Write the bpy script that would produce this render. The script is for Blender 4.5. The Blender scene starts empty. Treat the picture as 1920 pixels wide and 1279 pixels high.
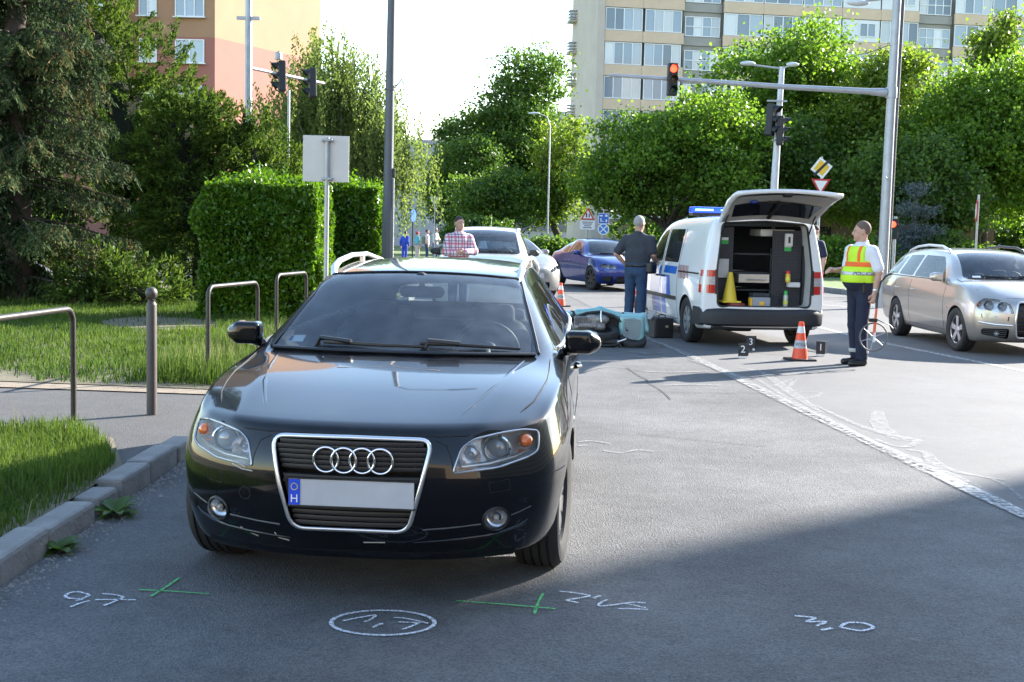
import bpy, bmesh, math, random
import numpy as np
from mathutils import Vector, Matrix
from mathutils.bvhtree import BVHTree
R = math.radians
pi = math.pi
random.seed(7)
rng = np.random.default_rng(7)
scene = bpy.context.scene
col = scene.collection

# ---------------------------------------------------------------- camera
cam_d = bpy.data.cameras.new('camera')
cam_d.sensor_width = 36.0
cam_d.lens = 2300 / 1920 * 36
cam_d.clip_end = 4000
cam = bpy.data.objects.new('camera', cam_d)
col.objects.link(cam)
PITCH = math.atan(209.5 / 2300)
ROLL = R(1.35)
cam.matrix_world = Matrix.Translation((0, 0, 1.6)) @ Matrix.Rotation(pi / 2 - PITCH, 4, 'X') @ Matrix.Rotation(ROLL, 4, 'Z')
scene.camera = cam

# ---------------------------------------------------------------- sky, sun, exposure
SUN_EL, SUN_AZ = R(25.0), R(38.3)          # azimuth from +X towards +Y
w = bpy.data.worlds.new('World')
scene.world = w
w.use_nodes = True
nt = w.node_tree
sky = nt.nodes.new('ShaderNodeTexSky')
sky.sky_type = 'NISHITA'
sky.sun_disc = False
sky.sun_elevation = SUN_EL
sky.sun_rotation = pi / 2 - SUN_AZ
sky.air_density = 1.15
sky.dust_density = 0.35
sky.ozone_density = 1.0
nt.links.new(sky.outputs[0], nt.nodes['Background'].inputs[0])
nt.nodes['Background'].inputs[1].default_value = 0.13
sun_d = bpy.data.lights.new('sun', 'SUN')
sun_d.energy = 5.0
sun_d.angle = R(0.55)
sun_d.color = (1.0, 0.94, 0.86)
sun = bpy.data.objects.new('sun', sun_d)
col.objects.link(sun)
sv = Vector((math.cos(SUN_EL) * math.cos(SUN_AZ), math.cos(SUN_EL) * math.sin(SUN_AZ), math.sin(SUN_EL)))
sun.rotation_euler = sv.to_track_quat('Z', 'Y').to_euler()
sun.location = sv * 60
vs = scene.view_settings
vs.view_transform = 'Standard'
vs.look = 'None'
vs.exposure = 2.1
vs.gamma = 1.0
vs.use_curve_mapping = False

# ---------------------------------------------------------------- materials
_m = {}
def mat(name, c=(.5, .5, .5), rough=.5, metal=0., spec=.5, var=.12, vs_=6., bump=0., bs=60., coat=0., emit=0., trans=0., ecol=None, c2=None, detail=4., coord='Object', flake=False):
    if name in _m: return _m[name]
    m = bpy.data.materials.new(name); m.use_nodes = True
    n, l = m.node_tree.nodes, m.node_tree.links
    b = n['Principled BSDF']
    b.inputs['Roughness'].default_value = rough
    b.inputs['Metallic'].default_value = metal
    b.inputs['Specular IOR Level'].default_value = spec
    b.inputs['Coat Weight'].default_value = coat
    b.inputs['Coat Roughness'].default_value = .03
    tc = n.new('ShaderNodeTexCoord')
    no = n.new('ShaderNodeTexNoise'); no.inputs['Scale'].default_value = vs_; no.inputs['Detail'].default_value = detail
    l.new(tc.outputs[coord], no.inputs['Vector'])
    mx = n.new('ShaderNodeMix'); mx.data_type = 'RGBA'
    k = c2 if c2 else tuple(v * (1 - 2 * var) for v in c)
    mx.inputs[6].default_value = (*k, 1); mx.inputs[7].default_value = (*(c if c2 else tuple(min(1, v * (1 + .6 * var)) for v in c)), 1)
    l.new(no.outputs['Fac'], mx.inputs[0]); l.new(mx.outputs[2], b.inputs['Base Color'])
    if bump:
        nb = n.new('ShaderNodeTexNoise'); nb.inputs['Scale'].default_value = bs; nb.inputs['Detail'].default_value = 3
        l.new(tc.outputs[coord], nb.inputs['Vector'])
        bp = n.new('ShaderNodeBump'); bp.inputs['Strength'].default_value = bump; bp.inputs['Distance'].default_value = .01
        l.new(nb.outputs['Fac'], bp.inputs['Height']); l.new(bp.outputs[0], b.inputs['Normal'])
    if emit:
        b.inputs['Emission Color'].default_value = (*(ecol or c), 1); b.inputs['Emission Strength'].default_value = emit
    if trans:
        t = n.new('ShaderNodeBsdfTranslucent'); l.new(mx.outputs[2], t.inputs[0])
        ms = n.new('ShaderNodeMixShader'); ms.inputs[0].default_value = trans
        l.new(b.outputs[0], ms.inputs[1]); l.new(t.outputs[0], ms.inputs[2])
        l.new(ms.outputs[0], n['Material Output'].inputs[0])
    _m[name] = m
    return m

def leaf_mat(name, c, c2, tr=.45, rough=.45, tcol=None):
    if name in _m: return _m[name]
    m = bpy.data.materials.new(name); m.use_nodes = True
    n, l = m.node_tree.nodes, m.node_tree.links
    b = n['Principled BSDF']; b.inputs['Roughness'].default_value = rough; b.inputs['Specular IOR Level'].default_value = .35 if rough < .6 else .06
    g = n.new('ShaderNodeNewGeometry')
    mx = n.new('ShaderNodeMix'); mx.data_type = 'RGBA'
    mx.inputs[6].default_value = (*c, 1); mx.inputs[7].default_value = (*c2, 1)
    l.new(g.outputs['Random Per Island'], mx.inputs[0])
    tc = n.new('ShaderNodeTexCoord'); no = n.new('ShaderNodeTexNoise'); no.inputs['Scale'].default_value = .8; no.inputs['Detail'].default_value = 3; l.new(tc.outputs['Object'], no.inputs['Vector'])
    rp = n.new('ShaderNodeValToRGB'); rp.color_ramp.elements[0].position = .32; rp.color_ramp.elements[0].color = (.72, .80, .85, 1); rp.color_ramp.elements[1].position = .68; rp.color_ramp.elements[1].color = (1.2, 1.15, .95, 1); l.new(no.outputs['Fac'], rp.inputs[0])
    mv = n.new('ShaderNodeMix'); mv.data_type = 'RGBA'; mv.blend_type = 'MULTIPLY'; mv.inputs[0].default_value = 1; l.new(mx.outputs[2], mv.inputs[6]); l.new(rp.outputs[0], mv.inputs[7]); mx = mv
    l.new(mx.outputs[2], b.inputs['Base Color'])
    t = n.new('ShaderNodeBsdfTranslucent')
    if tcol:
        m2 = n.new('ShaderNodeMix'); m2.data_type = 'RGBA'; m2.blend_type = 'MULTIPLY'; m2.inputs[0].default_value = 1
        l.new(mx.outputs[2], m2.inputs[6]); m2.inputs[7].default_value = (*tcol, 1); l.new(m2.outputs[2], t.inputs[0])
    else: l.new(mx.outputs[2], t.inputs[0])
    ms = n.new('ShaderNodeMixShader'); ms.inputs[0].default_value = tr
    l.new(b.outputs[0], ms.inputs[1]); l.new(t.outputs[0], ms.inputs[2])
    l.new(ms.outputs[0], n['Material Output'].inputs[0])
    _m[name] = m
    return m

def glass_mat(name, tint=(.75, .82, .85), dust=.05, veil_col=(.6, .62, .6), rough=0.0, ior=1.5):
    if name in _m: return _m[name]
    m = bpy.data.materials.new(name); m.use_nodes = True
    n, l = m.node_tree.nodes, m.node_tree.links
    n.remove(n['Principled BSDF'])
    t = n.new('ShaderNodeBsdfTransparent'); t.inputs[0].default_value = (*tint, 1)
    d = n.new('ShaderNodeBsdfDiffuse'); d.inputs[0].default_value = (*veil_col, 1)
    tc = n.new('ShaderNodeTexCoord'); no = n.new('ShaderNodeTexNoise'); no.inputs['Scale'].default_value = 9; no.inputs['Detail'].default_value = 8
    l.new(tc.outputs['Object'], no.inputs['Vector'])
    mm = n.new('ShaderNodeMath'); mm.operation = 'MULTIPLY'; mm.inputs[1].default_value = dust * 2; l.new(no.outputs['Fac'], mm.inputs[0])
    s1 = n.new('ShaderNodeMixShader'); l.new(mm.outputs[0], s1.inputs[0]); l.new(t.outputs[0], s1.inputs[1]); l.new(d.outputs[0], s1.inputs[2])
    gl = n.new('ShaderNodeBsdfGlossy'); gl.inputs['Roughness'].default_value = rough
    fr = n.new('ShaderNodeFresnel'); fr.inputs[0].default_value = ior
    s2 = n.new('ShaderNodeMixShader'); l.new(fr.outputs[0], s2.inputs[0]); l.new(s1.outputs[0], s2.inputs[1]); l.new(gl.outputs[0], s2.inputs[2])
    l.new(s2.outputs[0], n['Material Output'].inputs[0])
    _m[name] = m
    return m

# ---------------------------------------------------------------- mesh helpers
class MB:
    def __init__(s): s.v = []; s.f = []
    def add(s, vs, fs):
        k = len(s.v); s.v += [tuple(p) for p in vs]; s.f += [tuple(i + k for i in f) for f in fs]; return s
    def box(s, c, d, rz=0, rx=0, ry=0):
        M = Matrix.Rotation(rz, 3, 'Z') @ Matrix.Rotation(ry, 3, 'Y') @ Matrix.Rotation(rx, 3, 'X')
        vs = [Vector(c) + M @ Vector((x * d[0] / 2, y * d[1] / 2, z * d[2] / 2)) for x in (-1, 1) for y in (-1, 1) for z in (-1, 1)]
        return s.add(vs, [(0, 1, 3, 2), (4, 6, 7, 5), (0, 4, 5, 1), (2, 3, 7, 6), (0, 2, 6, 4), (1, 5, 7, 3)])
    def tube(s, path, r, n=8, closed=False, cap=True, sq=None):
        P = [Vector(p) for p in path]; m = len(P); rs = r if isinstance(r, (list, tuple)) else [r] * m
        vs = []; pn = None
        for i in range(m):
            a = P[(i - 1) % m] if (closed or i > 0) else P[0]; b = P[(i + 1) % m] if (closed or i < m - 1) else P[-1]
            t = (b - a).normalized()
            if pn is None:
                u = t.orthogonal().normalized()
                if abs(t.z) < .9: u = t.cross(Vector((0, 0, 1))).normalized()
            else:
                u = pn - t * pn.dot(t); u = u.normalized() if u.length > 1e-6 else t.orthogonal().normalized()
            pn = u; w_ = t.cross(u)
            sx, sy = sq if sq else (1, 1)
            vs += [P[i] + (u * math.cos(2 * pi * k / n) * sx + w_ * math.sin(2 * pi * k / n) * sy) * rs[i] for k in range(n)]
        fs = []
        for i in range(m if closed else m - 1):
            j = (i + 1) % m
            fs += [(i * n + k, i * n + (k + 1) % n, j * n + (k + 1) % n, j * n + k) for k in range(n)]
        if cap and not closed: fs += [tuple(range(n))[::-1], tuple((m - 1) * n + k for k in range(n))]
        return s.add(vs, fs)
    def cyl(s, p0, p1, r0, r1=None, n=16): return s.tube([p0, p1], [r0, r0 if r1 is None else r1], n)
    def lathe(s, prof, n=24, o=(0, 0, 0), ax='Z', cap=True):
        vs = []
        for r, h in prof:
            for k in range(n):
                a = 2 * pi * k / n; x, y = r * math.cos(a), r * math.sin(a)
                vs.append({'Z': (o[0] + x, o[1] + y, o[2] + h), 'X': (o[0] + h, o[1] + x, o[2] + y), 'Y': (o[0] + x, o[1] + h, o[2] + y)}[ax])
        m = len(prof)
        fs = [(i * n + k, i * n + (k + 1) % n, (i + 1) * n + (k + 1) % n, (i + 1) * n + k) for i in range(m - 1) for k in range(n)]
        if cap: fs += [tuple(range(n))[::-1], tuple((m - 1) * n + k for k in range(n))]
        return s.add(vs, fs)
    def prism(s, poly, ax, d0, d1):
        def p(a, b, d): return {'X': (d, a, b), 'Y': (a, d, b), 'Z': (a, b, d)}[ax]
        n = len(poly)
        vs = [p(a, b, d0) for a, b in poly] + [p(a, b, d1) for a, b in poly]
        return s.add(vs, [tuple(range(n))[::-1], tuple(range(n, 2 * n))] + [(i, (i + 1) % n, (i + 1) % n + n, i + n) for i in range(n)])
    def sphere(s, c, r, n=12, m=8):
        if not isinstance(r, (tuple, list)): r = (r, r, r)
        vs = [(c[0], c[1], c[2] + r[2])]
        for i in range(1, m):
            a = pi * i / m
            vs += [(c[0] + r[0] * math.sin(a) * math.cos(2 * pi * k / n), c[1] + r[1] * math.sin(a) * math.sin(2 * pi * k / n), c[2] + r[2] * math.cos(a)) for k in range(n)]
        vs.append((c[0], c[1], c[2] - r[2])); e = len(vs) - 1
        fs = [(0, 1 + k, 1 + (k + 1) % n) for k in range(n)]
        fs += [(1 + i * n + k, 1 + (i + 1) * n + k, 1 + (i + 1) * n + (k + 1) % n, 1 + i * n + (k + 1) % n) for i in range(m - 2) for k in range(n)]
        fs += [(e, 1 + (m - 2) * n + (k + 1) % n, 1 + (m - 2) * n + k) for k in range(n)]
        return s.add(vs, fs)
    def quad(s, *p): return s.add(p, [tuple(range(len(p)))])
    def mesh(s, name, fix=True):
        me = bpy.data.meshes.new(name); me.from_pydata([tuple(p) for p in s.v], [], s.f); me.validate()
        if fix:
            b = bmesh.new(); b.from_mesh(me); bmesh.ops.recalc_face_normals(b, faces=b.faces); b.to_mesh(me); b.free()
        return me

def tag(o, label=None, cat=None, group=None, kind=None):
    if label: o['label'] = label
    if cat: o['category'] = cat
    if group: o['group'] = group
    if kind: o['kind'] = kind
    return o

def smooth_me(me, ang=35):
    me.polygons.foreach_set('use_smooth', [True] * len(me.polygons))
    try: me.set_sharp_from_angle(angle=R(ang))
    except Exception: pass

def O(name, mb, m, parent=None, loc=(0, 0, 0), rot=(0, 0, 0), smooth=None, bevel=0, label=None, cat=None, group=None, kind=None, fix=True):
    me = mb.mesh(name, fix) if isinstance(mb, MB) else mb
    if m and not me.materials: me.materials.append(m)
    if smooth: smooth_me(me, smooth)
    o = bpy.data.objects.new(name, me); col.objects.link(o)
    o.location = loc; o.rotation_euler = rot
    if parent: o.parent = parent
    if bevel:
        bv = o.modifiers.new('bevel', 'BEVEL'); bv.width = bevel; bv.segments = 2; bv.limit_method = 'ANGLE'; bv.angle_limit = R(40)
        bv.harden_normals = False
    return tag(o, label, cat, group, kind)

def E(name, loc=(0, 0, 0), rz=0, label=None, cat=None, group=None, kind=None, rot=None):
    o = bpy.data.objects.new(name, None); col.objects.link(o); o.location = loc; o.rotation_euler = rot or (0, 0, rz); o.empty_display_size = .2
    return tag(o, label, cat, group, kind)

def copy_tree(o, parent=None, loc=None, rz=None, label=None):
    c = o.copy(); col.objects.link(c)
    if parent: c.parent = parent
    if loc is not None: c.location = loc
    if rz is not None: c.rotation_euler = (0, 0, rz)
    if label: c['label'] = label
    for ch in list(o.children): copy_tree(ch, c)
    return c

def raw_mesh(name, V, F, m=None):
    """V (n,3) array, F (k,4) or (k,3) int array -> mesh, fast"""
    V = np.asarray(V, np.float32); F = np.asarray(F, np.int32)
    me = bpy.data.meshes.new(name); k = F.shape[1]
    me.vertices.add(len(V)); me.vertices.foreach_set('co', V.ravel())
    me.loops.add(F.size); me.loops.foreach_set('vertex_index', F.ravel())
    me.polygons.add(len(F)); me.polygons.foreach_set('loop_start', np.arange(0, F.size, k, dtype=np.int32))
    me.update(calc_edges=True); me.validate()
    if m: me.materials.append(m)
    return me

def evaluated(o):
    dg = bpy.context.evaluated_depsgraph_get(); dg.update()
    return bpy.data.meshes.new_from_object(o.evaluated_get(dg))

# ---- signed-distance modelling (bodies, clothing, seats, fairings)
def rc(a, b, ra, rb=None, s=None): return ('c', np.array(a, float), np.array(b, float), ra, ra if rb is None else rb, s)
def el(c, r, rz=0): return ('e', np.array(c, float), np.array(r, float), rz)
def bxs(c, h, r=.02, rz=0): return ('b', np.array(c, float), np.array(h, float), r, rz)
def sdf_mesh(name, prims, h=.012, k=.02, cut=None, noise=0, grow=0, mirror=None):
    los, his = [], []
    for p in prims:
        if p[0] == 'c':
            r = max(p[3], p[4]) * (max(p[5]) if p[5] else 1); los.append(np.minimum(p[1], p[2]) - r); his.append(np.maximum(p[1], p[2]) + r)
        else:
            r = p[2] if p[0] == 'e' and not p[3] else np.full(3, np.linalg.norm(p[2])); los.append(p[1] - r); his.append(p[1] + r)
    lo = np.min(los, 0) - 4 * h - grow; hi = np.max(his, 0) + 4 * h + grow
    n = np.ceil((hi - lo) / h).astype(int) + 1
    D = np.full(n, 1e3, np.float32)
    ax = [lo[i] + h * np.arange(n[i]) for i in range(3)]
    mg = 3 * k + 3 * h + grow
    for p, l_, h_ in zip(prims, los, his):
        i0 = np.maximum(((l_ - mg - lo) / h).astype(int), 0); i1 = np.minimum(((h_ + mg - lo) / h).astype(int) + 2, n)
        X, Y, Z = np.meshgrid(*[ax[i][i0[i]:i1[i]] for i in range(3)], indexing='ij')
        if p[0] == 'c':
            a, b = p[1], p[2]; s = p[5] or (1, 1, 1)
            qx, qy, qz = (X - a[0]) / s[0], (Y - a[1]) / s[1], (Z - a[2]) / s[2]
            ab = (b - a) / np.array(s); L = max(ab @ ab, 1e-9)
            t = np.clip((qx * ab[0] + qy * ab[1] + qz * ab[2]) / L, 0, 1)
            d = np.sqrt((qx - t * ab[0]) ** 2 + (qy - t * ab[1]) ** 2 + (qz - t * ab[2]) ** 2) - (p[3] + (p[4] - p[3]) * t)
            d = d * min(s)
        else:
            qx, qy, qz = X - p[1][0], Y - p[1][1], Z - p[1][2]; rz = p[3] if p[0] == 'e' else p[4]
            if rz: c_, s_ = math.cos(rz), math.sin(rz); qx, qy = qx * c_ + qy * s_, -qx * s_ + qy * c_
            r = p[2]
            if p[0] == 'e':
                k0 = np.sqrt((qx / r[0]) ** 2 + (qy / r[1]) ** 2 + (qz / r[2]) ** 2) + 1e-9
                k1 = np.sqrt((qx / r[0] ** 2) ** 2 + (qy / r[1] ** 2) ** 2 + (qz / r[2] ** 2) ** 2) + 1e-9
                d = k0 * (k0 - 1) / k1
            else:
                rr = p[3]; ex, ey, ez = np.abs(qx) - r[0] + rr, np.abs(qy) - r[1] + rr, np.abs(qz) - r[2] + rr
                d = np.sqrt(np.maximum(ex, 0) ** 2 + np.maximum(ey, 0) ** 2 + np.maximum(ez, 0) ** 2) + np.minimum(np.maximum(ex, np.maximum(ey, ez)), 0) - rr
        sl = tuple(slice(i0[i], i1[i]) for i in range(3)); A = D[sl]
        hh = np.clip(.5 + .5 * (A - d) / k, 0, 1)
        D[sl] = np.where(np.abs(A - d) > k, np.minimum(A, d), A + (d - A) * hh - k * hh * (1 - hh))
    D -= grow
    if noise or cut:
        X, Y, Z = np.meshgrid(*ax, indexing='ij')
        if noise: D += noise * (np.sin(X * 38 + 3 * np.sin(Z * 17)) * np.sin(Z * 31 + 2 * np.sin(Y * 23)) * .6 + np.sin(Y * 41 + Z * 22) * .4)
        if cut: D = np.maximum(D, cut(X, Y, Z))
    return nets(name, D, lo, h)

def nets(name, D, lo, h):
    ins = D < 0
    nx, ny, nz = D.shape
    cs = [(i, j, k) for i in (0, 1) for j in (0, 1) for k in (0, 1)]
    sl = lambda A, c: A[c[0]:nx - 1 + c[0], c[1]:ny - 1 + c[1], c[2]:nz - 1 + c[2]]
    cnt = sum(sl(ins, c).astype(np.int8) for c in cs)
    msk = (cnt > 0) & (cnt < 8)
    idx = np.full(msk.shape, -1, np.int64); I = np.argwhere(msk); idx[msk] = np.arange(len(I))
    acc = np.zeros((len(I), 3)); ne = np.zeros(len(I))
    for c in cs:
        for a in range(3):
            if c[a]: continue
            c2 = list(c); c2[a] = 1
            d0 = sl(D, c)[msk]; d1 = sl(D, c2)[msk]; x = (d0 < 0) != (d1 < 0)
            t = np.where(x, d0 / np.where(x, d0 - d1, 1), 0)
            p = np.tile(np.array(c, float), (len(I), 1)); p[:, a] = t
            acc += p * x[:, None]; ne += x
    V = lo + h * (I + acc / np.maximum(ne, 1)[:, None])
    F = []
    for a in range(3):
        b, c = (a + 1) % 3, (a + 2) % 3
        s0 = [slice(None)] * 3; s1 = [slice(None)] * 3
        s0[a] = slice(0, -1); s1[a] = slice(1, None)
        A0 = ins[tuple(s0)]; A1 = ins[tuple(s1)]
        for (P, Q, fl) in ((A0, A1, False), (A1, A0, True)):
            E_ = np.argwhere(P & ~Q)
            E_ = E_[(E_[:, b] > 0) & (E_[:, c] > 0) & (E_[:, b] < D.shape[b] - 1) & (E_[:, c] < D.shape[c] - 1)]
            if not len(E_): continue
            q = []
            for (db, dc) in ((0, 0), (-1, 0), (-1, -1), (0, -1)):
                e = E_.copy(); e[:, b] += db; e[:, c] += dc; q.append(idx[e[:, 0], e[:, 1], e[:, 2]])
            q = np.stack(q, 1); F.append(q[:, ::-1] if fl else q)
    F = np.concatenate(F); F = F[(F >= 0).all(1)]
    me = raw_mesh(name, V, F)
    me.polygons.foreach_set('use_smooth', [True] * len(me.polygons))
    return me
M_black = mat('satin black plastic', (.012, .012, .013), .45, var=.1)
# ================================================================ ground, road, verge
def asphalt(name, c0, c1, grain=150., bump=.5, rough=.85, stain=.45):
    m = bpy.data.materials.new(name); m.use_nodes = True
    n, l = m.node_tree.nodes, m.node_tree.links; b = n['Principled BSDF']; b.inputs['Roughness'].default_value = rough; b.inputs['Specular IOR Level'].default_value = .35
    tc = n.new('ShaderNodeTexCoord')
    def noise(sc, det, ro=.5):
        x = n.new('ShaderNodeTexNoise'); x.inputs['Scale'].default_value = sc; x.inputs['Detail'].default_value = det; x.inputs['Roughness'].default_value = ro; l.new(tc.outputs['Object'], x.inputs['Vector']); return x
    g = n.new('ShaderNodeTexVoronoi'); g.inputs['Scale'].default_value = grain; l.new(tc.outputs['Object'], g.inputs['Vector'])
    big = noise(.55, 7, .62); mid = noise(6, 6, .65); fine = noise(grain * .6, 2)
    mr = n.new('ShaderNodeMapRange'); mr.inputs[1].default_value = .0; mr.inputs[2].default_value = .9; l.new(g.outputs['Color'], mr.inputs[0])
    mx = n.new('ShaderNodeMix'); mx.data_type = 'RGBA'; mx.inputs[6].default_value = (*c0, 1); mx.inputs[7].default_value = (*c1, 1)
    ad = n.new('ShaderNodeMath'); ad.operation = 'MULTIPLY_ADD'; ad.inputs[1].default_value = .55; l.new(mr.outputs[0], ad.inputs[0])
    m2 = n.new('ShaderNodeMath'); m2.operation = 'MULTIPLY'; m2.inputs[1].default_value = .5; l.new(mid.outputs['Fac'], m2.inputs[0]); l.new(m2.outputs[0], ad.inputs[2]); l.new(ad.outputs[0], mx.inputs[0])
    st = n.new('ShaderNodeMapRange'); st.inputs[1].default_value = .35; st.inputs[2].default_value = .65; st.inputs[3].default_value = 1 - stain; st.inputs[4].default_value = 1.0; l.new(big.outputs['Fac'], st.inputs[0])
    mu = n.new('ShaderNodeMix'); mu.data_type = 'RGBA'; mu.blend_type = 'MULTIPLY'; mu.inputs[0].default_value = 1
    cb = n.new('ShaderNodeCombineColor'); [l.new(st.outputs[0], cb.inputs[i]) for i in range(3)]
    l.new(mx.outputs[2], mu.inputs[6]); l.new(cb.outputs[0], mu.inputs[7]); l.new(mu.outputs[2], b.inputs['Base Color'])
    bp = n.new('ShaderNodeBump'); bp.inputs['Strength'].default_value = bump; bp.inputs['Distance'].default_value = .006
    su = n.new('ShaderNodeMath'); su.operation = 'ADD'; l.new(g.outputs['Distance'], su.inputs[0]); l.new(fine.outputs['Fac'], su.inputs[1])
    l.new(su.outputs[0], bp.inputs['Height']); l.new(bp.outputs[0], b.inputs['Normal'])
    return m
M_road = asphalt('worn coarse asphalt', (.036, .037, .04), (.21, .208, .205), 120, .75)
M_lane = asphalt('finer lane asphalt', (.085, .085, .088), (.165, .163, .16), 170, .35, stain=.18)
M_path = asphalt('footpath asphalt', (.04, .039, .038), (.12, .117, .114), 120, .5, stain=.2)
M_soil = mat('bare soil', (.16, .13, .09), .95, c2=(.09, .085, .045), vs_=3, bump=.6, bs=30)
M_sand = mat('sandy verge edge', (.25, .20, .145), .95, var=.3, vs_=9, bump=.6, bs=60)
M_kerb = mat('weathered kerb concrete', (.30, .29, .27), .9, c2=(.10, .10, .095), vs_=5, bump=1.0, bs=45, detail=9)

def sheet(name, pts, z, m, **k): return O(name, MB().quad(*[(x, y, z) for x, y in pts]), m, kind='structure', fix=False, **k)
sheet('ground', [(-1600, -1600), (1600, -1600), (1600, 1600), (-1600, 1600)], -.03, mat('distant ground', (.10, .11, .06), .95, var=.3, vs_=.05))
sheet('road', [(-130, -70), (130, -70), (130, 150), (-130, 150)], 0, M_road)
sheet('lane_surface', [(3.55, 1.0), (40, 1.0), (40, 31), (1.3, 31), (2.36, 15.7), (3.02, 7.06)], .004, M_lane)
# left verge: soil under grass, footpath, sandy edge
sheet('near_verge', [(-14, -6), (-2.36, -6), (-2.36, 7.4), (-2.75, 8.4), (-3.2, 8.85), (-14, 9.05)], .095, M_soil)
sheet('footpath', [(-14, 8.6), (-2.36, 7.0), (-2.20, 8.45), (-2.20, 10.95), (-14, 11.45)], .075, M_path)
fp = sheet('footpath_edge', [(-14, 11.2), (-8, 11.15), (-5, 10.95), (-2.3, 10.72), (-2.3, 11.2), (-14, 12.1)], .085, M_sand)
sheet('far_verge', [(-40, 11.9), (-8, 11.6), (-4.6, 11.25), (-2.36, 11.0), (-2.36, 31), (-40, 31)], .092, M_soil)
M_lawn = mat('short lawn', (.13, .19, .05), .95, c2=(.07, .11, .03), vs_=4, bump=.8, bs=60)
sheet('junction_verge', [(-130, 57.5), (8.5, 57.0), (8.5, 150), (-130, 150)], .10, M_lawn)
sheet('traffic_island', [(8.1, 44.5), (9.15, 36.3), (9.7, 33.6), (14, 32.0), (40, 31.5), (40, 43)], .12, M_lawn)
sheet('park_verge', [(8.5, 57), (12.3, 49.2), (60, 46), (130, 46), (130, 150), (8.5, 150)], .10, M_lawn)
# kerbs, stone by stone
kerb = E('kerb', (0, 0, 0), kind='structure')
def kstone(x0, y0, x1, y1, top, w_=.15, parent=kerb, jit=.006):
    d = Vector((x1 - x0, y1 - y0)); L = d.length - .012; a = math.atan2(d.y, d.x) - pi / 2
    h = top + .2
    o = O('kerb_stone', MB().box((0, 0, 0), (w_, L, h)), M_kerb, parent, ((x0 + x1) / 2 + random.uniform(-jit, jit), (y0 + y1) / 2, top - h / 2 + random.uniform(-jit, jit)), (random.uniform(-.012, .012), random.uniform(-.03, .03), a + random.uniform(-.012, .012)), bevel=.022)
    return o
ys = [2.6, 3.5, 4.35, 5.2, 5.78]
for i in range(len(ys) - 1): kstone(-2.275, ys[i], -2.275, ys[i + 1], .125, .16)
kstone(-2.285, 5.80, -2.27, 6.40, .118, .16)
kstone(-2.29, 6.55, -2.275, 6.85, .10, .16, jit=.012)
kstone(-2.28, 6.90, -2.275, 7.42, .128, .16); kstone(-2.275, 7.43, -2.27, 8.02, .13, .16); kstone(-2.27, 8.03, -2.265, 8.42, .122, .16)
y = 8.44
while y < 10.95: kstone(-2.265, y, -2.265, y + .82, .045, .16, jit=.003); y += .83
while y < 30: kstone(-2.275, y, -2.275, y + .98, .125, .16); y += 1.0
ik = E('island_kerb', (0, 0, 0), kind='structure')
ip = [(8.05, 44.5), (9.1, 36.3), (9.3, 34.6), (9.75, 33.5), (10.6, 32.8), (14, 31.95), (18, 31.8), (22, 31.7), (26, 31.6)]
for (x0, y0), (x1, y1) in zip(ip[:-1], ip[1:]):
    n_ = max(1, int(math.hypot(x1 - x0, y1 - y0) / 1.0))
    for i in range(n_): kstone(x0 + (x1 - x0) * i / n_, y0 + (y1 - y0) * i / n_, x0 + (x1 - x0) * (i + 1) / n_, y0 + (y1 - y0) * (i + 1) / n_, .14, .15, ik)
jk = E('junction_kerb', (0, 0, 0), kind='structure')
for i in range(24): kstone(-16 + i, 57.45, -15 + i, 57.43, .13, .15, jk)

# ---- painted lines and chalk, each a thin sheet just above the road
def worn(name, c, fac=.5, sc=30., sp_=.06):
    m = bpy.data.materials.new(name); m.use_nodes = True; n, l = m.node_tree.nodes, m.node_tree.links
    b = n['Principled BSDF']; b.inputs['Base Color'].default_value = (*c, 1); b.inputs['Roughness'].default_value = .8
    tc = n.new('ShaderNodeTexCoord'); no = n.new('ShaderNodeTexNoise'); no.inputs['Scale'].default_value = sc; no.inputs['Detail'].default_value = 8; no.inputs['Roughness'].default_value = .7; l.new(tc.outputs['Object'], no.inputs['Vector'])
    mr = n.new('ShaderNodeMapRange'); mr.inputs[1].default_value = fac - sp_; mr.inputs[2].default_value = fac + sp_; l.new(no.outputs['Fac'], mr.inputs[0])
    t = n.new('ShaderNodeBsdfTransparent'); s = n.new('ShaderNodeMixShader'); l.new(mr.outputs[0], s.inputs[0]); l.new(b.outputs[0], s.inputs[1]); l.new(t.outputs[0], s.inputs[2]); l.new(s.outputs[0], n['Material Output'].inputs[0])
    return m
M_line = worn('worn white road paint', (.45, .45, .435), .52, 22, .14); M_smear = worn('white powder smear', (.27, .27, .265), .47, 16, .2); M_chalk = worn('white chalk', (.72, .73, .75), 0.53, 130, .05); M_green = worn('green marker chalk', (.10, .50, .14), .58, 80)
M_crack = mat('road crack', (.018, .018, .018), .95)
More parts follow.
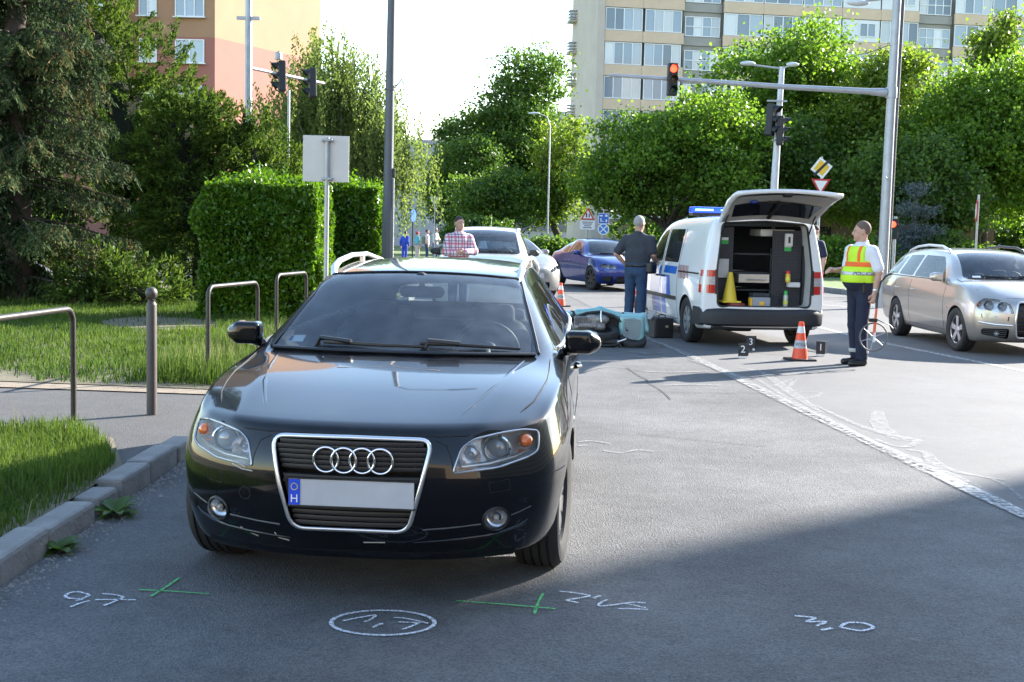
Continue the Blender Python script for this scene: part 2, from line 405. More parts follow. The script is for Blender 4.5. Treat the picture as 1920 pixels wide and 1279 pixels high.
def ribbon(name, pts, w_, z, m, kind='structure', n_=None):
    P = [Vector((p[0], p[1])) for p in pts]; out = []
    if len(P) > 2:
        Q = []
        for i in range(len(P) - 1):
            p0, p1, p2, p3 = P[max(0, i - 1)], P[i], P[i + 1], P[min(len(P) - 1, i + 2)]
            for t in (0, .25, .5, .75): Q.append(.5 * ((2 * p1) + (p2 - p0) * t + (2 * p0 - 5 * p1 + 4 * p2 - p3) * t * t + (3 * p1 - p0 - 3 * p2 + p3) * t ** 3))
        P = Q + [P[-1]]
    ws_ = w_ if isinstance(w_, (list, tuple)) else None
    V = []
    for i, p in enumerate(P):
        a = P[max(0, i - 1)]; b = P[min(len(P) - 1, i + 1)]; t = (b - a).normalized(); s = Vector((-t.y, t.x))
        ww = (np.interp(i / (len(P) - 1), np.linspace(0, 1, len(ws_)), ws_) if ws_ else w_) / 2 * random.uniform(.85, 1.15)
        V += [(*(p + s * ww), z), (*(p - s * ww), z)]
    return O(name, MB().add(V, [(2 * i, 2 * i + 1, 2 * i + 3, 2 * i + 2) for i in range(len(P) - 1)]), m, kind=kind)
_cam = dict(th=PITCH, rho=ROLL)
def gnd(x, y, z=0.):           # point of the road surface as surveyed from the photograph
    th, rh = PITCH, ROLL
    u, v = (x - 960) / 2300, (639.5 - y) / 2300
    fx, fy, fz = 0, math.cos(th), -math.sin(th)
    U = Vector((0, math.sin(th), math.cos(th))); Rr = Vector((1, 0, 0))
    rc_ = Rr * math.cos(rh) + U * math.sin(rh); uc = -Rr * math.sin(rh) + U * math.cos(rh)
    d = Vector((fx, fy, fz)) + rc_ * u + uc * v; t = (z - 1.6) / d.z
    return (d.x * t, d.y * t)
M_faint = worn('faint white road paint', (.33, .33, .32), .47, 18, .12)
ribbon('edge_line', [(3.28, 4.2), (3.02, 7.06), (2.92, 8.3)], .12, .009, M_line); ribbon('edge_line', [(2.92, 8.3), (2.68, 11.3), (2.36, 15.7), (2.0, 19.0)], .13, .009, M_faint)
ribbon('lane_line', [(7.9, 6.0), (6.32, 15.04), (5.63, 18.98), (5.35, 22.5), (5.0, 26.5)], .12, .009, M_line)
ribbon('lane_line', [(8.9, 15.5), (8.3, 21), (8.0, 25)], .12, .009, M_line)
ribbon('junction_line', [(.1, 26.2), (.8, 23.3), (1.55, 20.6)], .14, .010, M_line)
ribbon('junction_line', [(6.0, 30.2), (7.6, 28.3), (9.4, 26.5)], .14, .010, M_line); ribbon('junction_line', [(-.6, 50.0), (.4, 44), (.9, 40)], .15, .010, M_line)
for pts, w_ in (([(1385, 690), (1430, 700), (1480, 735), (1540, 775)], [.05, .10, .12, .05]), ([(1450, 725), (1490, 712), (1480, 732), (1540, 738), (1500, 750), (1440, 742)], .05), ([(1530, 762), (1600, 795), (1660, 815), (1720, 828), (1690, 840), (1640, 825)], [.04, .07, .1, .06, .05]),
                ([(1645, 772), (1650, 800), (1680, 822), (1705, 828)], [.12, .16, .12, .05]), ([(1420, 712), (1480, 750), (1560, 790), (1640, 832), (1740, 872)], [.05, .05, .06, .06, .05]), ([(1700, 845), (1735, 850), (1750, 868), (1790, 885), (1850, 897), (1885, 902)], [.04, .08, .1, .07, .05, .03]),
                ([(1640, 832), (1720, 865), (1800, 900), (1885, 945)], [.08, .1, .08, .06]), ([(1300, 676), (1340, 690), (1400, 712)], .12), ([(1860, 900), (1890, 915), (1918, 940)], .03)):
    ribbon('white_smear', [gnd(*p) for p in pts], w_, .0065 + random.uniform(0, .0015), M_smear)
for pts in ([(1205, 697), (1260, 699), (1330, 697)], [(1180, 660), (1215, 664), (1240, 662)], [(1190, 670), (1250, 672)], [(1240, 724), (1300, 722), (1350, 724)]): ribbon('white_smear', [gnd(*p) for p in pts], .06, .0085, M_smear)
def zc(pts): return [gnd(x / 1.477, 1040 + y / 1.477) for x, y in pts]
ell = lambda cx, cy, rx, ry, n=14: [(cx + rx * math.cos(2 * pi * k / n + .4), cy + ry * math.sin(2 * pi * k / n + .4)) for k in range(n + 1)]
A_ = lambda pts: [((100 + x / 6) * 1.477, (1070 + y / 6 - 1040) * 1.477) for x, y in pts]
B_ = lambda pts: [((600 + x / 7.68) * 1.477, (1120 + y / 7.68 - 1040) * 1.477) for x, y in pts]
C_ = lambda pts: [((1030 + x / 9.14) * 1.477, (1090 + y / 9.14 - 1040) * 1.477) for x, y in pts]
ch = [(A_([(320, 330), (380, 305), (400, 290), (360, 270), (270, 252), (190, 262), (135, 300), (180, 325), (270, 330), (320, 335), (250, 352)]), .014), (A_([(410, 352), (300, 380), (195, 422)]), .013), (A_([(470, 340), (650, 340), (930, 343)]), .013), (A_([(555, 272), (650, 280), (740, 295), (780, 318), (690, 360), (565, 408)]), .013),
      (B_(ell(905, 385, 745, 178, 26)), .018), (B_([(330, 358), (540, 315), (790, 275), (740, 330), (640, 375)]), .013), (B_([(760, 455), (850, 410), (910, 400)]), .014), (B_([(1060, 310), (1200, 318), (1400, 355), (1560, 395)]), .012), (B_([(1120, 375), (1280, 380), (1440, 385)]), .012), (B_([(1180, 485), (1330, 430), (1440, 380)]), .014),
      (C_([(170, 190), (400, 215), (600, 245), (690, 270), (560, 300), (330, 335), (310, 350), (400, 370), (500, 388)]), .014), (C_([(760, 315), (800, 285), (890, 268)]), .013), (C_([(990, 335), (890, 380), (840, 430), (900, 445), (1100, 425), (1300, 395), (1450, 380), (1650, 392)]), .012), (C_([(1300, 400), (1500, 440), (1650, 475)]), .012), (C_([(1180, 488), (1400, 492), (1690, 505)]), .013)]
for pts, w_ in ch: ribbon('chalk_mark', zc(pts), w_, .006, M_chalk)
for pts in ([(1490, 1157), (1528, 1161), (1512, 1168), (1548, 1168), (1530, 1176)], [(1540, 1184), (1560, 1180)], [(1575, 1178), (1590, 1170), (1620, 1171), (1637, 1179), (1615, 1185), (1588, 1181), (1575, 1178)]): ribbon('chalk_mark', [gnd(*p) for p in pts], .016, .006, M_chalk)
for pts in ([(1085, 830), (1110, 828), (1142, 833)], [(1085, 838), (1100, 835)], [(1130, 846), (1165, 850), (1195, 845), (1225, 848)]): ribbon('chalk_mark', [gnd(*p) for p in pts], .035, .006, M_smear)
for pts in ([(260, 1108), (320, 1111), (392, 1116)], [(282, 1121), (310, 1104), (336, 1086)], [(856, 1129), (950, 1136), (1042, 1144)], [(1018, 1115), (1008, 1135), (1002, 1153)]): ribbon('green_mark', [gnd(*p) for p in pts], .012, .0065, M_green)
for pts, w_ in (([(1175, 690), (1198, 705), (1212, 712), (1215, 718), (1240, 733), (1258, 750)], .012), ([(1195, 815), (1250, 820), (1350, 830), (1440, 838)], .010), ([(1040, 563), (1120, 560), (1200, 556)], .02), ([(1090, 700), (1140, 690), (1200, 696)], .012), ([(1200, 735), (1330, 738), (1450, 738)], .012), ([(1100, 640), (1300, 655), (1480, 668)], .012)):
    ribbon('road_crack', [gnd(*p) for p in pts], w_, .0075, M_crack)
# grit in the gutter
gv, gf = [], []
for i in range(900):
    y_ = 4.3 + rng.random() * 4.6; x_ = -2.18 + abs(rng.normal(0, .07)); s_ = rng.uniform(.003, .011) * (2 if rng.random() < .06 else 1)
    k_ = len(gv); a_ = rng.random() * 6.28; c_, q_ = math.cos(a_) * s_, math.sin(a_) * s_
    gv += [(x_ + c_, y_ + q_, .001), (x_ - q_, y_ + c_, .001), (x_ - c_, y_ - q_, .001), (x_ + q_, y_ - c_, .001), (x_, y_, .001 + s_)]
    gf += [(k_, k_ + 1, k_ + 4), (k_ + 1, k_ + 2, k_ + 4), (k_ + 2, k_ + 3, k_ + 4), (k_ + 3, k_, k_ + 4)]
O('gutter_grit', raw_mesh('gutter_grit', gv, gf), mat('gutter grit', (.30, .28, .25), .9, var=.4, vs_=60), kind='stuff', label='loose grit and fine gravel along the kerb gutter', cat='grit')
# ================================================================ buildings
def pane_mat():
    m = mat('window pane', (.3, .36, .42), .06, spec=.8)
    n, l = m.node_tree.nodes, m.node_tree.links; b = n['Principled BSDF']
    oi = n.new('ShaderNodeObjectInfo'); r = n.new('ShaderNodeValToRGB'); l.new(oi.outputs['Random'], r.inputs[0])
    r.color_ramp.elements[0].color = (.10, .13, .17, 1); r.color_ramp.elements[1].color = (.62, .64, .66, 1)
    for p_, c_ in ((.35, (.22, .28, .35, 1)), (.6, (.32, .38, .45, 1)), (.8, (.45, .46, .47, 1))):
        e = r.color_ramp.elements.new(p_); e.color = c_
    l.new(r.outputs[0], b.inputs['Base Color']); return m
M_pane = pane_mat()
M_frame = mat('white window frame', (.72, .73, .74), .5, var=.06)
M_panel = mat('beige facade panel', (.60, .46, .335), .9, var=.10, vs_=1.5, bump=.25, bs=12)
M_end = mat('end wall render', (.50, .44, .38), .9, var=.12, vs_=.7, bump=.2, bs=6)
M_logg = mat('grey loggia wall', (.33, .315, .29), .9, var=.15, vs_=1.5)
M_white = mat('white infill panel', (.66, .68, .70), .6, var=.05)
def frame_mesh(w_, h, n, t=.07, d=.08, mid=None):
    b = MB(); b.box((0, 0, t / 2), (w_, d, t)); b.box((0, 0, h - t / 2), (w_, d, t))
    for i in range(n + 1):
        x = -w_ / 2 + t / 2 + (w_ - t) * i / n; b.box((x, -.002, h / 2), (t * (1.3 if i == n // 2 else 1), d, h - 2 * t))
    if mid: b.box((0, -.003, mid), (w_ - 2 * t, d, t))
    return b.mesh('window')
def pane_mesh(w_, h): return MB().box((0, 0, h / 2), (w_, .02, h)).mesh('pane')
_wc = {}
def window(parent, x, z, y, w_, h, n, mid=None, panes=True, fm=None):
    key = (w_, h, n, mid)
    if key not in _wc:
        _wc[key] = (frame_mesh(w_, h, n, mid=mid), pane_mesh((w_ - .07) / n - .07, h - .14)); _wc[key][0].materials.append(M_frame); _wc[key][1].materials.append(M_pane)
    f, p = _wc[key]
    o = bpy.data.objects.new('window', f); col.objects.link(o); o.parent = parent; o.location = (x, y, z)
    if panes:
        for i in range(n):
            q = bpy.data.objects.new('pane', p); col.objects.link(q); q.parent = o; q.location = (-w_ / 2 + .035 + (w_ - .07) * (i + .5) / n, .03, .07)
    return o
# --- beige tower block behind the trees. Local x along the facade, y into the building
tw = E('tower_block', (7.05, 107, 0), R(8.5), 'tall beige panel apartment block with rows of white windows behind the trees', 'building')
Hh, dz, z0 = 26.6, 2.89, 1.45
segs = [(0, 7.25, 'w'), (7.25, 10.75, 'l'), (10.75, 28.75, 'b'), (28.75, 32.1, 'l'), (32.1, 50, 'b')]
O('end_wall', MB().box((-.2, 5.6, Hh / 2), (.4, 11.3, Hh)), M_end, tw)
O('end_edge', MB().box((-.1, -.12, Hh / 2), (.64, .26, Hh)), M_end, tw)
O('core_wall', MB().box((25, 5.65, Hh / 2), (49.9, 9.9, Hh - .1)), M_logg, tw)
O('roof_slab', MB().box((25, 5.6, Hh + .15), (51, 12, .3)), M_end, tw)
panel_me = {}
def panel(x0, x1, za, zb, y=.0, m=M_panel, nm='facade_panel', dep=.22):
    k = (round(x1 - x0, 3), round(zb - za, 3), m.name, dep)
    if k not in panel_me:
        me = MB().box((0, 0, 0), (x1 - x0 - .025, dep, zb - za)).mesh(nm); me.materials.append(m); panel_me[k] = me
    o = bpy.data.objects.new(nm, panel_me[k]); col.objects.link(o); o.parent = tw; o.location = ((x0 + x1) / 2, y, (za + zb) / 2)
for k in range(11):
    za = z0 + k * dz                       # window bottom
    if za + dz > Hh: continue
    vis = 3 < za < 26
    for (a, b, t) in segs:
        if t == 'w':
            panel(a + .25, a + 3.6, za - .93, za); panel(a + 3.6, b, za - .93, za)
            panel(a, a + .25, za - .93, za + dz - .93, .01)
            if vis:
                for x in (a + 1.93, a + 5.42): window(tw, x, za + .03, -.02, 3.25, 1.88, 4)
        elif t == 'l':
            O('loggia_wall', MB().box(((a + b) / 2, .55, za + dz / 2 - .93), (b - a - .1, .1, dz - .04)), M_logg, tw)
            if vis: window(tw, (a + b) / 2, za - .15, .35, b - a - .35, 1.7, 4, .85)
            panel(a, b, za - .93, za - .2, .42, M_logg, 'loggia_parapet', .15)
        else:
            n_ = 5; w_ = (b - a) / n_
            for i in range(n_):
                panel(a + i * w_, a + (i + 1) * w_, za - .93, za)
                if vis:
                    r_ = (k * 7 + i * 3) % 5
                    if r_ in (1, 3): panel(a + i * w_ + .05, a + (i + 1) * w_ - .05, za + .03, za + 1.91, -.0, M_white, 'infill_panel', .1); window(tw, a + (i + .5) * w_ + (.6 if r_ == 1 else -.6), za + .45, -.08, 1.5, 1.2, 2)
                    else: window(tw, a + (i + .5) * w_, za + .03, -.02, w_ - .1, 1.88, 4 if r_ != 2 else 3)
for k in range(4, 10):                     # small balcony rails at the end wall
    br = E('balcony_rail'); br.parent = tw; br.location = (-.75, 9.6, z0 + k * dz - .6)
    for j in range(4): O('rail_bar', MB().box((0, 0, j * .28), (.7, 1.6, .04)), M_frame, br)
    O('balcony_slab', MB().box((0, 0, -.15), (.7, 1.7, .12)), M_end, br)

# --- orange and pink block on the left
M_or = mat('apricot render', (.36, .205, .12), .9, var=.08, vs_=.8, bump=.15, bs=8); M_pk = mat('salmon pink render', (.34, .135, .105), .9, var=.08, vs_=.8, bump=.15, bs=8)
lb_ = E('render_block', (-18.76, 77, 0), 0, 'apricot and salmon rendered apartment block at the left behind conifers', 'building')
zs = 12.95
# front face runs to -x, side face runs back to the right
sd = Vector((.42, .907)); ft = Vector((-1, .03)).normalized()
def wall_box(nm, p0, p1, za, zb, m, th=.3):
    d = Vector((p1[0] - p0[0], p1[1] - p0[1])); n_ = Vector((-d.y, d.x)).normalized() * th
    v = [p0, p1, (p1[0] + n_.x, p1[1] + n_.y), (p0[0] + n_.x, p0[1] + n_.y)]
    O(nm, MB().prism(v, 'Z', za, zb), m, lb_)
c0 = (0, 0); c1 = (sd.x * 11.5, sd.y * 11.5); c2 = (ft.x * 5.6, ft.y * 5.6)
wall_box('side_wall', c1, c0, 0, zs, M_pk, -.3); wall_box('side_wall', c1, c0, zs, 30, M_or, -.3)
wall_box('front_wall', c0, c2, 0, zs, M_pk, -.3); wall_box('front_wall', c0, c2, zs, 30, M_or, -.3)
wall_box('wing_wall', (c2[0], c2[1] - .0), (c2[0] - .05, c2[1] - 1.6), 0, 30, M_or, .3)
wall_box('wing_wall', (c2[0] - .05, c2[1] - 1.6), (c2[0] - 9, c2[1] - 1.5), zs, 30, M_or, -.3); wall_box('wing_wall', (c2[0] - .05, c2[1] - 1.6), (c2[0] - 9, c2[1] - 1.5), 0, zs, M_pk, -.3)
for i, zz in enumerate((11.35 - 2.8, 11.35, 14.15, 16.95, 19.7)):
    for (x, w_, n_) in ((-1.55, 1.8, 3 if zz > 13 else 2), (-4.15, 1.1, 2)): window(lb_, x, zz, -.02 + x * -.03 - .05, w_, 1.45, n_)
    window(lb_, c2[0] - 1.4, zz, c2[1] - 1.6 - .05, 1.3, 1.4, 2)
    for x, w_ in ((-1.55, 2.0), (-4.15, 1.3)): O('window_sill', MB().box((x, -.12 - x * .03 * -1, zz - .03), (w_, .22, .06)), M_frame, lb_)

# --- pale grey hall at the end of the side street, and blocks beyond
gh = E('grey_hall', (-8.0, 96, 0), R(-4), 'plain pale grey windowless hall wall beyond the birch', 'building')
O('wall', MB().box((.5, 6, 4.0), (11, 12, 8.0)), mat('pale grey render', (.42, .42, .46), .9, var=.06, vs_=.5), gh); O('parapet', MB().box((.5, 6, 8.15), (11.3, 12.3, .35)), mat('parapet grey', (.36, .36, .40), .8), gh)
fb = E('far_block', (-2, 150, 0), R(6), 'distant pale block glimpsed beside the tower behind the tree', 'building')
O('wall', MB().box((8, 6, 8), (20, 12, 16)), mat('distant pale render', (.40, .42, .45), .9), fb)
for k in range(5): O('window_band', MB().box((8, -.08, 2.2 + k * 2.9), (19, .2, 1.4)), mat('distant window band', (.12, .14, .17), .2), fb)
lw = E('low_building', (13.5, 63.5, 0), R(-3), 'low brown wall of a single storey building under the trees', 'building')
M_brn = mat('brown brick wall', (.14, .09, .065), .9, var=.25, vs_=2)
O('wall', MB().box((4, 2, 1.5), (14, 4, 3.0)), M_brn, lw); O('roof_edge', MB().box((4, 2, 3.1), (14.4, 4.4, .2)), mat('dark roof felt', (.05, .05, .05), .9), lw)
for x in (-.5, 2.2): O('window', MB().box((x, -.03, 1.6), (1.1, .1, 1.0)), mat('dark glass', (.02, .022, .025), .1), lw)
sw_ = E('shop_front', (8.0, 98, 0), R(8.5), 'pale ground floor strip of the tower seen under the trees', 'building')
O('wall', MB().box((10, 2, 1.3), (20, 4, 2.6)), mat('shop front beige', (.45, .37, .28), .9, var=.1), sw_); O('canopy', MB().box((10, -.4, 2.75), (20.5, 5, .3)), M_white, sw_)
# --- blocks outside the frame: the one on the right throws the long foreground shadow
def plain_block(nm, loc, rz, size, m, lab):
    r = E(nm, loc, rz, lab, 'building'); O('wall', MB().box((size[0] / 2, size[1] / 2, size[2] / 2), size), m, r)
    O('roof_slab', MB().box((size[0] / 2, size[1] / 2, size[2] + .1), (size[0] + .4, size[1] + .4, .2)), M_end, r)
    for k in range(int(size[2] // 2.9)):
        O('window_band', MB().box((size[0] / 2, -.03, 1.9 + 2.9 * k), (size[0] - 1, .1, 1.3)), M_logg, r); O('window_band', MB().box((-.03, size[1] / 2, 1.9 + 2.9 * k), (.1, size[1] - 1, 1.3)), M_logg, r)
tA = 46.0; ex, ey_ = .33 + math.cos(SUN_AZ) * tA, 5.77 + math.sin(SUN_AZ) * tA
plain_block('apartment_block', (ex, ey_ - 62, 0), 0, (14, 62, 27), M_end, 'apartment block beyond the right of the road throwing the long shadow')
plain_block('apartment_block', (-34, -62, 0), 0, (90, 14, 16), M_panel, 'long apartment block across the road behind the viewpoint')  # unseen block, added so the black car's front reflects something dark
# ================================================================ vegetation
def leaf_quads(C, D, L, W, fold=.25):
    """C centres, D leaf directions (n,3); diamond leaves, folded a little along the midrib"""
    n = len(C); D = D / (np.linalg.norm(D, axis=1, keepdims=True) + 1e-9)
    A = rng.normal(size=(n, 3)); S = np.cross(D, A); S /= (np.linalg.norm(S, axis=1, keepdims=True) + 1e-9); N = np.cross(S, D)
    L = np.broadcast_to(np.asarray(L, float), (n,))[:, None]; W = np.broadcast_to(np.asarray(W, float), (n,))[:, None]
    V = np.stack([C - D * L / 2, C + S * W / 2 + N * W * fold - D * L * .08, C + D * L / 2, C - S * W / 2 + N * W * fold - D * L * .08], 1).reshape(-1, 3)
    return V, np.arange(4 * n).reshape(-1, 4)
def shell_points(lobes, n, inner=.45, flat=0.):
    """clump centres in lobes, denser to the outside, with a ragged outline"""
    vol = np.array([l[3] * l[4] * l[5] for l in lobes]) ** .75; pk = rng.choice(len(lobes), n, p=vol / vol.sum())
    Lb = np.array(lobes)[pk]; u = rng.normal(size=(n, 3)); u /= np.linalg.norm(u, axis=1, keepdims=True)
    r = inner + (1 - inner) * rng.random(n) ** .6
    r *= 1 + .16 * np.sin(u[:, 0] * 7 + pk) * np.sin(u[:, 2] * 6 + u[:, 1] * 5) + rng.normal(0, .05, n)
    return Lb[:, :3] + u * Lb[:, 3:6] * r[:, None], u
def foliage(name, lobes, nclump, per, crad, L, W, m, parent, inner=.45, droop=0., up=.3, gapz=None):
    Cc, u = shell_points(lobes, nclump, inner)
    if gapz is not None: k = Cc[:, 2] > gapz; Cc, u = Cc[k], u[k]
    n = len(Cc); g = rng.normal(size=(n * per, 3)) * np.repeat(crad * rng.uniform(.6, 1.4, n), per)[:, None]; g[:, 2] *= .5
    g *= np.where(rng.random(n * per) < .10, 1.6, 1.)[:, None]
    P = np.repeat(Cc, per, 0) + g
    D = rng.normal(size=(n * per, 3)) + np.repeat(u, per, 0) * .6 + np.array([0, 0, up - droop])
    s = rng.uniform(.7, 1.3, n * per)
    V, F = leaf_quads(P, D, L * s, W * s)
    return O(name, raw_mesh(name, V, F, m), m, parent), Cc
def limb(p0, p1, r0, r1, bend=.15, n=5):
    p0, p1 = Vector(p0), Vector(p1); L = (p1 - p0).length; off = Vector((random.uniform(-1, 1), random.uniform(-1, 1), random.uniform(-.3, .6))) * L * bend
    return [p0.lerp(p1, t) + off * math.sin(t * pi) for t in np.linspace(0, 1, n)], list(np.linspace(r0, r1, n))
M_bark = mat('brown grey bark', (.075, .06, .048), .95, var=.35, vs_=8, bump=1., bs=25); M_birchb = mat('birch bark', (.45, .43, .40), .8, var=.5, vs_=9, bump=.5, bs=20)
def sublobes(lobes, k=16, f=.42):
    out = []
    for (x, y_, z, rx, ry, rz) in lobes:
        out.append((x, y_, z, rx * .62, ry * .62, rz * .62))
        for i in range(k):
            zz = 1 - 2 * (i + .5) / k; a = i * 2.399 + random.uniform(-.4, .4); q = math.sqrt(max(0, 1 - zz * zz)); d = random.uniform(.62, .86); r = f * random.uniform(.7, 1.25)
            if zz > .1 and i % 2 == 0: out.append((x + rx * .8 * q * math.cos(a + .3), y_ + ry * .8 * q * math.sin(a + .3), z + rz * (.75 * zz + .28), rx * .13, ry * .13, rz * random.uniform(.25, .42)))
            out.append((x + rx * d * q * math.cos(a), y_ + ry * d * q * math.sin(a), z + rz * d * zz + .1, rx * r, ry * r, rz * r * .75))
    return out
def tree(loc, label, lobes, nclump, per, crad, L, W, m, trunk_r=.22, fork=None, lean=(0, 0), bark=None, group=None, inner=.45, nlimb=16, nm='tree', gapz=None, **k):
    """lobes relative to loc; trunk > limbs, crown > leaves"""
    t = E(nm, loc, 0, label, 'tree', group)
    bark = bark or M_bark
    fork = fork or min(l[2] - l[5] * .5 for l in lobes)
    tb = MB(); top = Vector((lean[0], lean[1], fork)); pts = [Vector((0, 0, -.1)), Vector((lean[0] * .3, lean[1] * .3, fork * .45)), top]
    tb.tube(pts, [trunk_r * 1.25, trunk_r, trunk_r * .8], 10)
    tk = O('trunk', tb, bark, t, smooth=60)
    cr, Cc = foliage('crown', sublobes(lobes), int(nclump * 1.9), int(per * .72), crad * .80, L * .66, W * .66, m, t, .5, gapz=gapz, **k)
    idx = np.linspace(0, len(Cc) - 1, nlimb).astype(int)
    for i in idx:
        e = Vector(Cc[i]); mid_ = Vector((lean[0], lean[1], fork)).lerp(e, .0)
        a, r = limb(top, top.lerp(e, .92), trunk_r * .42, .02, .12); O('limb', MB().tube(a, r, 6), bark, tk, smooth=60)
    return t
LG1 = leaf_mat('maple leaves', (.06, .125, .016), (.165, .275, .04), .55, tcol=(1.5, 1.5, .7)); LG2 = leaf_mat('dark tree leaves', (.045, .095, .02), (.12, .20, .04), .5, tcol=(1.4, 1.45, .7)); LG3 = leaf_mat('yellow green leaves', (.085, .155, .02), (.19, .265, .045), .55, tcol=(1.4, 1.35, .7))
LBI = leaf_mat('birch leaves', (.09, .135, .04), (.20, .245, .09), .5, .65, tcol=(1.3, 1.35, .8)); LHE = leaf_mat('privet leaves', (.045, .11, .012), (.12, .24, .02), .45, .3, tcol=(1.5, 1.4, .5)); LYE = leaf_mat('yew needles', (.024, .055, .012), (.125, .185, .042), .35, .75, tcol=(1.3, 1.3, .6)); LSP = leaf_mat('spruce needles', (.026, .05, .024), (.085, .118, .052), .25, .8); LBR = leaf_mat('brown spruce tips', (.07, .062, .026), (.14, .115, .05), .25, .8); LBLU = leaf_mat('blue spruce needles', (.06, .085, .09), (.13, .16, .17), .15)
GR = 'broadleaved trees behind the junction'
# right hand tree mass
tree((6.3, 52, .1), 'spreading maple whose low crown reaches furthest towards the tower corner', [(.0, 0, 4.3, 3.3, 2.8, 2.3), (-1.6, .5, 3.7, 1.9, 2, 1.6), (1.8, -.5, 5.2, 2.3, 2.2, 2.0)], 700, 42, .40, .24, .19, LG1, .2, 1.7, (.1, 0), group=GR)
tree((13.3, 60, .1), 'tallest rounded maple standing behind the double lamp post', [(0, 0, 7.3, 4.4, 3.8, 3.7), (-2.6, 0, 5.6, 3.4, 3, 2.8), (2.8, 0, 6.0, 3.2, 3, 2.8), (.3, 0, 9.6, 2.4, 2.4, 2.0)], 1150, 42, .45, .27, .21, LG1, .28, 3.2, group=GR)
tree((17.0, 57, .1), 'maple with yellowish top between the lamp post and the mast', [(0, 0, 6.2, 2.8, 2.6, 3.2), (.3, 0, 8.6, 1.7, 1.8, 1.5), (-.5, 0, 3.6, 2.6, 2.4, 1.8)], 600, 40, .42, .26, .20, LG3, .2, 2.5, group=GR)
tree((20.3, 53.5, .1), 'broad dark maple to the right of the tall mast', [(0, 0, 5.6, 3.5, 3, 3.2), (-2, 0, 4.3, 2.4, 2.4, 2.4), (2.4, 0, 5.2, 2.6, 2.4, 3.0), (.2, 0, 7.7, 2.1, 2.0, 1.5)], 950, 42, .42, .26, .20, LG1, .25, 2.4, group=GR)
tree((24.6, 64, .1), 'slender bright tree whose tip rises above its neighbours', [(0, 0, 9.2, 1.7, 1.7, 2.2), (-.5, 0, 11.0, 1.0, 1.0, 1.2), (.3, 0, 12.2, .6, .6, .9), (0, 0, 6.5, 2.6, 2.4, 2.6)], 420, 40, .40, .30, .22, LG3, .2, 4.5, group=GR)
tree((23.6, 46, .1), 'sunlit low branched tree at the right edge above the silver car', [(0, 0, 3.4, 2.3, 2, 2.2), (-2.2, .3, 2.4, 1.7, 1.5, 1.5), (.6, 0, 5.2, 1.9, 1.8, 1.6)], 420, 40, .36, .24, .18, LG3, .16, 1.2, (.3, 0), group=GR)
tree((15.8, 50, .1), 'small dark tree between mast and brown wall', [(0, 0, 3.6, 2.4, 2, 1.8), (1.6, 0, 2.9, 1.8, 1.6, 1.3)], 330, 38, .38, .24, .19, LG2, .14, 1.5, group=GR)
tree((10.3, 55, .1), 'dark tree filling the gap behind the lamp post foot', [(0, 0, 3.7, 2.8, 2.4, 1.9), (1.5, 0, 4.8, 2.2, 2, 1.7)], 420, 38, .40, .25, .2, LG2, .18, 1.8, group=GR)
for x_ in (18.3, 19.2, 22.0):
    e_ = E('bare_tree', (x_, 51.2, .05), 0, {18.3: 'bare dark stem left of the forked trunk behind silver car', 19.2: 'slim upright bare stem beside the thicker trunk', 22.0: 'thick leaning dark trunk under the maples at right'}[x_], 'tree')
    O('trunk', MB().tube([(0, 0, 0), (.05, 0, 1.6), (-.25 if x_ > 21 else .05, 0, 4.2)], [.17 if x_ < 21 else .30, .14 if x_ < 21 else .24, .10], 8), M_bark, e_, smooth=60); O('stub', MB().tube([(.04, 0, 1.4), (.35, .1, 2.2)], [.05, .03], 6), M_bark, e_, smooth=60)
# central group at the end of the street
GC = 'trees at the end of the side street'
tree((-.3, 72, .1), 'tall ragged plane tree at the end of the side street', [(1.2, 0, 10.3, 2.1, 2, 1.7), (-.6, 0, 8.2, 2.1, 2, 1.5), (.9, 0, 6.8, 2.7, 2.5, 2.2), (-1.2, 0, 5.2, 2.6, 2.4, 2.0), (1.8, 0, 4.3, 2.0, 2.2, 2.2), (-2.5, 0, 6.4, 1.8, 1.8, 1.5), (-3.2, 0, 4.0, 1.7, 1.8, 1.8)], 820, 40, .42, .28, .22, LG2, .25, 3.0, (.2, 0), group=GC, inner=.35)
tree((-2.9, 68, .1), 'round dark bushy tree left of the tall plane tree', [(0, 0, 3.4, 2.2, 2, 2.3), (.6, 0, 5.0, 1.7, 1.7, 1.4)], 420, 38, .36, .24, .19, LG2, .18, 1.2, group=GC)
tree((2.6, 64, .1), 'light green tree with leaning trunk beside the tower corner', [(-.2, 0, 4.4, 1.5, 1.5, 2.6), (-1.2, 0, 3.0, 1.3, 1.3, 1.5)], 300, 36, .34, .23, .18, LG3, .2, 2.0, (-.7, 0), group=GC)
tree((-1.0, 63, .1), 'low dark crown above the pale cars', [(0, 0, 2.9, 2.4, 2, 1.5)], 260, 36, .36, .24, .19, LG2, .16, 1.4, group=GC)
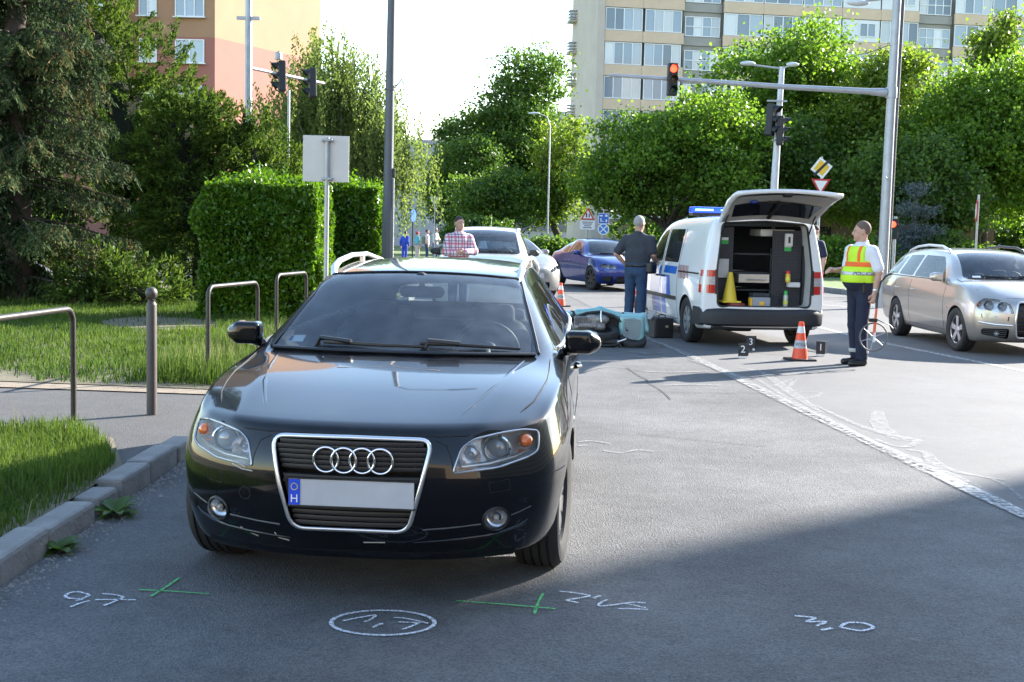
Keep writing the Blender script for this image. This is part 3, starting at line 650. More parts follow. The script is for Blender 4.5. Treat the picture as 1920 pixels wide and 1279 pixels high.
# weeping birch
def birch():
    t = E('birch_tree', (-5.55, 38.4, .05), 0, 'weeping birch with hanging twigs behind the hedges', 'tree')
    tk = O('trunk', MB().tube([(0, 0, 0), (.05, 0, 2.5), (-.1, 0, 5.0), (.0, 0, 7.2)], [.17, .14, .09, .03], 10), M_birchb, t, smooth=60)
    ends = [(-1.5, 0, 6.4), (-.9, .5, 7.0), (-.2, 0, 7.4), (.6, -.3, 6.9), (1.3, .2, 5.9), (1.9, 0, 5.0), (2.35, .2, 4.1), (-1.9, .2, 5.5), (.2, .8, 6.4), (.9, .6, 4.9), (-.5, -.7, 6.0), (1.5, -.6, 4.6), (-1.2, -.5, 5.0)]
    C_, D_ = [], []
    for e in ends:
        b = Vector((0, 0, random.uniform(2.6, 4.8))); a, r = limb(b, e, .05, .012, .1, 7); O('limb', MB().tube(a, r, 6), M_birchb, tk, smooth=60)
        for k in range(74):
            p = Vector(a[random.randint(3, 6)]) + Vector((random.gauss(0, .42), random.gauss(0, .42), random.gauss(.0, .22))); ln = random.uniform(.6, 2.3) * (1.2 if e[0] > 1 else .9)
            m_ = int(ln * 27); sx_, sy_ = random.gauss(0, .10), random.gauss(0, .10)
            for j in range(m_):
                q = j / m_; C_.append((p.x + sx_ * q + random.gauss(0, .055), p.y + sy_ * q + random.gauss(0, .055), p.z - ln * q)); D_.append((random.gauss(0, .6), random.gauss(0, .6), -1))
    V, F = leaf_quads(np.array(C_), np.array(D_), rng.uniform(.08, .15, len(C_)), rng.uniform(.05, .085, len(C_)))
    O('crown', raw_mesh('crown', V, F, LBI), LBI, t)
birch()
# clipped hedges
def hedge(loc, size, label, n, L=.075):
    t = E('hedge', loc, R(-3), label, 'hedge', 'clipped privet hedges behind the rails')
    sx_, sy_, sz_ = size; P, D = [], []
    area = [sx_ * sz_, sx_ * sz_ * .5, sy_ * sz_, sy_ * sz_, sx_ * sy_]; pk = rng.choice(5, n, p=np.array(area) / sum(area)); u = rng.random((n, 2)); dep = np.abs(rng.normal(0, .09, n)) - .035
    X = np.zeros((n, 3)); N = np.zeros((n, 3))
    for f in range(5):
        k = pk == f; a, b = u[k, 0], u[k, 1]; d = dep[k]
        if f == 0: X[k] = np.stack([(a - .5) * sx_, -sy_ / 2 + d, b * sz_], 1); N[k] = (0, -1, 0)
        elif f == 1: X[k] = np.stack([(a - .5) * sx_, sy_ / 2 - d, b * sz_], 1); N[k] = (0, 1, 0)
        elif f == 2: X[k] = np.stack([-sx_ / 2 + d, (a - .5) * sy_, b * sz_], 1); N[k] = (-1, 0, 0)
        elif f == 3: X[k] = np.stack([sx_ / 2 - d, (a - .5) * sy_, b * sz_], 1); N[k] = (1, 0, 0)
        else: X[k] = np.stack([(a - .5) * sx_, (b - .5) * sy_, sz_ - d], 1); N[k] = (0, 0, 1)
    # rounded shoulders and uneven clipping
    ez = np.clip((X[:, 2] - (sz_ - .35)) / .35, 0, 1); X[:, 0] *= 1 - .07 * ez ** 2; X[:, 1] *= 1 - .07 * ez ** 2
    ex = np.clip((np.abs(X[:, 0]) - (sx_ / 2 - .3)) / .3, 0, 1); X[:, 2] -= .10 * ex ** 2 * (pk == 4)
    wob = .06 * (np.sin(X[:, 0] * 5 + X[:, 2] * 4) + np.sin(X[:, 2] * 7 - X[:, 1] * 5)); X += N * wob[:, None]
    top = (pk == 4) & (rng.random(n) < .35); X[top, 2] += np.abs(rng.normal(0, .09, top.sum()))
    D = rng.normal(size=(n, 3)) * .8 + N * .5 + np.array([0, 0, .5]); s = rng.uniform(.7, 1.35, n)
    V, F = leaf_quads(X, D, L * s, L * .55 * s); O('foliage', raw_mesh('foliage', V, F, LHE), LHE, t)
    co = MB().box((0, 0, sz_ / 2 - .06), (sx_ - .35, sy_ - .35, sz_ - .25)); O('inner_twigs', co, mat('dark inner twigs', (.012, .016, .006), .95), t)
    for i in range(7): O('stem', MB().tube([(random.uniform(-.4, .4) * sx_, -sy_ * .3, 0), (random.uniform(-.4, .4) * sx_, -sy_ * .25, .6)], .018, 5), M_bark, t)
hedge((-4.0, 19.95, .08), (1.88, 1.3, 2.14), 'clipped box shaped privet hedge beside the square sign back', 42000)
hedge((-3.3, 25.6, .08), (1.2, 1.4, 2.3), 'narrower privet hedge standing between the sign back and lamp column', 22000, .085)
# yews
GY = 'dark yews beside the spruce'
def yew(loc, lobes, label, n, per=46):
    t = E('yew_tree', loc, 0, label, 'tree', GY)
    Cc, u = shell_points(lobes, n, .5); k = Cc[:, 2] > .15; Cc, u = Cc[k], u[k]; m_ = len(Cc)
    # feathery sprays: needles along short arching shoots that point outwards and up
    q = np.tile(np.linspace(0, 1, per), m_); sh = u * .8 + rng.normal(0, .35, u.shape) + np.array([0, 0, .45]); sh /= np.linalg.norm(sh, axis=1, keepdims=True); Ls = rng.uniform(.35, .75, m_)
    P = np.repeat(Cc, per, 0) + np.repeat(sh * Ls[:, None], per, 0) * q[:, None]; P[:, 2] -= .22 * q ** 2 * np.repeat(Ls, per); P += rng.normal(0, .055, P.shape) * (1.15 - q[:, None] * .7)
    D = np.repeat(sh, per, 0) + rng.normal(0, .55, P.shape)
    V, F = leaf_quads(P, D, rng.uniform(.08, .15, len(P)), rng.uniform(.03, .05, len(P))); O('crown', raw_mesh('crown', V, F, LYE), LYE, t)
    tk = O('trunk', MB().tube([(0, 0, 0), (.05, 0, min(1.5, lobes[0][2] * .5)), (0, 0, lobes[0][2])], [.2, .15, .05] if lobes[0][2] > 1 else [.06, .05, .03], 8), M_bark, t, smooth=60)
    for i in range(8):
        a, r = limb((0, 0, (.8 + i * .2) if lobes[0][2] > 1 else .1), Cc[i * 17 % m_], .06 if lobes[0][2] > 1 else .02, .012); O('limb', MB().tube(a, r, 5), M_bark, tk, smooth=60)
    for (x, y_, z, rx, ry, rz) in lobes: pass
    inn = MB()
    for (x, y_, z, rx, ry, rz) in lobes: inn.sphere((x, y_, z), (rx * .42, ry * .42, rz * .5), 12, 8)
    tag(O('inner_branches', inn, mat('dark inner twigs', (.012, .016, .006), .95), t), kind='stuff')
yew((-8.3, 27.5, .08), [(-.5, 0, 3.2, 1.8, 1.7, 2.8), (-1.3, 0, 5.0, 1.5, 1.4, 1.7), (.7, -.2, 2.2, 1.3, 1.3, 2.0), (-2.2, .5, 6.2, 1.4, 1.3, 1.4)], 'tall dark yew rising against the apricot block', 1150)
yew((-6.6, 25.8, .08), [(0, 0, 2.1, 1.15, 1.1, 2.0), (-.4, 0, 3.1, .85, .8, 1.1)], 'middle dark yew stepping down towards the hedge', 620)
yew((-5.2, 25.6, .08), [(0, 0, 1.7, .85, .9, 1.6), (-.3, 0, 2.7, .55, .6, .9), (.35, 0, 2.0, .5, .6, .7)], 'small pointed yew directly behind the box hedge', 480)
# spruce
def spruce():
    t = E('spruce_tree', (-9.0, 22.3, .08), 0, 'big spruce with drooping branches and brown tips at the left', 'tree')
    O('trunk', MB().tube([(0, 0, 0), (0, 0, 5), (0, 0, 10.5)], [.28, .2, .03], 10), M_bark, t, smooth=60)
    C_, D_, C2, D2 = [], [], [], []; bm_ = MB(); z = .35
    while z < 10.2:
        rr = 2.35 * (1 - z / 11.2) ** .8 * (1 if z > .9 else .85); nb = 9 if z < 6 else 7
        for k in range(nb):
            a = random.uniform(0, 2 * pi); L = rr * random.uniform(.8, 1.15); dr = random.uniform(.15, .32)
            ca, sa = math.cos(a), math.sin(a); zz = z + random.uniform(-.18, .18)
            path = [Vector((ca * L * s_, sa * L * s_, zz + .12 * s_ - dr * L * s_ ** 1.6 + .10 * L * max(0, s_ - .75) * 2)) for s_ in np.linspace(0, 1, 7)]
            bm_.tube(path, [.03, .027, .023, .019, .015, .01, .006], 5)
            ns = int(L * 17)
            for j in range(ns):
                s_ = .06 + .94 * j / ns; i = min(5, int(s_ * 6)); p = path[i].lerp(path[i + 1], s_ * 6 - i)
                for sdx in (-1, 1):
                    tl = random.uniform(.28, .62) * (1.15 - .5 * s_); side = Vector((-sa, ca, 0)) * sdx * random.uniform(.25, .9) + Vector((ca, sa, 0)) * .35 + Vector((0, 0, -random.uniform(.5, 1.5)))
                    side.normalize(); br = s_ > .5 and random.random() < .2
                    for q in range(9):
                        c = p + side * tl * (q + .5) / 9; (C2 if br else C_).append((c.x + random.gauss(0, .014), c.y + random.gauss(0, .014), c.z)); (D2 if br else D_).append((side.x + random.gauss(0, .45), side.y + random.gauss(0, .45), side.z + random.gauss(0, .4)))
        z += .33
    tag(O('branches', bm_, M_bark, t, smooth=60), kind='stuff')
    for nm, c, d, m in (('needles', C_, D_, LSP), ('brown_tips', C2, D2, LBR)):
        V, F = leaf_quads(np.array(c), np.array(d), rng.uniform(.08, .13, len(c)), rng.uniform(.028, .045, len(c))); tag(O(nm, raw_mesh(nm, V, F, m), m, t), kind='stuff')
spruce()
# shrubs
def shrub(loc, lobes, label, n, m, L=.12, nm='shrub'):
    t = E(nm, loc, 0, label, 'shrub'); foliage('foliage', lobes, n, 34, .16, L, L * .7, m, t, .3)
    for i in range(5): O('stem', MB().tube([(0, 0, 0), (random.uniform(-.5, .5), random.uniform(-.3, .3), lobes[0][2])], [.03, .01], 5), M_bark, t, smooth=60)
yew((-6.6, 21.6, .09), [(0, 0, .22, .8, .5, .25), (-.8, 0, .35, .6, .5, .35)], 'low spreading juniper at the foot of the spruce', 200, 34)
shrub((12.2, 46.3, .1), [(0, 0, .8, 1.7, 1.0, .8), (1.6, .2, .7, 1.3, .9, .7)], 'rounded green shrub behind the island by the second policeman', 240, LG1, .16)
shrub((16.2, 47.2, .1), [(0, 0, .9, 2.0, 1.0, .9)], 'shrub row under the mast hidden by the policeman', 200, LG2, .16)
shrub((21.0, 45.5, .1), [(0, 0, 1.1, 2.2, 1.2, 1.1), (2.2, 0, 1.3, 1.8, 1.2, 1.2)], 'bright leafy shrub behind the silver car roof', 300, LG3, .17)
shrub((.9, 58.6, .1), [(0, 0, .6, 2.2, .8, .6)], 'low shrub under the plane tree beside the pale cars', 160, LG2, .16)
shrub((-1.8, 59.5, .1), [(0, 0, 1.0, 2.0, 1.0, 1.0)], 'dark shrub behind the white crossover roof', 220, LG2, .16)
bs = E('blue_spruce', (15.1, 46.5, .1), 0, 'blue grey young spruce beside the tall mast', 'tree')
O('trunk', MB().tube([(0, 0, 0), (0, 0, 3.6)], [.08, .01], 6), M_bark, bs)
foliage('needles', [(0, 0, 1.0, 1.3, 1.2, .35), (0, 0, 1.8, 1.0, 1.0, .3), (0, 0, 2.6, .75, .7, .3), (0, 0, 3.3, .4, .4, .3), (-.6, 0, 1.4, .8, .6, .2)], 260, 34, .15, .13, .035, LBLU, bs, .3)
# a wooded belt far behind, closing the gaps between the near trees
for i, (x0, x1, yy, hh, m_) in enumerate(((9, 46, 72, 5.5, LG2), (-60, -24, 60, 4, LG2))):
    lob = [(x, rng.uniform(-2, 2), hh * rng.uniform(.35, .5), 3.4, 2.5, hh * rng.uniform(.42, .6)) for x in np.arange(x0, x1, 3.2)]
    Cc, u = shell_points(lob, 1500, .4); P = np.repeat(Cc, 16, 0) + rng.normal(0, .4, (len(Cc) * 16, 3)); P[:, 1] += yy; P[:, 2] = np.abs(P[:, 2]) + .1
    V, F = leaf_quads(P, rng.normal(size=P.shape), .42, .32); me_ = raw_mesh('distant_wood', V, F, m_)
    O('distant_wood', me_, m_, kind='stuff', label=('belt of distant trees filling the gaps behind the maples', 'belt of distant trees far left behind conifers')[i], cat='trees')

# ---- grass
LGR = leaf_mat('grass blades', (.042, .08, .016), (.105, .165, .042), .38, .65, tcol=(1.35, 1.3, .7)); LDRY = leaf_mat('dry grass stalks', (.20, .20, .09), (.32, .30, .16), .4, .65)
def in_poly(P, poly):
    x, y_ = P[:, 0], P[:, 1]; c = np.zeros(len(P), bool); n = len(poly)
    for i in range(n):
        (x0, y0), (x1, y1) = poly[i], poly[(i + 1) % n]
        k = ((y0 > y_) != (y1 > y_)) & (x < (x1 - x0) * (y_ - y0) / (y1 - y0 + 1e-12) + x0); c ^= k
    return c
def grass(name, poly, n, h0, h1, w_, z0, label, thin=None, m=LGR, lean=.45):
    xs = [p[0] for p in poly]; ys_ = [p[1] for p in poly]
    P = np.stack([rng.uniform(min(xs), max(xs), n), rng.uniform(min(ys_), max(ys_), n)], 1); P = P[in_poly(P, poly)]
    if thin is not None: P = P[rng.random(len(P)) < thin(P)]
    k = len(P); h = rng.uniform(h0, h1, k) * (.65 + .5 * (np.sin(P[:, 0] * 4.1 + 2 * np.sin(P[:, 1] * 2.3)) * .5 + .5)); a = rng.uniform(0, 2 * pi, k); ln = np.abs(rng.normal(0, lean, k)) * h; b = rng.uniform(0, 2 * pi, k)
    dx, dy = np.cos(a) * w_ / 2, np.sin(a) * w_ / 2; lx, ly = np.cos(b) * ln, np.sin(b) * ln; z = np.full(k, z0)
    base = np.stack([P[:, 0], P[:, 1], z], 1); o = np.zeros(k)
    v0 = base + np.stack([dx, dy, o], 1); v1 = base - np.stack([dx, dy, o], 1); mid_ = base + np.stack([lx * .35, ly * .35, h * .62], 1); v2 = mid_ - np.stack([dx, dy, o], 1) * .75; v3 = mid_ + np.stack([dx, dy, o], 1) * .75; tip = base + np.stack([lx, ly, h * (1 - .25 * (ln / h))], 1)
    V = np.stack([v0, v1, v2, v3, tip], 1).reshape(-1, 3); i = np.arange(k)[:, None] * 5
    F = np.concatenate([i + np.array([[0, 1, 2]]), i + np.array([[0, 2, 3]]), i + np.array([[3, 2, 4]])], 0)
    return O(name, raw_mesh(name, V, F, m), m, kind='stuff', label=label, cat='grass')
nearp = [(-6, 3.4), (-2.36, 3.4), (-2.36, 7.0), (-2.45, 7.55), (-2.75, 8.2), (-3.1, 8.7), (-6, 8.9)]
grass('verge_grass', nearp, 110000, .04, .14, .006, .09, 'long grass of the near verge along the kerb', thin=lambda P: np.clip((-2.36 - P[:, 0]) * 4 + .25, 0, 1) * .9)
grass('verge_stalks', nearp, 160, .2, .36, .004, .09, 'dry seed stalks above the near verge grass', m=LDRY, lean=.3)
def patchy(P): return np.clip(1.1 - 1.4 * ((np.sin(P[:, 0] * 1.1 + 1) * np.sin(P[:, 1] * .9 + P[:, 0] * .4) > .55)), .06, 1) * np.clip((P[:, 1] - 11.2) * 2.2 + .15, .1, 1)
farp = [(-13, 12.1), (-8, 11.7), (-4.6, 11.3), (-2.4, 11.05), (-2.4, 27), (-13, 27)]
grass('lawn_grass', farp, 150000, .05, .13, .010, .09, 'uneven sunlit lawn between the footpath and the conifers', thin=patchy)
grass('lawn_stalks', [(-3.6, 11.6), (-2.4, 11.3), (-2.4, 15.5), (-3.4, 15.5)], 600, .22, .42, .006, .09, 'tall pale seeding grass round the hoop rails', lean=.3, m=LDRY)
grass('tall_grass', [(-3.6, 11.4), (-2.4, 11.2), (-2.4, 16), (-3.5, 16)], 6000, .16, .32, .008, .09, 'rank tall grass growing round the hoop rails')
# broad leaved weeds in the gutter
def weed(loc, r, n, label):
    t = E('weed', loc, 0, label, 'weed', 'weeds growing in the kerb joint')
    for i in range(n):
        a = 2 * pi * i / n + random.uniform(-.3, .3); L = r * random.uniform(.7, 1.2); e = random.uniform(.15, .8); w_ = L * .17
        u_ = Vector((math.cos(a), math.sin(a), 0)); s_ = Vector((-u_.y, u_.x, 0)); V = []
        for q in (0, .25, .5, .75, 1):
            c = u_ * L * q * math.cos(e) + Vector((0, 0, L * math.sin(e) * q - .5 * L * q * q * .6)); ww = w_ * (math.sin(pi * min(.98, q * .8 + .12))); V += [c - s_ * ww + Vector((0, 0, ww * .3)), c, c + s_ * ww + Vector((0, 0, ww * .3))]
        O('leaf', MB().add([v + Vector((0, 0, .012)) for v in V], [(3 * k, 3 * k + 1, 3 * k + 4, 3 * k + 3) for k in range(4)] + [(3 * k + 1, 3 * k + 2, 3 * k + 5, 3 * k + 4) for k in range(4)]), LG2, t, smooth=60)
weed((-2.13, 6.55, 0), .16, 19, 'broad leaved weed by the broken kerb stone'); weed((-2.16, 5.78, 0), .14, 18, 'bushy weed sprouting where two kerb stones meet'); weed((-2.15, 6.72, 0), .10, 13, 'smaller weed just behind the broad leaved one')
# ================================================================ street furniture
M_galv = mat('galvanised steel', (.42, .44, .46), .5, .55, var=.15, vs_=5, bump=.1, bs=30); M_dpole = mat('dark grey painted pole', (.10, .11, .125), .5, .2, var=.12, vs_=4); M_rail = mat('weathered dark rail paint', (.055, .048, .042), .45, .4, var=.25, vs_=25, bump=.2, bs=80); M_sig = mat('signal housing black', (.014, .015, .016), .55)
M_signb = mat('bare aluminium sign back', (.55, .55, .53), .5, .35, var=.08, vs_=4)
def hoop(p0, p1, h, label, r=.021):
    a, b = Vector(p0), Vector(p1); t = E('hoop_rail', (a.x, a.y, a.z), 0, label, 'rail', 'bent tube hoop rails along the kerb'); d = b - a; u_ = d.normalized(); c = .10
    pts = [Vector((0, 0, -.05)), Vector((0, 0, h - c))]
    for k in range(1, 6): th = k / 5 * pi / 2; pts.append(u_ * c * (1 - math.cos(th)) + Vector((0, 0, h - c + c * math.sin(th))))
    for k in range(0, 6): th = k / 5 * pi / 2; pts.append(d - u_ * c * (1 - math.sin(th)) + Vector((0, 0, h - c + c * math.cos(th))))
    pts += [d + Vector((0, 0, -.05))]
    O('tube', MB().tube(pts, r, 12), M_rail, t, smooth=60)
    for p in (Vector((0, 0, 0)), d): O('ground_sleeve', MB().lathe([(r * 1.35, -.02), (r * 1.3, .012), (r, .02)], 14, (p.x, p.y, 0)), M_rail, t, smooth=40)
hoop((-3.21, 8.93, .08), (-3.36, 7.55, .08), .87, 'hoop rail nearest the long verge grass, cut off by the frame')
hoop((-2.93, 11.77, .08), (-2.70, 12.95, .08), .90, 'hoop rail beside the bollard with seeding grass round it')
hoop((-2.78, 14.4, .08), (-2.60, 15.4, .08), .92, 'hoop rail standing before the corner of the box hedge')
bo = E('bollard', (-2.83, 9.59, .07), 0, 'slim dark steel bollard with ball top on the footpath', 'bollard')
O('post', MB().lathe([(.040, -.05), (.040, .87), (.037, .885), (.028, .895), (.028, .91), (.038, .915)], 20), mat('bollard brown grey paint', (.085, .07, .065), .5, .2, var=.15, vs_=20), bo, smooth=40)
O('ball', MB().sphere((0, 0, .965), (.047, .047, .05), 20, 12), mat('bollard brown grey paint', (.085, .07, .065)), bo, smooth=60)
# square sign seen from behind
sb = E('road_sign', (-2.47, 16.2, .08), R(2), 'square road sign seen from behind on a thin galvanised post', 'sign')
O('post', MB().tube([(0, -.05, 0), (0, -.05, 2.66)], .03, 12), M_galv, sb, smooth=60); O('panel', MB().box((-.02, 0, 2.38), (.60, .012, .60)), M_signb, sb, bevel=.004)
for z in (2.62, 2.12): O('clamp', MB().box((0, -.045, z), (.14, .09, .035)), M_galv, sb, bevel=.006); O('bolt', MB().sphere((.05, -.09, z), .01), M_galv, sb)
# tall lamp column behind the black car
lc = E('lamp_column', (-2.27, 22, 0), 0, 'tall dark grey lamp column with clamp bands behind the black car', 'lamp post')
O('shaft', MB().tube([(0, 0, 0), (0, 0, 1.9), (0, 0, 2.0), (.01, 0, 4.5), (.04, 0, 9.0)], [.105, .10, .088, .078, .055], 16), M_dpole, lc, smooth=40)
O('cable_conduit', MB().tube([(.10, -.03, 0), (.097, -.03, 2.45)], .018, 8), M_galv, lc, smooth=60)
for z in (1.45, 2.5, 4.0): O('band', MB().lathe([(.096, 0), (.096, .035)], 16, (.006, 0, z)), M_dpole, lc, smooth=40)
O('bracket', MB().tube([(.08, 0, 4.02), (.22, .0, 4.2)], .012, 6), M_dpole, lc); O('fitting', MB().box((.10, -.02, 2.55), (.05, .06, .16)), M_black, lc, bevel=.01); O('access_door', MB().box((0, -.103, .75), (.09, .012, .4)), M_dpole, lc, bevel=.004)
O('lamp_arm', MB().tube([(.04, 0, 9.0), (.3, 0, 9.4), (1.2, 0, 9.5)], .035, 8), M_dpole, lc, smooth=60); O('luminaire', MB().box((1.45, 0, 9.5), (.6, .22, .1)), M_dpole, lc, bevel=.04)
def signal(root, p, rz, lit=None, s=1., tilt=0., back=True):
    """three lamp head; local front is -y"""
    h = E('signal_head'); h.parent = root; h.location = p; h.rotation_euler = (0, tilt, rz); h.scale = (s, s, s)
    O('housing', MB().box((0, 0, 0), (.26, .20, .84)), M_sig, h, bevel=.03)
    for i, c in enumerate(('red', 'amber', 'green')):
        z = .27 - i * .27; on = lit == c
        m = mat(f'{c} signal lit', {'red': (1, .06, .03), 'amber': (1, .3, .03), 'green': (.05, .9, .4)}[c], .3, emit=1.6, ecol={'red': (1, .05, .02), 'amber': (1, .25, .03), 'green': (.05, .9, .4)}[c]) if on else mat(f'{c} signal unlit', {'red': (.05, .006, .005), 'amber': (.05, .03, .005), 'green': (.005, .035, .02)}[c], .3)
        O('lens', MB().lathe([(.001, -.125), (.06, -.118), (.098, -.10)], 20, (0, 0, z), 'Y'), m, h, smooth=60)
        v = [(.112 * math.cos(a), -.10, z + .112 * math.sin(a)) for a in np.linspace(-.35, pi + .35, 14)]; v2 = [(x * .95, -.30 + .10 * (1 - (zz - z) / .112) * .9, zz - .015) for x, y_, zz in v]
        O('visor', MB().add(v + v2, [(k, k + 1, 15 + k, 14 + k) for k in range(13)]), M_sig, h, smooth=60)
    return h
# left mast with two signals facing left, behind the yews
lm_ = E('signal_mast', (-7.15, 33, 0), 0, 'galvanised signal mast with crossbar and two dark signal heads above the yews', 'traffic light')
O('mast', MB().tube([(0, 0, 0), (0, 0, 4.3), (0, 0, 8.5)], [.12, .10, .09], 14), M_galv, lm_, smooth=60); O('crossbar', MB().box((0, -.02, 6.98), (.62, .06, .09)), M_galv, lm_); O('mast_arm', MB().tube([(.0, 0, 5.70), (.75, 1.4, 5.68), (1.55, 2.9, 5.66)], .045, 8), M_galv, lm_, smooth=60)
for p in ((.68, 1.1, 5.62), (1.32, 2.3, 5.60)): signal(lm_, p, R(-72), None, 1.0, R(-8))
O('detector', MB().lathe([(.10, 0), (.10, .16), (.06, .2)], 14, (.62, .9, 6.05)), M_galv, lm_, smooth=40); O('lower_post', MB().tube([(.80, 1.5, 0), (.80, 1.5, 5.3)], .035, 8), M_galv, lm_)
# right mast with the long arm and the red signal
rm_ = E('signal_mast', (8.4, 28, 0), 0, 'tall pale mast with long horizontal arm carrying a lit red signal', 'traffic light')
O('mast', MB().tube([(0, 0, 0), (0, 0, 4.0), (.03, 0, 8.5)], [.125, .105, .085], 16), M_galv, rm_, smooth=60); O('lamp_pole', MB().tube([(.13, .10, 0), (.15, .10, 4.0), (.20, .10, 9.5)], [.06, .055, .045], 12), M_dpole, rm_, smooth=60)
O('arm', MB().tube([(0, 0, 4.86), (-2.4, -.02, 4.93), (-4.6, -.02, 5.03), (-6.35, -.02, 5.10)], [.075, .06, .05, .035], 10), M_galv, rm_, smooth=60); O('arm_collar', MB().lathe([(.125, -.12), (.125, .12)], 16, (0, 0, 4.86)), M_galv, rm_, smooth=40)
O('arm_socket', MB().tube([(-.12, 0, 4.86), (-.45, 0, 4.87)], [.10, .08], 10), M_galv, rm_, smooth=60)
sh_ = signal(rm_, (-4.95, -.12, 5.02), R(6), 'red', .86); O('head_bracket', MB().box((-4.95, 0, 5.06), (.12, .14, .10)), M_sig, rm_)
for z in (1.35, 2.55, 5.9): O('strap', MB().lathe([(.13 - z * .005, 0), (.13 - z * .005, .03)], 16, (0, 0, z)), M_galv, rm_, smooth=40)
O('lamp_arm', MB().tube([(.1, 0, 6.95), (-.3, 0, 6.92), (-.78, 0, 6.86)], .03, 8), M_galv, rm_, smooth=60); O('lamp_head', MB().sphere((-.85, 0, 6.82), (.26, .12, .07), 14, 8), mat('pale luminaire', (.6, .62, .63), .4), rm_, smooth=60); O('cable', MB().tube([(.0, 0, 5.95), (-.5, 0, 5.75), (-1.1, .3, 5.62)], .008, 5), M_black, rm_)
O('stay', MB().tube([(0, -.1, 2.9), (-.12, -.25, 2.98)], .012, 6), M_galv, rm_)
# double lamp post with signals
dl = E('lamp_post', (7.95, 38, 0), 0, 'slim double armed lamp post with a cluster of signal heads', 'lamp post')
O('shaft', MB().tube([(0, 0, 0), (.0, 0, 3.2), (.08, 0, 6.72)], [.13, .115, .08], 14), mat('pale painted post', (.55, .57, .60), .5, .2), dl, smooth=60)
for sx_, L_ in ((-1, .95), (1, .22)):
    O('lamp_arm', MB().tube([(.08, 0, 6.66), (.08 + sx_ * L_, 0, 6.76)], .03, 8), M_galv, dl, smooth=60); O('lamp_head', MB().sphere((.08 + sx_ * (L_ + .1), 0, 6.80), (.24 if sx_ < 0 else .2, .12, .07), 14, 8), mat('pale luminaire', (.6, .62, .63)), dl, smooth=60)
signal(dl, (-.22, -.12, 5.10), R(55), None, 1.15, R(6)); signal(dl, (.06, -.22, 4.78), R(75), None, 1.05, R(4)); O('cluster_bracket', MB().box((-.05, -.1, 5.68), (.6, .08, .05)), M_galv, dl); O('signal_arm', MB().box((0, -.08, 4.5), (.3, .08, .05)), M_galv, dl)
# priority diamond over give way sign
M_swhite = mat('sign white', (.75, .75, .75), .45, var=.04); M_sred = mat('sign red', (.50, .02, .025), .45, var=.04); M_syel = mat('sign yellow', (.75, .45, .02), .45, var=.04); M_sblue = mat('sign blue', (.02, .13, .50), .45, var=.04)
def ngon(nm, pts, y0, y1, m, parent): return O(nm, MB().prism(pts, 'Y', y0, y1), m, parent)
ps = E('road_sign', (10.36, 42, 0), R(-6), 'yellow diamond end of priority sign above a give way triangle', 'sign')
O('post', MB().tube([(0, .03, 0), (0, .03, 4.3)], .03, 10), M_galv, ps, smooth=60)
dm_ = lambda r: [(r, 0), (0, r), (-r, 0), (0, -r)]
sh3 = lambda pts, z, a=0: [(x * math.cos(a) - y_ * math.sin(a), x * math.sin(a) + y_ * math.cos(a) + z) for x, y_ in pts]
ngon('diamond_plate', sh3(dm_(.37), 3.92, .15), -.006, .006, M_swhite, ps); ngon('yellow_field', sh3(dm_(.27), 3.92, .15), -.010, -.006, M_syel, ps)
ngon('black_bar', sh3([(-.045, -.36), (.045, -.36), (.045, .36), (-.045, .36)], 3.92, -pi / 4 + .02), -.014, -.010, M_sig, ps)
tri = lambda r: [(-r * .87, r * .5), (r * .87, r * .5), (0, -r)]
ngon('give_way_plate', sh3(tri(.37), 3.36), -.006, .006, M_sred, ps); ngon('white_field', sh3(tri(.25), 3.36), -.010, -.006, M_swhite, ps)
# amber flasher behind the van, pedestrian red by the mast
am = E('warning_light', (9.85, 40, 0), 0, 'glowing orange round warning light beside the raised tailgate', 'signal light')
O('post', MB().tube([(0, .05, 0), (0, .05, 2.7)], .04, 10), M_galv, am, smooth=60); O('lens', MB().lathe([(.001, -.06), (.12, -.05), (.19, 0), (.19, .05)], 24, (0, 0, 2.52), 'Y'), mat('lit orange lens', (1, .2, .03), .3, emit=1.2, ecol=(1, .16, .02)), am, smooth=60); O('housing', MB().lathe([(.22, .0), (.22, .10)], 24, (0, 0, 2.52), 'Y'), M_sig, am, smooth=40); O('slash', MB().box((0, -.065, 2.52), (.03, .004, .26), ry=R(35)), M_sig, am)
pr_ = E('pedestrian_signal', (10.4, 34, 0), 0, 'pedestrian signal showing red beside the tall mast', 'traffic light')
O('post', MB().tube([(.1, .05, 0), (.1, .05, 2.2)], .045, 10), M_galv, pr_, smooth=60); O('housing', MB().box((.02, 0, 1.86), (.26, .18, .56)), M_sig, pr_, bevel=.02); O('red_lens', MB().lathe([(.001, -.12), (.07, -.11), (.085, -.09)], 20, (0, 0, 1.98), 'Y'), mat('red signal lit', (1, .06, .03)), pr_, smooth=60); O('dark_lens', MB().lathe([(.001, -.12), (.07, -.11), (.085, -.09)], 20, (0, 0, 1.74), 'Y'), mat('green signal unlit', (.005, .035, .02)), pr_, smooth=60); O('visor', MB().box((.38, .0, 1.92), (.42, .12, .08)), M_sig, pr_)
rs = E('road_sign', (12.7, 34, .1), R(-106), 'round red rimmed sign seen edge on behind the silver car', 'sign')
O('post', MB().tube([(.0, .04, 0), (0, .04, 2.75)], .03, 10), M_galv, rs, smooth=60); O('disc', MB().lathe([(.30, -.006), (.30, .006)], 32, (0, 0, 2.3), 'Y'), M_sred, rs, smooth=40); O('white_field', MB().lathe([(.21, -.01), (.21, -.006)], 32, (0, 0, 2.3), 'Y'), M_swhite, rs, smooth=40)
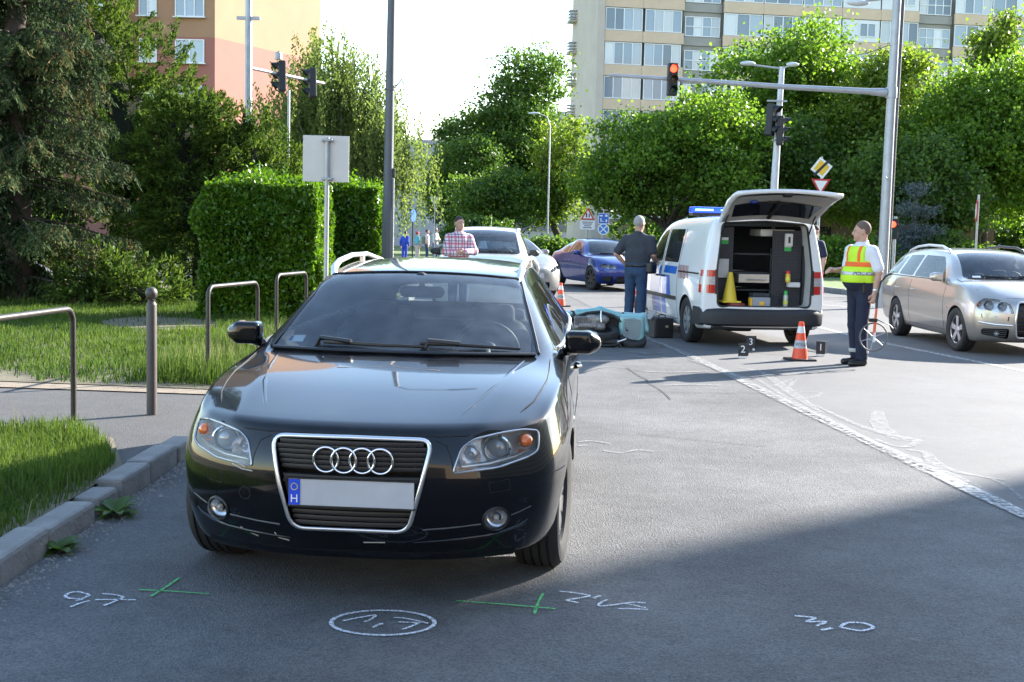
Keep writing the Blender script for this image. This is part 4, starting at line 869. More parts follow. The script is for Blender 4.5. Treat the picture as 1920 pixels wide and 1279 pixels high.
# signs by the tower corner
ts = E('road_sign', (2.95, 50, 0), R(3), 'red bordered warning triangle over a white text plate', 'sign')
O('post', MB().tube([(0, .03, 0), (0, .03, 2.6)], .03, 8), M_galv, ts); up_ = lambda r: [(-r * .87, -r * .5), (r * .87, -r * .5), (0, r)]
ngon('triangle_plate', sh3(up_(.33), 2.22), -.006, .006, M_sred, ts); ngon('white_field', sh3(up_(.22), 2.22), -.010, -.006, M_swhite, ts)
O('pictogram', MB().box((-.05, -.012, 2.24), (.06, .003, .17)).box((.06, -.012, 2.22), (.05, .003, .14)), M_sig, ts); ngon('text_plate', [(-.30, 1.66), (.30, 1.66), (.30, 2.02), (-.30, 2.02)], -.006, .006, M_swhite, ts)
for i, w_ in enumerate((.44, .38, .28, .36)): O('text_line', MB().box((0, -.009, 1.96 - i * .075), (w_, .003, .035)), mat('sign text grey', (.12, .12, .13), .6), ts)
ns = E('road_sign', (3.6, 50, 0), R(3), 'blue home zone sign above a round blue no stopping sign', 'sign')
O('post', MB().tube([(0, .03, 0), (0, .03, 2.5)], .03, 8), M_galv, ns); ngon('blue_plate', [(-.22, 1.91), (.22, 1.91), (.22, 2.34), (-.22, 2.34)], -.006, .006, M_swhite, ns); ngon('blue_field', [(-.20, 1.93), (.20, 1.93), (.20, 2.32), (-.20, 2.32)], -.010, -.006, M_sblue, ns)
for x, z, w_, h_ in ((-.11, 2.23, .13, .05), (.10, 2.23, .11, .06), (.10, 2.27, .05, .04), (-.11, 2.06, .05, .14), (-.08, 2.01, .10, .03), (.11, 2.03, .06, .11), (0, 2.0, .04, .02)): O('pictogram', MB().box((x, -.012, z), (w_, .003, h_)), M_swhite, ns)
O('round_plate', MB().lathe([(.235, -.006), (.235, .006)], 32, (0, 0, 1.69), 'Y'), M_swhite, ns, smooth=40); O('round_field', MB().lathe([(.19, -.010), (.19, -.006)], 32, (0, 0, 1.69), 'Y'), mat('sign mid blue', (.03, .22, .62), .45), ns, smooth=40)
for a in (pi / 4, -pi / 4): O('cross_bar', MB().box((0, -.013 - .002 * (a > 0), 1.69), (.38, .003, .045), ry=a), M_swhite, ns)
# give way sign back with pedestrian signal, street signs far left
yb = E('road_sign', (-2.94, 45, 0), 0, 'triangular sign seen from behind above dark signal boxes', 'sign')
O('post', MB().tube([(.03, .0, 0), (.03, 0, 2.3)], .035, 8), M_galv, yb); ngon('plate_back', sh3(tri(.22), 2.6), -.006, .006, M_signb, yb); O('neck', MB().tube([(0, 0, 2.25), (0, 0, 2.6)], .025, 8), M_galv, yb)
for z in (2.1, 1.85): O('signal_box', MB().box((.14, 0, z), (.22, .16, .22)), M_sig, yb, bevel=.02)
bsn = E('road_sign', (-4.45, 54, 0), R(70), 'narrow blue sign seen nearly edge on by the waiting people', 'sign'); O('post', MB().tube([(0, .02, 0), (0, .02, 2.4)], .03, 8), M_sig, bsn); O('disc', MB().lathe([(.28, -.006), (.28, .006)], 24, (0, 0, 2.1), 'Y'), M_sblue, bsn, smooth=40)
for (x, y_, h, lab) in ((1.6, 60, 7.2, 'pale street lamp pole with curved head before the plane tree'), (-.55, 75, 6.3, 'far dark lamp pole inside the plane tree crown')):
    fl_ = E('street_lamp', (x, y_, 0), 0, lab, 'lamp post'); O('shaft', MB().tube([(0, 0, 0), (0, 0, h - .6), (-.15, 0, h - .15), (-.6, 0, h)], [.045, .032, .028, .025], 8), M_galv, fl_, smooth=60); O('lamp_head', MB().sphere((-.8, 0, h), (.3, .12, .06), 12, 8), mat('pale luminaire', (.6, .62, .63)), fl_, smooth=60)
bp_ = E('thin_post', (7.7, 60, 0), 0, 'thin white post standing under the maple', 'post'); O('post', MB().tube([(0, 0, 0), (0, 0, 2.7)], .06, 8), M_swhite, bp_); O('cap', MB().sphere((0, 0, 2.7), .07), M_swhite, bp_)
# ================================================================ vehicles: body builder
M_trim = mat('dark grey plastic trim', (.03, .031, .033), .55, var=.15, vs_=40)
M_liner = mat('wheel arch liner', (.008, .008, .009), .8)
M_tyre = mat('tyre rubber', (.022, .022, .023), .75, var=.2, vs_=30, bump=.2, bs=120)
M_alloy = mat('alloy rim', (.62, .62, .64), .28, .9, var=.05)
M_darkalloy = mat('dark alloy rim', (.05, .05, .055), .35, .8)
M_chrome = mat('chrome', (.85, .86, .88), .08, 1., var=.03)
M_satin = mat('satin aluminium', (.75, .75, .75), .3, .9, var=.04)
M_amber = mat('amber lens', (.75, .16, .015), .15, spec=.6, var=.25, vs_=40, coat=.6)
M_redlens = mat('red tail lamp lens', (.55, .01, .008), .12, var=.25, vs_=30, coat=.7)
M_whitelens = mat('clear tail lamp lens', (.42, .38, .38), .12, var=.1, coat=.5)
M_seat = mat('dark seat fabric', (.03, .031, .034), .85, var=.2, vs_=30)
M_dash = mat('dashboard plastic', (.022, .022, .024), .6, var=.1)
G_clear = glass_mat('lamp cover glass', (.97, .98, .98), .012)
G_wind = glass_mat('windscreen glass', (.80, .87, .88), .075, (.42, .50, .60))  # dust veil tinted bluish, painting in haze of reflected sky
G_side = glass_mat('side window glass', (.62, .68, .68), .03)
G_dark = glass_mat('dark tinted glass', (.12, .13, .14), .02)
M_reflector = mat('lamp reflector', (.86, .87, .9), .16, .75, var=.2, vs_=25)
M_lens = mat('projector lens', (.25, .28, .31), .05, 0, .9, coat=1.)

def paint(name, c, metal=0., rough=.3, dust=.0, dc=(.35, .33, .3), flake=0.):
    m = mat(name, c, rough, metal, .5 if max(c) > .02 else .08, var=.03, coat=1.)
    n, l = m.node_tree.nodes, m.node_tree.links; b = n['Principled BSDF']
    if dust:      # thin road dust: slightly paler and rougher in streaky patches
        tc = n.new('ShaderNodeTexCoord'); no = n.new('ShaderNodeTexNoise'); no.inputs['Scale'].default_value = 5; no.inputs['Detail'].default_value = 10; no.inputs['Roughness'].default_value = .75
        l.new(tc.outputs['Object'], no.inputs['Vector'])
        mr = n.new('ShaderNodeMapRange'); mr.inputs[1].default_value = .42; mr.inputs[2].default_value = .75; mr.inputs[4].default_value = dust
        l.new(no.outputs['Fac'], mr.inputs[0])
        ge = n.new('ShaderNodeNewGeometry'); sp = n.new('ShaderNodeSeparateXYZ'); l.new(ge.outputs['Normal'], sp.inputs[0])
        cl = n.new('ShaderNodeMapRange'); cl.inputs[1].default_value = .1; cl.inputs[2].default_value = .9; l.new(sp.outputs[2], cl.inputs[0])
        ml = n.new('ShaderNodeMath'); ml.operation = 'MULTIPLY'; l.new(mr.outputs[0], ml.inputs[0]); l.new(cl.outputs[0], ml.inputs[1])
        d = n.new('ShaderNodeBsdfDiffuse'); d.inputs[0].default_value = (*dc, 1)
        s = n.new('ShaderNodeMixShader'); l.new(ml.outputs[0], s.inputs[0]); l.new(b.outputs[0], s.inputs[1]); l.new(d.outputs[0], s.inputs[2])
        l.new(s.outputs[0], n['Material Output'].inputs[0])
        wv = n.new('ShaderNodeTexNoise'); wv.inputs['Scale'].default_value = 180
        l.new(tc.outputs['Object'], wv.inputs['Vector'])
        bp = n.new('ShaderNodeBump'); bp.inputs['Strength'].default_value = .012; bp.inputs['Distance'].default_value = .002
        l.new(wv.outputs['Fac'], bp.inputs['Height']); l.new(bp.outputs[0], b.inputs['Coat Normal'])
    return m

def side_(y, w, zs, bx, bz, T, ws=.93, zm=None):
    zm = zm or zs + .31
    return dict(y=y, side=[(w * ws, zs), (w * .965, zs + .15), (w * .995, zm), (w, bz - .2), (bx, bz)], T=T)

FR = [0, .36, .68, .9, 1.]
def cage_mesh(F, S, B, crease=(), pw=3.2):
    """F, B: five rows (z, y centre, y corner, half width, corner dz); S: stations"""
    V = []; faces = []
    def ring_from_rows(Rw):
        def pt(r, c, top=None):
            z, yc, yk, hw = r[:4]; dz = r[4] if len(r) > 4 else 0
            fx = FR[c]; return (hw * fx, yc + (yk - yc) * fx ** pw, z + dz * fx ** 2)
        G = [[pt(r, c) for c in range(5)] for r in Rw]
        ring = [G[0][c] for c in range(5)] + [G[r][4] for r in (1, 2, 3)] + [G[4][c] for c in (4, 3, 2, 1, 0)]
        return ring, G
    rf, GF = ring_from_rows(F); rb, GB = ring_from_rows(B)
    rings = [rf]
    for s in S:
        y = s['y']; sx, sz = s['side'][0]
        ring = [(sx * f, y, sz) for f in FR] + [(x, y, z) for x, z in s['side'][1:]] + [(t[0], t[1], t[2]) for t in s['T']]
        rings.append(ring)
    rings.append(rb)
    vid = {}
    def vtx(key, p, sgn):
        if abs(p[0]) < 1e-6: sgn = 1
        k = (key, sgn)
        if k not in vid: vid[k] = len(V); V.append((p[0] * sgn, p[1], p[2]))
        return vid[k]
    for sgn in (1, -1):
        for i in range(len(rings) - 1):
            for j in range(12):
                q = [vtx((i, j), rings[i][j], sgn), vtx((i, j + 1), rings[i][j + 1], sgn), vtx((i + 1, j + 1), rings[i + 1][j + 1], sgn), vtx((i + 1, j), rings[i + 1][j], sgn)]
                faces.append(q if sgn > 0 else q[::-1])
        for gi, G, fl in ((0, GF, 0), (len(rings) - 1, GB, 1)):
            def g(r, c):
                if r == 0: return vtx((gi, c), rings[gi][c], sgn)
                if r == 4: return vtx((gi, 12 - c), rings[gi][12 - c], sgn)
                if c == 4: return vtx((gi, 4 + r), rings[gi][4 + r], sgn)
                return vtx(('g', gi, r, c), G[r][c], sgn)
            for r in range(4):
                for c in range(4):
                    q = [g(r, c), g(r + 1, c), g(r + 1, c + 1), g(r, c + 1)]
                    faces.append(q if (sgn > 0) != bool(fl) else q[::-1])
    me = bpy.data.meshes.new('cage'); me.from_pydata(V, [], faces)
    b = bmesh.new(); b.from_mesh(me); bmesh.ops.recalc_face_normals(b, faces=b.faces)
    cl = b.edges.layers.float.new('crease_edge'); b.verts.ensure_lookup_table()
    for (t, s, i, val) in crease:
        for sgn in (1, -1):
            a = vid.get(((s, i), sgn), vid.get(((s, i), 1)))
            c = ((s + 1, i) if t == 'L' else (s, i + 1)); c = vid.get((c, sgn), vid.get((c, 1)))
            e = b.edges.get((b.verts[a], b.verts[c]))
            if e: e[cl] = val
    b.to_mesh(me); b.free()
    return me

def pip(p, poly):
    x, y = p; c = False; n = len(poly)
    for i in range(n):
        (x0, y0), (x1, y1) = poly[i], poly[(i + 1) % n]
        if (y0 > y) != (y1 > y) and x < (x1 - x0) * (y - y0) / (y1 - y0) + x0: c = not c
    return c

def rounded(poly, r=.03, n=3):
    out = []; m = len(poly)
    for i in range(m):
        p = Vector(poly[i]); a = Vector(poly[i - 1]); b = Vector(poly[(i + 1) % m])
        ra = min(r, (a - p).length * .45); rb = min(r, (b - p).length * .45)
        A = p + (a - p).normalized() * ra; B = p + (b - p).normalized() * rb
        for k in range(n + 1):
            t = k / n; q = A * (1 - t) ** 2 + p * 2 * t * (1 - t) + B * t * t; out.append((q.x, q.y))
    return out

class Car:
    def __init__(s, root, F, S, B, crease, cuts, arches, body_mat, sub=3, body_name='body'):
        s.root = root
        me = cage_mesh(F, S, B, crease)
        sk = mat('skin', (1, 1, 1)); ck = mat('cutter', (1, 0, 0)); ar = M_liner
        for m in (sk, ck, ar): me.materials.append(m)
        o = bpy.data.objects.new('tmp_body', me); col.objects.link(o)
        md = o.modifiers.new('s', 'SUBSURF'); md.levels = md.render_levels = sub
        s.base = evaluated(o); o.modifiers.clear(); o.data = s.base
        s.base.calc_loop_triangles()
        s.bvh = BVHTree.FromPolygons([v.co.copy() for v in s.base.vertices], [tuple(t.vertices) for t in s.base.loop_triangles])
        s.tris = [tuple(t.vertices) for t in s.base.loop_triangles]; s.vn = [v.normal.copy() for v in s.base.vertices]; s.vc = [v.co.copy() for v in s.base.vertices]
        cut = MB(); s.cuts = cuts
        for c in cuts:
            for sg in ((1, -1) if c.get('mirror') else (1,)):
                if c['view'] == 'Y': cut.prism([(x * sg, z) for x, z in c['poly']], 'Y', c['d0'], c['d1'])
                else: cut.prism(c['poly'], 'X', c['d0'] * sg, c['d1'] * sg)
        nf = len(cut.f)
        for (y, z, r, x0) in arches:
            for sg in (1, -1):
                cut.lathe([(r, x0 * sg), (r, 1.4 * sg)], 40, (0, y, z), 'X')
        cm = cut.mesh('cut')
        for m in (sk, ck, ar): cm.materials.append(m)
        cm.polygons.foreach_set('material_index', [1 if i < nf else 2 for i in range(len(cm.polygons))])
        co = bpy.data.objects.new('tmp_cut', cm); col.objects.link(co)
        res = {}
        for op in ('DIFFERENCE', 'INTERSECT'):
            md = o.modifiers.new('b', 'BOOLEAN'); md.operation = op; md.object = co; md.solver = 'EXACT'; md.material_mode = 'INDEX'
            res[op] = evaluated(o); o.modifiers.clear()
        bpy.data.objects.remove(o); bpy.data.objects.remove(co)
        s.body = O(body_name, s.part(res['DIFFERENCE'], 0), None, root); s.body.data.materials.clear(); s.body.data.materials.append(body_mat)
        lin = s.part(res['DIFFERENCE'], 2, False)
        for sx in (1, -1):
            for (y, z, r, x0) in arches:
                b = bmesh.new(); b.from_mesh(lin)
                bmesh.ops.delete(b, geom=[f for f in b.faces if f.calc_center_median().x * sx < 0 or abs(f.calc_center_median().y - y) > r + .1], context='FACES')
                lm = bpy.data.meshes.new('wheel_arch_liner'); b.to_mesh(lm); b.free(); O('wheel_arch_liner', lm, M_liner, root)
        s.patches = {}
        s.split(res['INTERSECT'])
    def nrm(s, p):
        loc, n, i, d = s.bvh.find_nearest(p)
        a, b, c = s.tris[i]; A, B, Cc = s.vc[a], s.vc[b], s.vc[c]
        v0, v1, v2 = B - A, Cc - A, loc - A
        d00, d01, d11, d20, d21 = v0.dot(v0), v0.dot(v1), v1.dot(v1), v2.dot(v0), v2.dot(v1)
        den = d00 * d11 - d01 * d01
        if abs(den) < 1e-14: return n
        v = (d11 * d20 - d01 * d21) / den; w_ = (d00 * d21 - d01 * d20) / den
        return (s.vn[a] * (1 - v - w_) + s.vn[b] * v + s.vn[c] * w_).normalized()
    def part(s, me, idx, normals=True):
        m = me.copy(); b = bmesh.new(); b.from_mesh(m)
        bmesh.ops.delete(b, geom=[f for f in b.faces if f.material_index != idx], context='FACES')
        for f in b.faces: f.material_index = 0; f.smooth = True
        b.to_mesh(m); b.free()
        if normals: s.setn(m)
        return m
    def setn(s, m):
        if len(m.vertices): m.normals_split_custom_set_from_vertices([s.nrm(v.co) for v in m.vertices])
    def split(s, me):
        b = bmesh.new(); b.from_mesh(me)
        bmesh.ops.delete(b, geom=[f for f in b.faces if f.material_index != 0], context='FACES')
        seen = set(); b.faces.ensure_lookup_table()
        for f0 in b.faces:
            if f0 in seen: continue
            comp = []; st = [f0]; seen.add(f0)
            while st:
                f = st.pop(); comp.append(f)
                for e in f.edges:
                    for g in e.link_faces:
                        if g not in seen: seen.add(g); st.append(g)
            ar = sum(f.calc_area() for f in comp)
            if ar < 1e-4: continue
            ce = sum((f.calc_center_median() * f.calc_area() for f in comp), Vector()) / ar
            for c in s.cuts:
                q = (abs(ce.x) if c.get('mirror') else ce.x, ce.z) if c['view'] == 'Y' else (ce.y, ce.z)
                dd = ce.y if c['view'] == 'Y' else (abs(ce.x) if c.get('mirror') else ce.x)
                if pip(q, c['poly']) and min(c['d0'], c['d1']) - .05 <= dd <= max(c['d0'], c['d1']) + .05:
                    vs = {}; vl = []; fl = []
                    for f in comp:
                        q2 = []
                        for v in f.verts:
                            if v.index not in vs: vs[v.index] = len(vl); vl.append(v.co.copy())
                            q2.append(vs[v.index])
                        fl.append(q2)
                    s.patches.setdefault(c['name'], []).append((ce, vl, fl)); break
        b.free()
    def patch(s, name, m, objname=None, parent=None, off=0., thick=0.):
        out = []
        for ce, vl, fl in s.patches.get(name, []):
            pm = bpy.data.meshes.new(objname or name)
            pm.from_pydata([p + s.nrm(p) * off for p in vl], [], fl)
            pm.polygons.foreach_set('use_smooth', [True] * len(pm.polygons)); s.setn(pm)
            ob = O(objname or name, pm, m, parent or s.root); out.append(ob)
        return out
    def hit(s, p, d):
        l_, n, i, dd = s.bvh.ray_cast(Vector(p), Vector(d).normalized()); return l_
    def yfront(s, x, z, off=0):
        h = s.hit((x, -2, z), (0, 1, 0)); return Vector((x, (h.y if h else .3) - off, z))
    def yrear(s, x, z, off=0):
        h = s.hit((x, 9, z), (0, -1, 0)); return Vector((x, (h.y if h else 4.3) + off, z))
    def xside(s, y, z, sg=1, off=0):
        h = s.hit((3 * sg, y, z), (-sg, 0, 0)); return Vector(((h.x if h else .8 * sg) + off * sg, y, z))
    def ztop(s, x, y, off=0):
        h = s.hit((x, y, 4), (0, 0, -1)); return Vector((x, y, (h.z if h else 1) + off))
    def line(s, pts, r=.003, name='panel_gap', m=None, n=5):
        return O(name, MB().tube(pts, r, n), m or M_liner, s.root, smooth=60)

def dens(pts, k=8, closed=False):
    P = [Vector(p) for p in pts]; out = []
    m = len(P)
    for i in range(m if closed else m - 1):
        a, b = P[i], P[(i + 1) % m]
        out += [a.lerp(b, t / k) for t in range(k)]
    if not closed: out.append(P[-1])
    return out

def wheel(root, x, y, r=.316, w_=.215, side=1, steer=0, spokes=5, rim=None, style='twin'):
    """tyre as the wheel, rim as its child; side=+1 has the face towards +x"""
    h = w_ / 2; p = MB()
    prof = [(r * .64, -h * .86), (r * .78, -h), (r * .92, -h * .98), (r * .985, -h * .8)]
    for g in (-.55, -.18, .18, .55):
        prof += [(r, h * (g - .06)), (r * .972, h * (g - .055)), (r * .972, h * (g + .055)), (r, h * (g + .06))]
    prof += [(r * .985, h * .8), (r * .92, h * .98), (r * .78, h), (r * .64, h * .86), (r * .62, 0), (r * .64, -h * .86)]
    p.lathe(prof, 40, ax='X', cap=False)
    t = O('wheel', p, M_tyre, root, (x, y, r), (0, 0, steer), smooth=40)
    q = MB(); f = h * .72 * side
    q.lathe([(r * .655, f * 1.12), (r * .655, f), (r * .60, f * .9), (r * .60, -f)], 32, ax='X', cap=False)
    hubr = r * .17
    q.lathe([(0.001, f * .98), (hubr * .8, f * .98), (hubr, f * .85), (hubr, 0)], 16, ax='X', cap=False)
    for k in range(spokes):
        a = 2 * pi * k / spokes + .3
        for da in ((-.13, .13) if style == 'twin' else (0,)):
            ca, sa = math.cos(a + da), math.sin(a + da); u = Vector((0, ca, sa)); v = Vector((0, -sa, ca))
            w0, w1 = (r * .05, r * .05) if style == 'twin' else (r * .10, r * .13)
            c0 = Vector((f * .9, 0, 0)) + u * hubr * .7; c1 = Vector((f * .98, 0, 0)) + u * r * .63
            dx = Vector((-.025 * side, 0, 0))
            q.add([c0 - v * w0, c0 + v * w0, c1 + v * w1, c1 - v * w1, c0 - v * w0 + dx, c0 + v * w0 + dx, c1 + v * w1 + dx, c1 - v * w1 + dx],
                  [(0, 1, 2, 3), (7, 6, 5, 4), (0, 3, 7, 4), (1, 5, 6, 2), (0, 4, 5, 1), (2, 6, 7, 3)])
    O('rim', q, rim or M_alloy, t, smooth=40)
    d = MB().lathe([(.02, -f * .2), (r * .58, -f * .2), (r * .58, -f * .1), (.02, -f * .1)], 24, ax='X')
    O('brake_disc', d, M_liner, t)
    return t

def seat_mesh(name, front=True):
    ps = [bxs((0, -.05, .42), (.24, .26, .09), .06), bxs((0, .26, .70), (.235, .07, .30), .06), bxs((0, .31, .88), (.2, .055, .16), .05)]
    if front: ps.append(bxs((0, .33, 1.06), (.13, .045, .085), .04)); ps += [rc((-.06, .32, .9), (-.06, .33, 1.05), .008), rc((.06, .32, .9), (.06, .33, 1.05), .008)]
    return sdf_mesh(name, ps, .02, .03)

def interior(root, y_dash, z_dash, hw, seats, rear_y, wheel_x, belt):
    d = MB()
    sec = [(y_dash - .28, z_dash - .01), (y_dash - .05, z_dash + .01), (y_dash + .18, z_dash - .02), (y_dash + .25, z_dash - .14), (y_dash + .22, z_dash - .45), (y_dash - .28, z_dash - .45)]
    d.prism(sec, 'X', -hw, hw)
    O('dashboard', d, M_dash, root, bevel=.02)
    f = MB().box((0, (y_dash + rear_y) / 2 + .1, .27), (2 * hw, rear_y - y_dash + 1.2, .05)); O('cabin_floor', f, M_dash, root)
    sm = None
    for x, y, fr in seats:
        if fr:
            if sm is None: sm = seat_mesh('seat')
            O('seat', sm, M_seat, root, (x, y, 0))
    bench = sdf_mesh('rear_seat', [bxs((0, rear_y - .1, .42), (hw * .88, .25, .10), .06), bxs((0, rear_y + .2, .70), (hw * .86, .08, .28), .06)] +
                     [bxs((x, rear_y + .24, .99), (.12, .04, .07), .03) for x in (-.38, .38)], .022, .03)
    O('rear_seat', bench, M_seat, root)
    sw = MB(); c = Vector((wheel_x, y_dash + .42, z_dash - .02)); ax = Vector((0, -.9, -.42)).normalized(); u = Vector((1, 0, 0)); v = ax.cross(u)
    sw.tube([c + (u * math.cos(a) + v * math.sin(a)) * .18 for a in [2 * pi * k / 28 for k in range(28)]], .014, 8, closed=True)
    for a in (0, pi, -pi / 2, pi / 2 * 3): sw.tube([c, c + (u * math.cos(a) + v * math.sin(a)) * .18], .014, 6)
    sw.sphere(c, (.06, .03, .05)); sw.tube([c, c + ax * .25], .03, 8)
    O('steering_wheel', sw, M_dash, root, smooth=50)

def wing_mirror(root, p, sg, m, s=1.0, glass=True):
    """p: root of the arm on the door; housing sticks out along sg*x, rounded nose to the front (-y)"""
    px, py, pz = p
    me = sdf_mesh('mirror_housing', [bxs((px + sg * .105 * s, py + .0 * s, pz + .055 * s), (.075 * s, .07 * s, .062 * s), .03 * s), el((px + sg * .16 * s, py + .01 * s, pz + .052 * s), (.068 * s, .07 * s, .058 * s)),
                                      rc((px - sg * .02, py, pz - .02), (px + sg * .09 * s, py, pz + .02 * s), .025 * s)], .010, .025, cut=lambda X, Y, Z: Y - (py + .045 * s))
    o = O('wing_mirror', me, m, root)
    if glass:
        g = MB().prism(rounded([(px + sg * .03 * s, pz + .005), (px + sg * .215 * s, pz + .01), (px + sg * .21 * s, pz + .11 * s), (px + sg * .04 * s, pz + .11 * s)], .03), 'Y', py + .044 * s, py + .05 * s)
        O('mirror_glass', g, M_chrome, o)
    return o

def plate(root, c, wx, wz, rx=0, faceneg=True, name='number_plate', band=True):
    """European number plate; the lettering in the photograph is unreadable, so the field stays plain"""
    sg = -1 if faceneg else 1
    o = O(name, MB().box((0, 0, 0), (wx, .008, wz)), mat('number plate white', (.46, .47, .50), .4, var=.1, vs_=12), root, c, (rx, 0, 0), bevel=.002)
    if band:
        O('country_band', MB().box((-wx / 2 * .905 * (1 if faceneg else -1), sg * .006, 0), (wx * .088, .004, wz * .95)), mat('plate blue', (.01, .07, .62), .4), o)
        tx = bpy.data.curves.new('H', 'FONT'); tx.body = 'H'; tx.size = wz * .42; tx.align_x = 'CENTER'; tx.extrude = .0008
        t = bpy.data.objects.new('t', tx); col.objects.link(t); t.rotation_euler = (pi / 2, 0, 0 if faceneg else pi)
        me = evaluated(t); bpy.data.objects.remove(t)
        for v in me.vertices: v.co = Vector((v.co.x, -v.co.z, v.co.y)) if faceneg else Vector((-v.co.x, v.co.z, v.co.y))
        me.materials.clear(); O('country_letter', me, mat('plate letter white', (.85, .85, .85), .5), o, (-wx / 2 * .905 * (1 if faceneg else -1), sg * .009, -wz * .38))
        st = MB()
        for k in range(12):
            a = 2 * pi * k / 12; st.box((math.cos(a) * wz * .12, 0, math.sin(a) * wz * .12), (wz * .035, .001, wz * .035))
        O('star_ring', st, mat('plate stars', (.8, .65, .05), .5), o, (-wx / 2 * .905 * (1 if faceneg else -1), sg * .009, wz * .2))
    return o

def wiper(root, pts, name='wiper'):
    o = MB().tube(pts, [.012, .010, .008, .007][:len(pts)], 6)
    return O(name, o, M_black, root, smooth=60)
# ================================================================ black estate car in the foreground
P_black = paint('black car paint', (.003, .0033, .0045), 0, .25, dust=.04)
P_black.node_tree.nodes['Principled BSDF'].inputs['Coat IOR'].default_value = 1.42
def build_estate():
    yaw = 4.0
    root = E('estate_car', (-.655, 4.95, 0), -R(yaw), 'black estate car with four ring grille parked half beside the kerb', 'car')
    F = [(.215, .13, .36, .74), (.335, .02, .36, .80), (.50, -.01, .36, .822), (.645, .0, .40, .825), (.772, .055, .48, .78, -.005)]
    def top(*a): return list(a)
    S = [
        side_(.62, .892, .18, .805, .822, [(.725, .66, .845), (.57, .64, .880), (.3, .62, .881), (0, .6, .885)]),
        side_(.98, .905, .18, .838, .873, [(.765, .98, .888), (.60, .98, .921), (.32, .96, .921), (0, .95, .925)]),
        side_(1.38, .886, .20, .838, .905, [(.768, 1.42, .925), (.70, 1.36, .944), (.4, 1.24, .955), (0, 1.19, .960)]),
        side_(1.78, .886, .20, .840, .930, [(.672, 1.80, 1.135), (.615, 1.74, 1.155), (.33, 1.60, 1.165), (0, 1.555, 1.17)]),
        side_(2.2, .886, .20, .840, .945, [(.605, 2.16, 1.292), (.548, 2.10, 1.330), (.3, 1.98, 1.352), (0, 1.94, 1.36)]),
        side_(2.8, .886, .20, .838, .955, [(.61, 2.8, 1.315), (.56, 2.8, 1.382), (.31, 2.8, 1.413), (0, 2.8, 1.42)]),
        side_(3.45, .884, .21, .832, .968, [(.60, 3.45, 1.295), (.55, 3.45, 1.368), (.31, 3.45, 1.40), (0, 3.45, 1.405)]),
        side_(4.05, .86, .23, .80, .985, [(.575, 4.05, 1.23), (.525, 4.1, 1.32), (.3, 4.12, 1.352), (0, 4.12, 1.36)]),
        side_(4.30, .83, .25, .77, .985, [(.62, 4.28, 1.12), (.54, 4.3, 1.2), (.3, 4.32, 1.22), (0, 4.33, 1.23)]),
    ]
    B = [(.27, 4.48, 4.36, .70), (.42, 4.58, 4.40, .78), (.58, 4.59, 4.40, .80), (.76, 4.54, 4.40, .79), (.96, 4.47, 4.36, .72)]
    cr = [('X', 3, 10, .75), ('X', 3, 11, .75), ('X', 5, 10, .3), ('X', 5, 11, .3), ('L', 3, 10, .5), ('L', 4, 10, .5), ('L', 3, 9, .3), ('L', 4, 9, .3), ('L', 3, 8, .5), ('L', 4, 8, .5), ('L', 5, 8, .5), ('L', 6, 8, .5), ('L', 7, 8, .5), ('L', 5, 10, .3), ('L', 6, 10, .3),
          ('L', 0, 10, .75), ('L', 1, 10, .8), ('L', 2, 10, .7), ('L', 0, 9, .6), ('L', 1, 9, .7), ('L', 2, 9, .7), ('L', 0, 8, .45), ('L', 1, 8, .5), ('L', 2, 8, .5), ('X', 0, 8, .5), ('X', 0, 9, .7), ('X', 0, 10, .7), ('X', 0, 11, .7), ('X', 0, 0, .5), ('X', 0, 1, .5), ('X', 0, 2, .5), ('X', 0, 3, .5), ('L', 1, 7, .25), ('L', 2, 7, .3), ('L', 3, 7, .3), ('L', 4, 7, .3), ('L', 5, 7, .3), ('L', 6, 7, .3)]
    lamp = rounded([(.418, .592), (.60, .606), (.72, .634), (.758, .652), (.756, .730), (.69, .744), (.60, .741), (.50, .726), (.452, .694)], .02, 3)
    gr = rounded([(-.243, .345), (.243, .345), (.30, .56), (.335, .728), (0, .7345), (-.335, .728), (-.30, .56)], .055, 5)
    circ = lambda cx, cz, r, n=20: [(cx + r * math.cos(2 * pi * k / n), cz + r * math.sin(2 * pi * k / n)) for k in range(n)]
    ws = rounded([(-.688, .962), (-.4, .972), (0, .978), (.4, .972), (.688, .962), (.538, 1.312), (.3, 1.335), (0, 1.342), (-.3, 1.335), (-.538, 1.312)], .05, 3)
    cuts = [
        dict(name='windscreen', view='Y', poly=ws, d0=1.0, d1=2.5),
        dict(name='headlight', view='Y', poly=lamp, d0=-.2, d1=.80, mirror=1),
        dict(name='grille', view='Y', poly=gr, d0=-.2, d1=.16),
        dict(name='fog', view='Y', poly=circ(.595, .385, .048), d0=-.2, d1=.5, mirror=1),
        dict(name='side_window', view='X', poly=rounded([(1.60, .985), (2.60, .995), (2.57, 1.29), (2.2, 1.272), (2.0, 1.20)], .04), d0=.3, d1=1.2, mirror=1),
        dict(name='side_window', view='X', poly=rounded([(2.68, .995), (3.40, 1.0), (3.34, 1.275), (2.64, 1.29)], .04), d0=.3, d1=1.2, mirror=1),
        dict(name='side_window', view='X', poly=rounded([(3.47, 1.005), (4.02, 1.02), (3.85, 1.20), (3.42, 1.27)], .04), d0=.3, d1=1.2, mirror=1),
        dict(name='rear_window', view='Y', poly=rounded([(-.56, 1.04), (.56, 1.04), (.44, 1.27), (-.44, 1.27)], .05), d0=3.9, d1=5),
    ]
    c = Car(root, F, S, B, cr, cuts, [(.90, .318, .345, .56), (3.545, .318, .345, .56)], P_black)
    c.patch('windscreen', G_wind); c.patch('side_window', G_side); c.patch('rear_window', G_side)
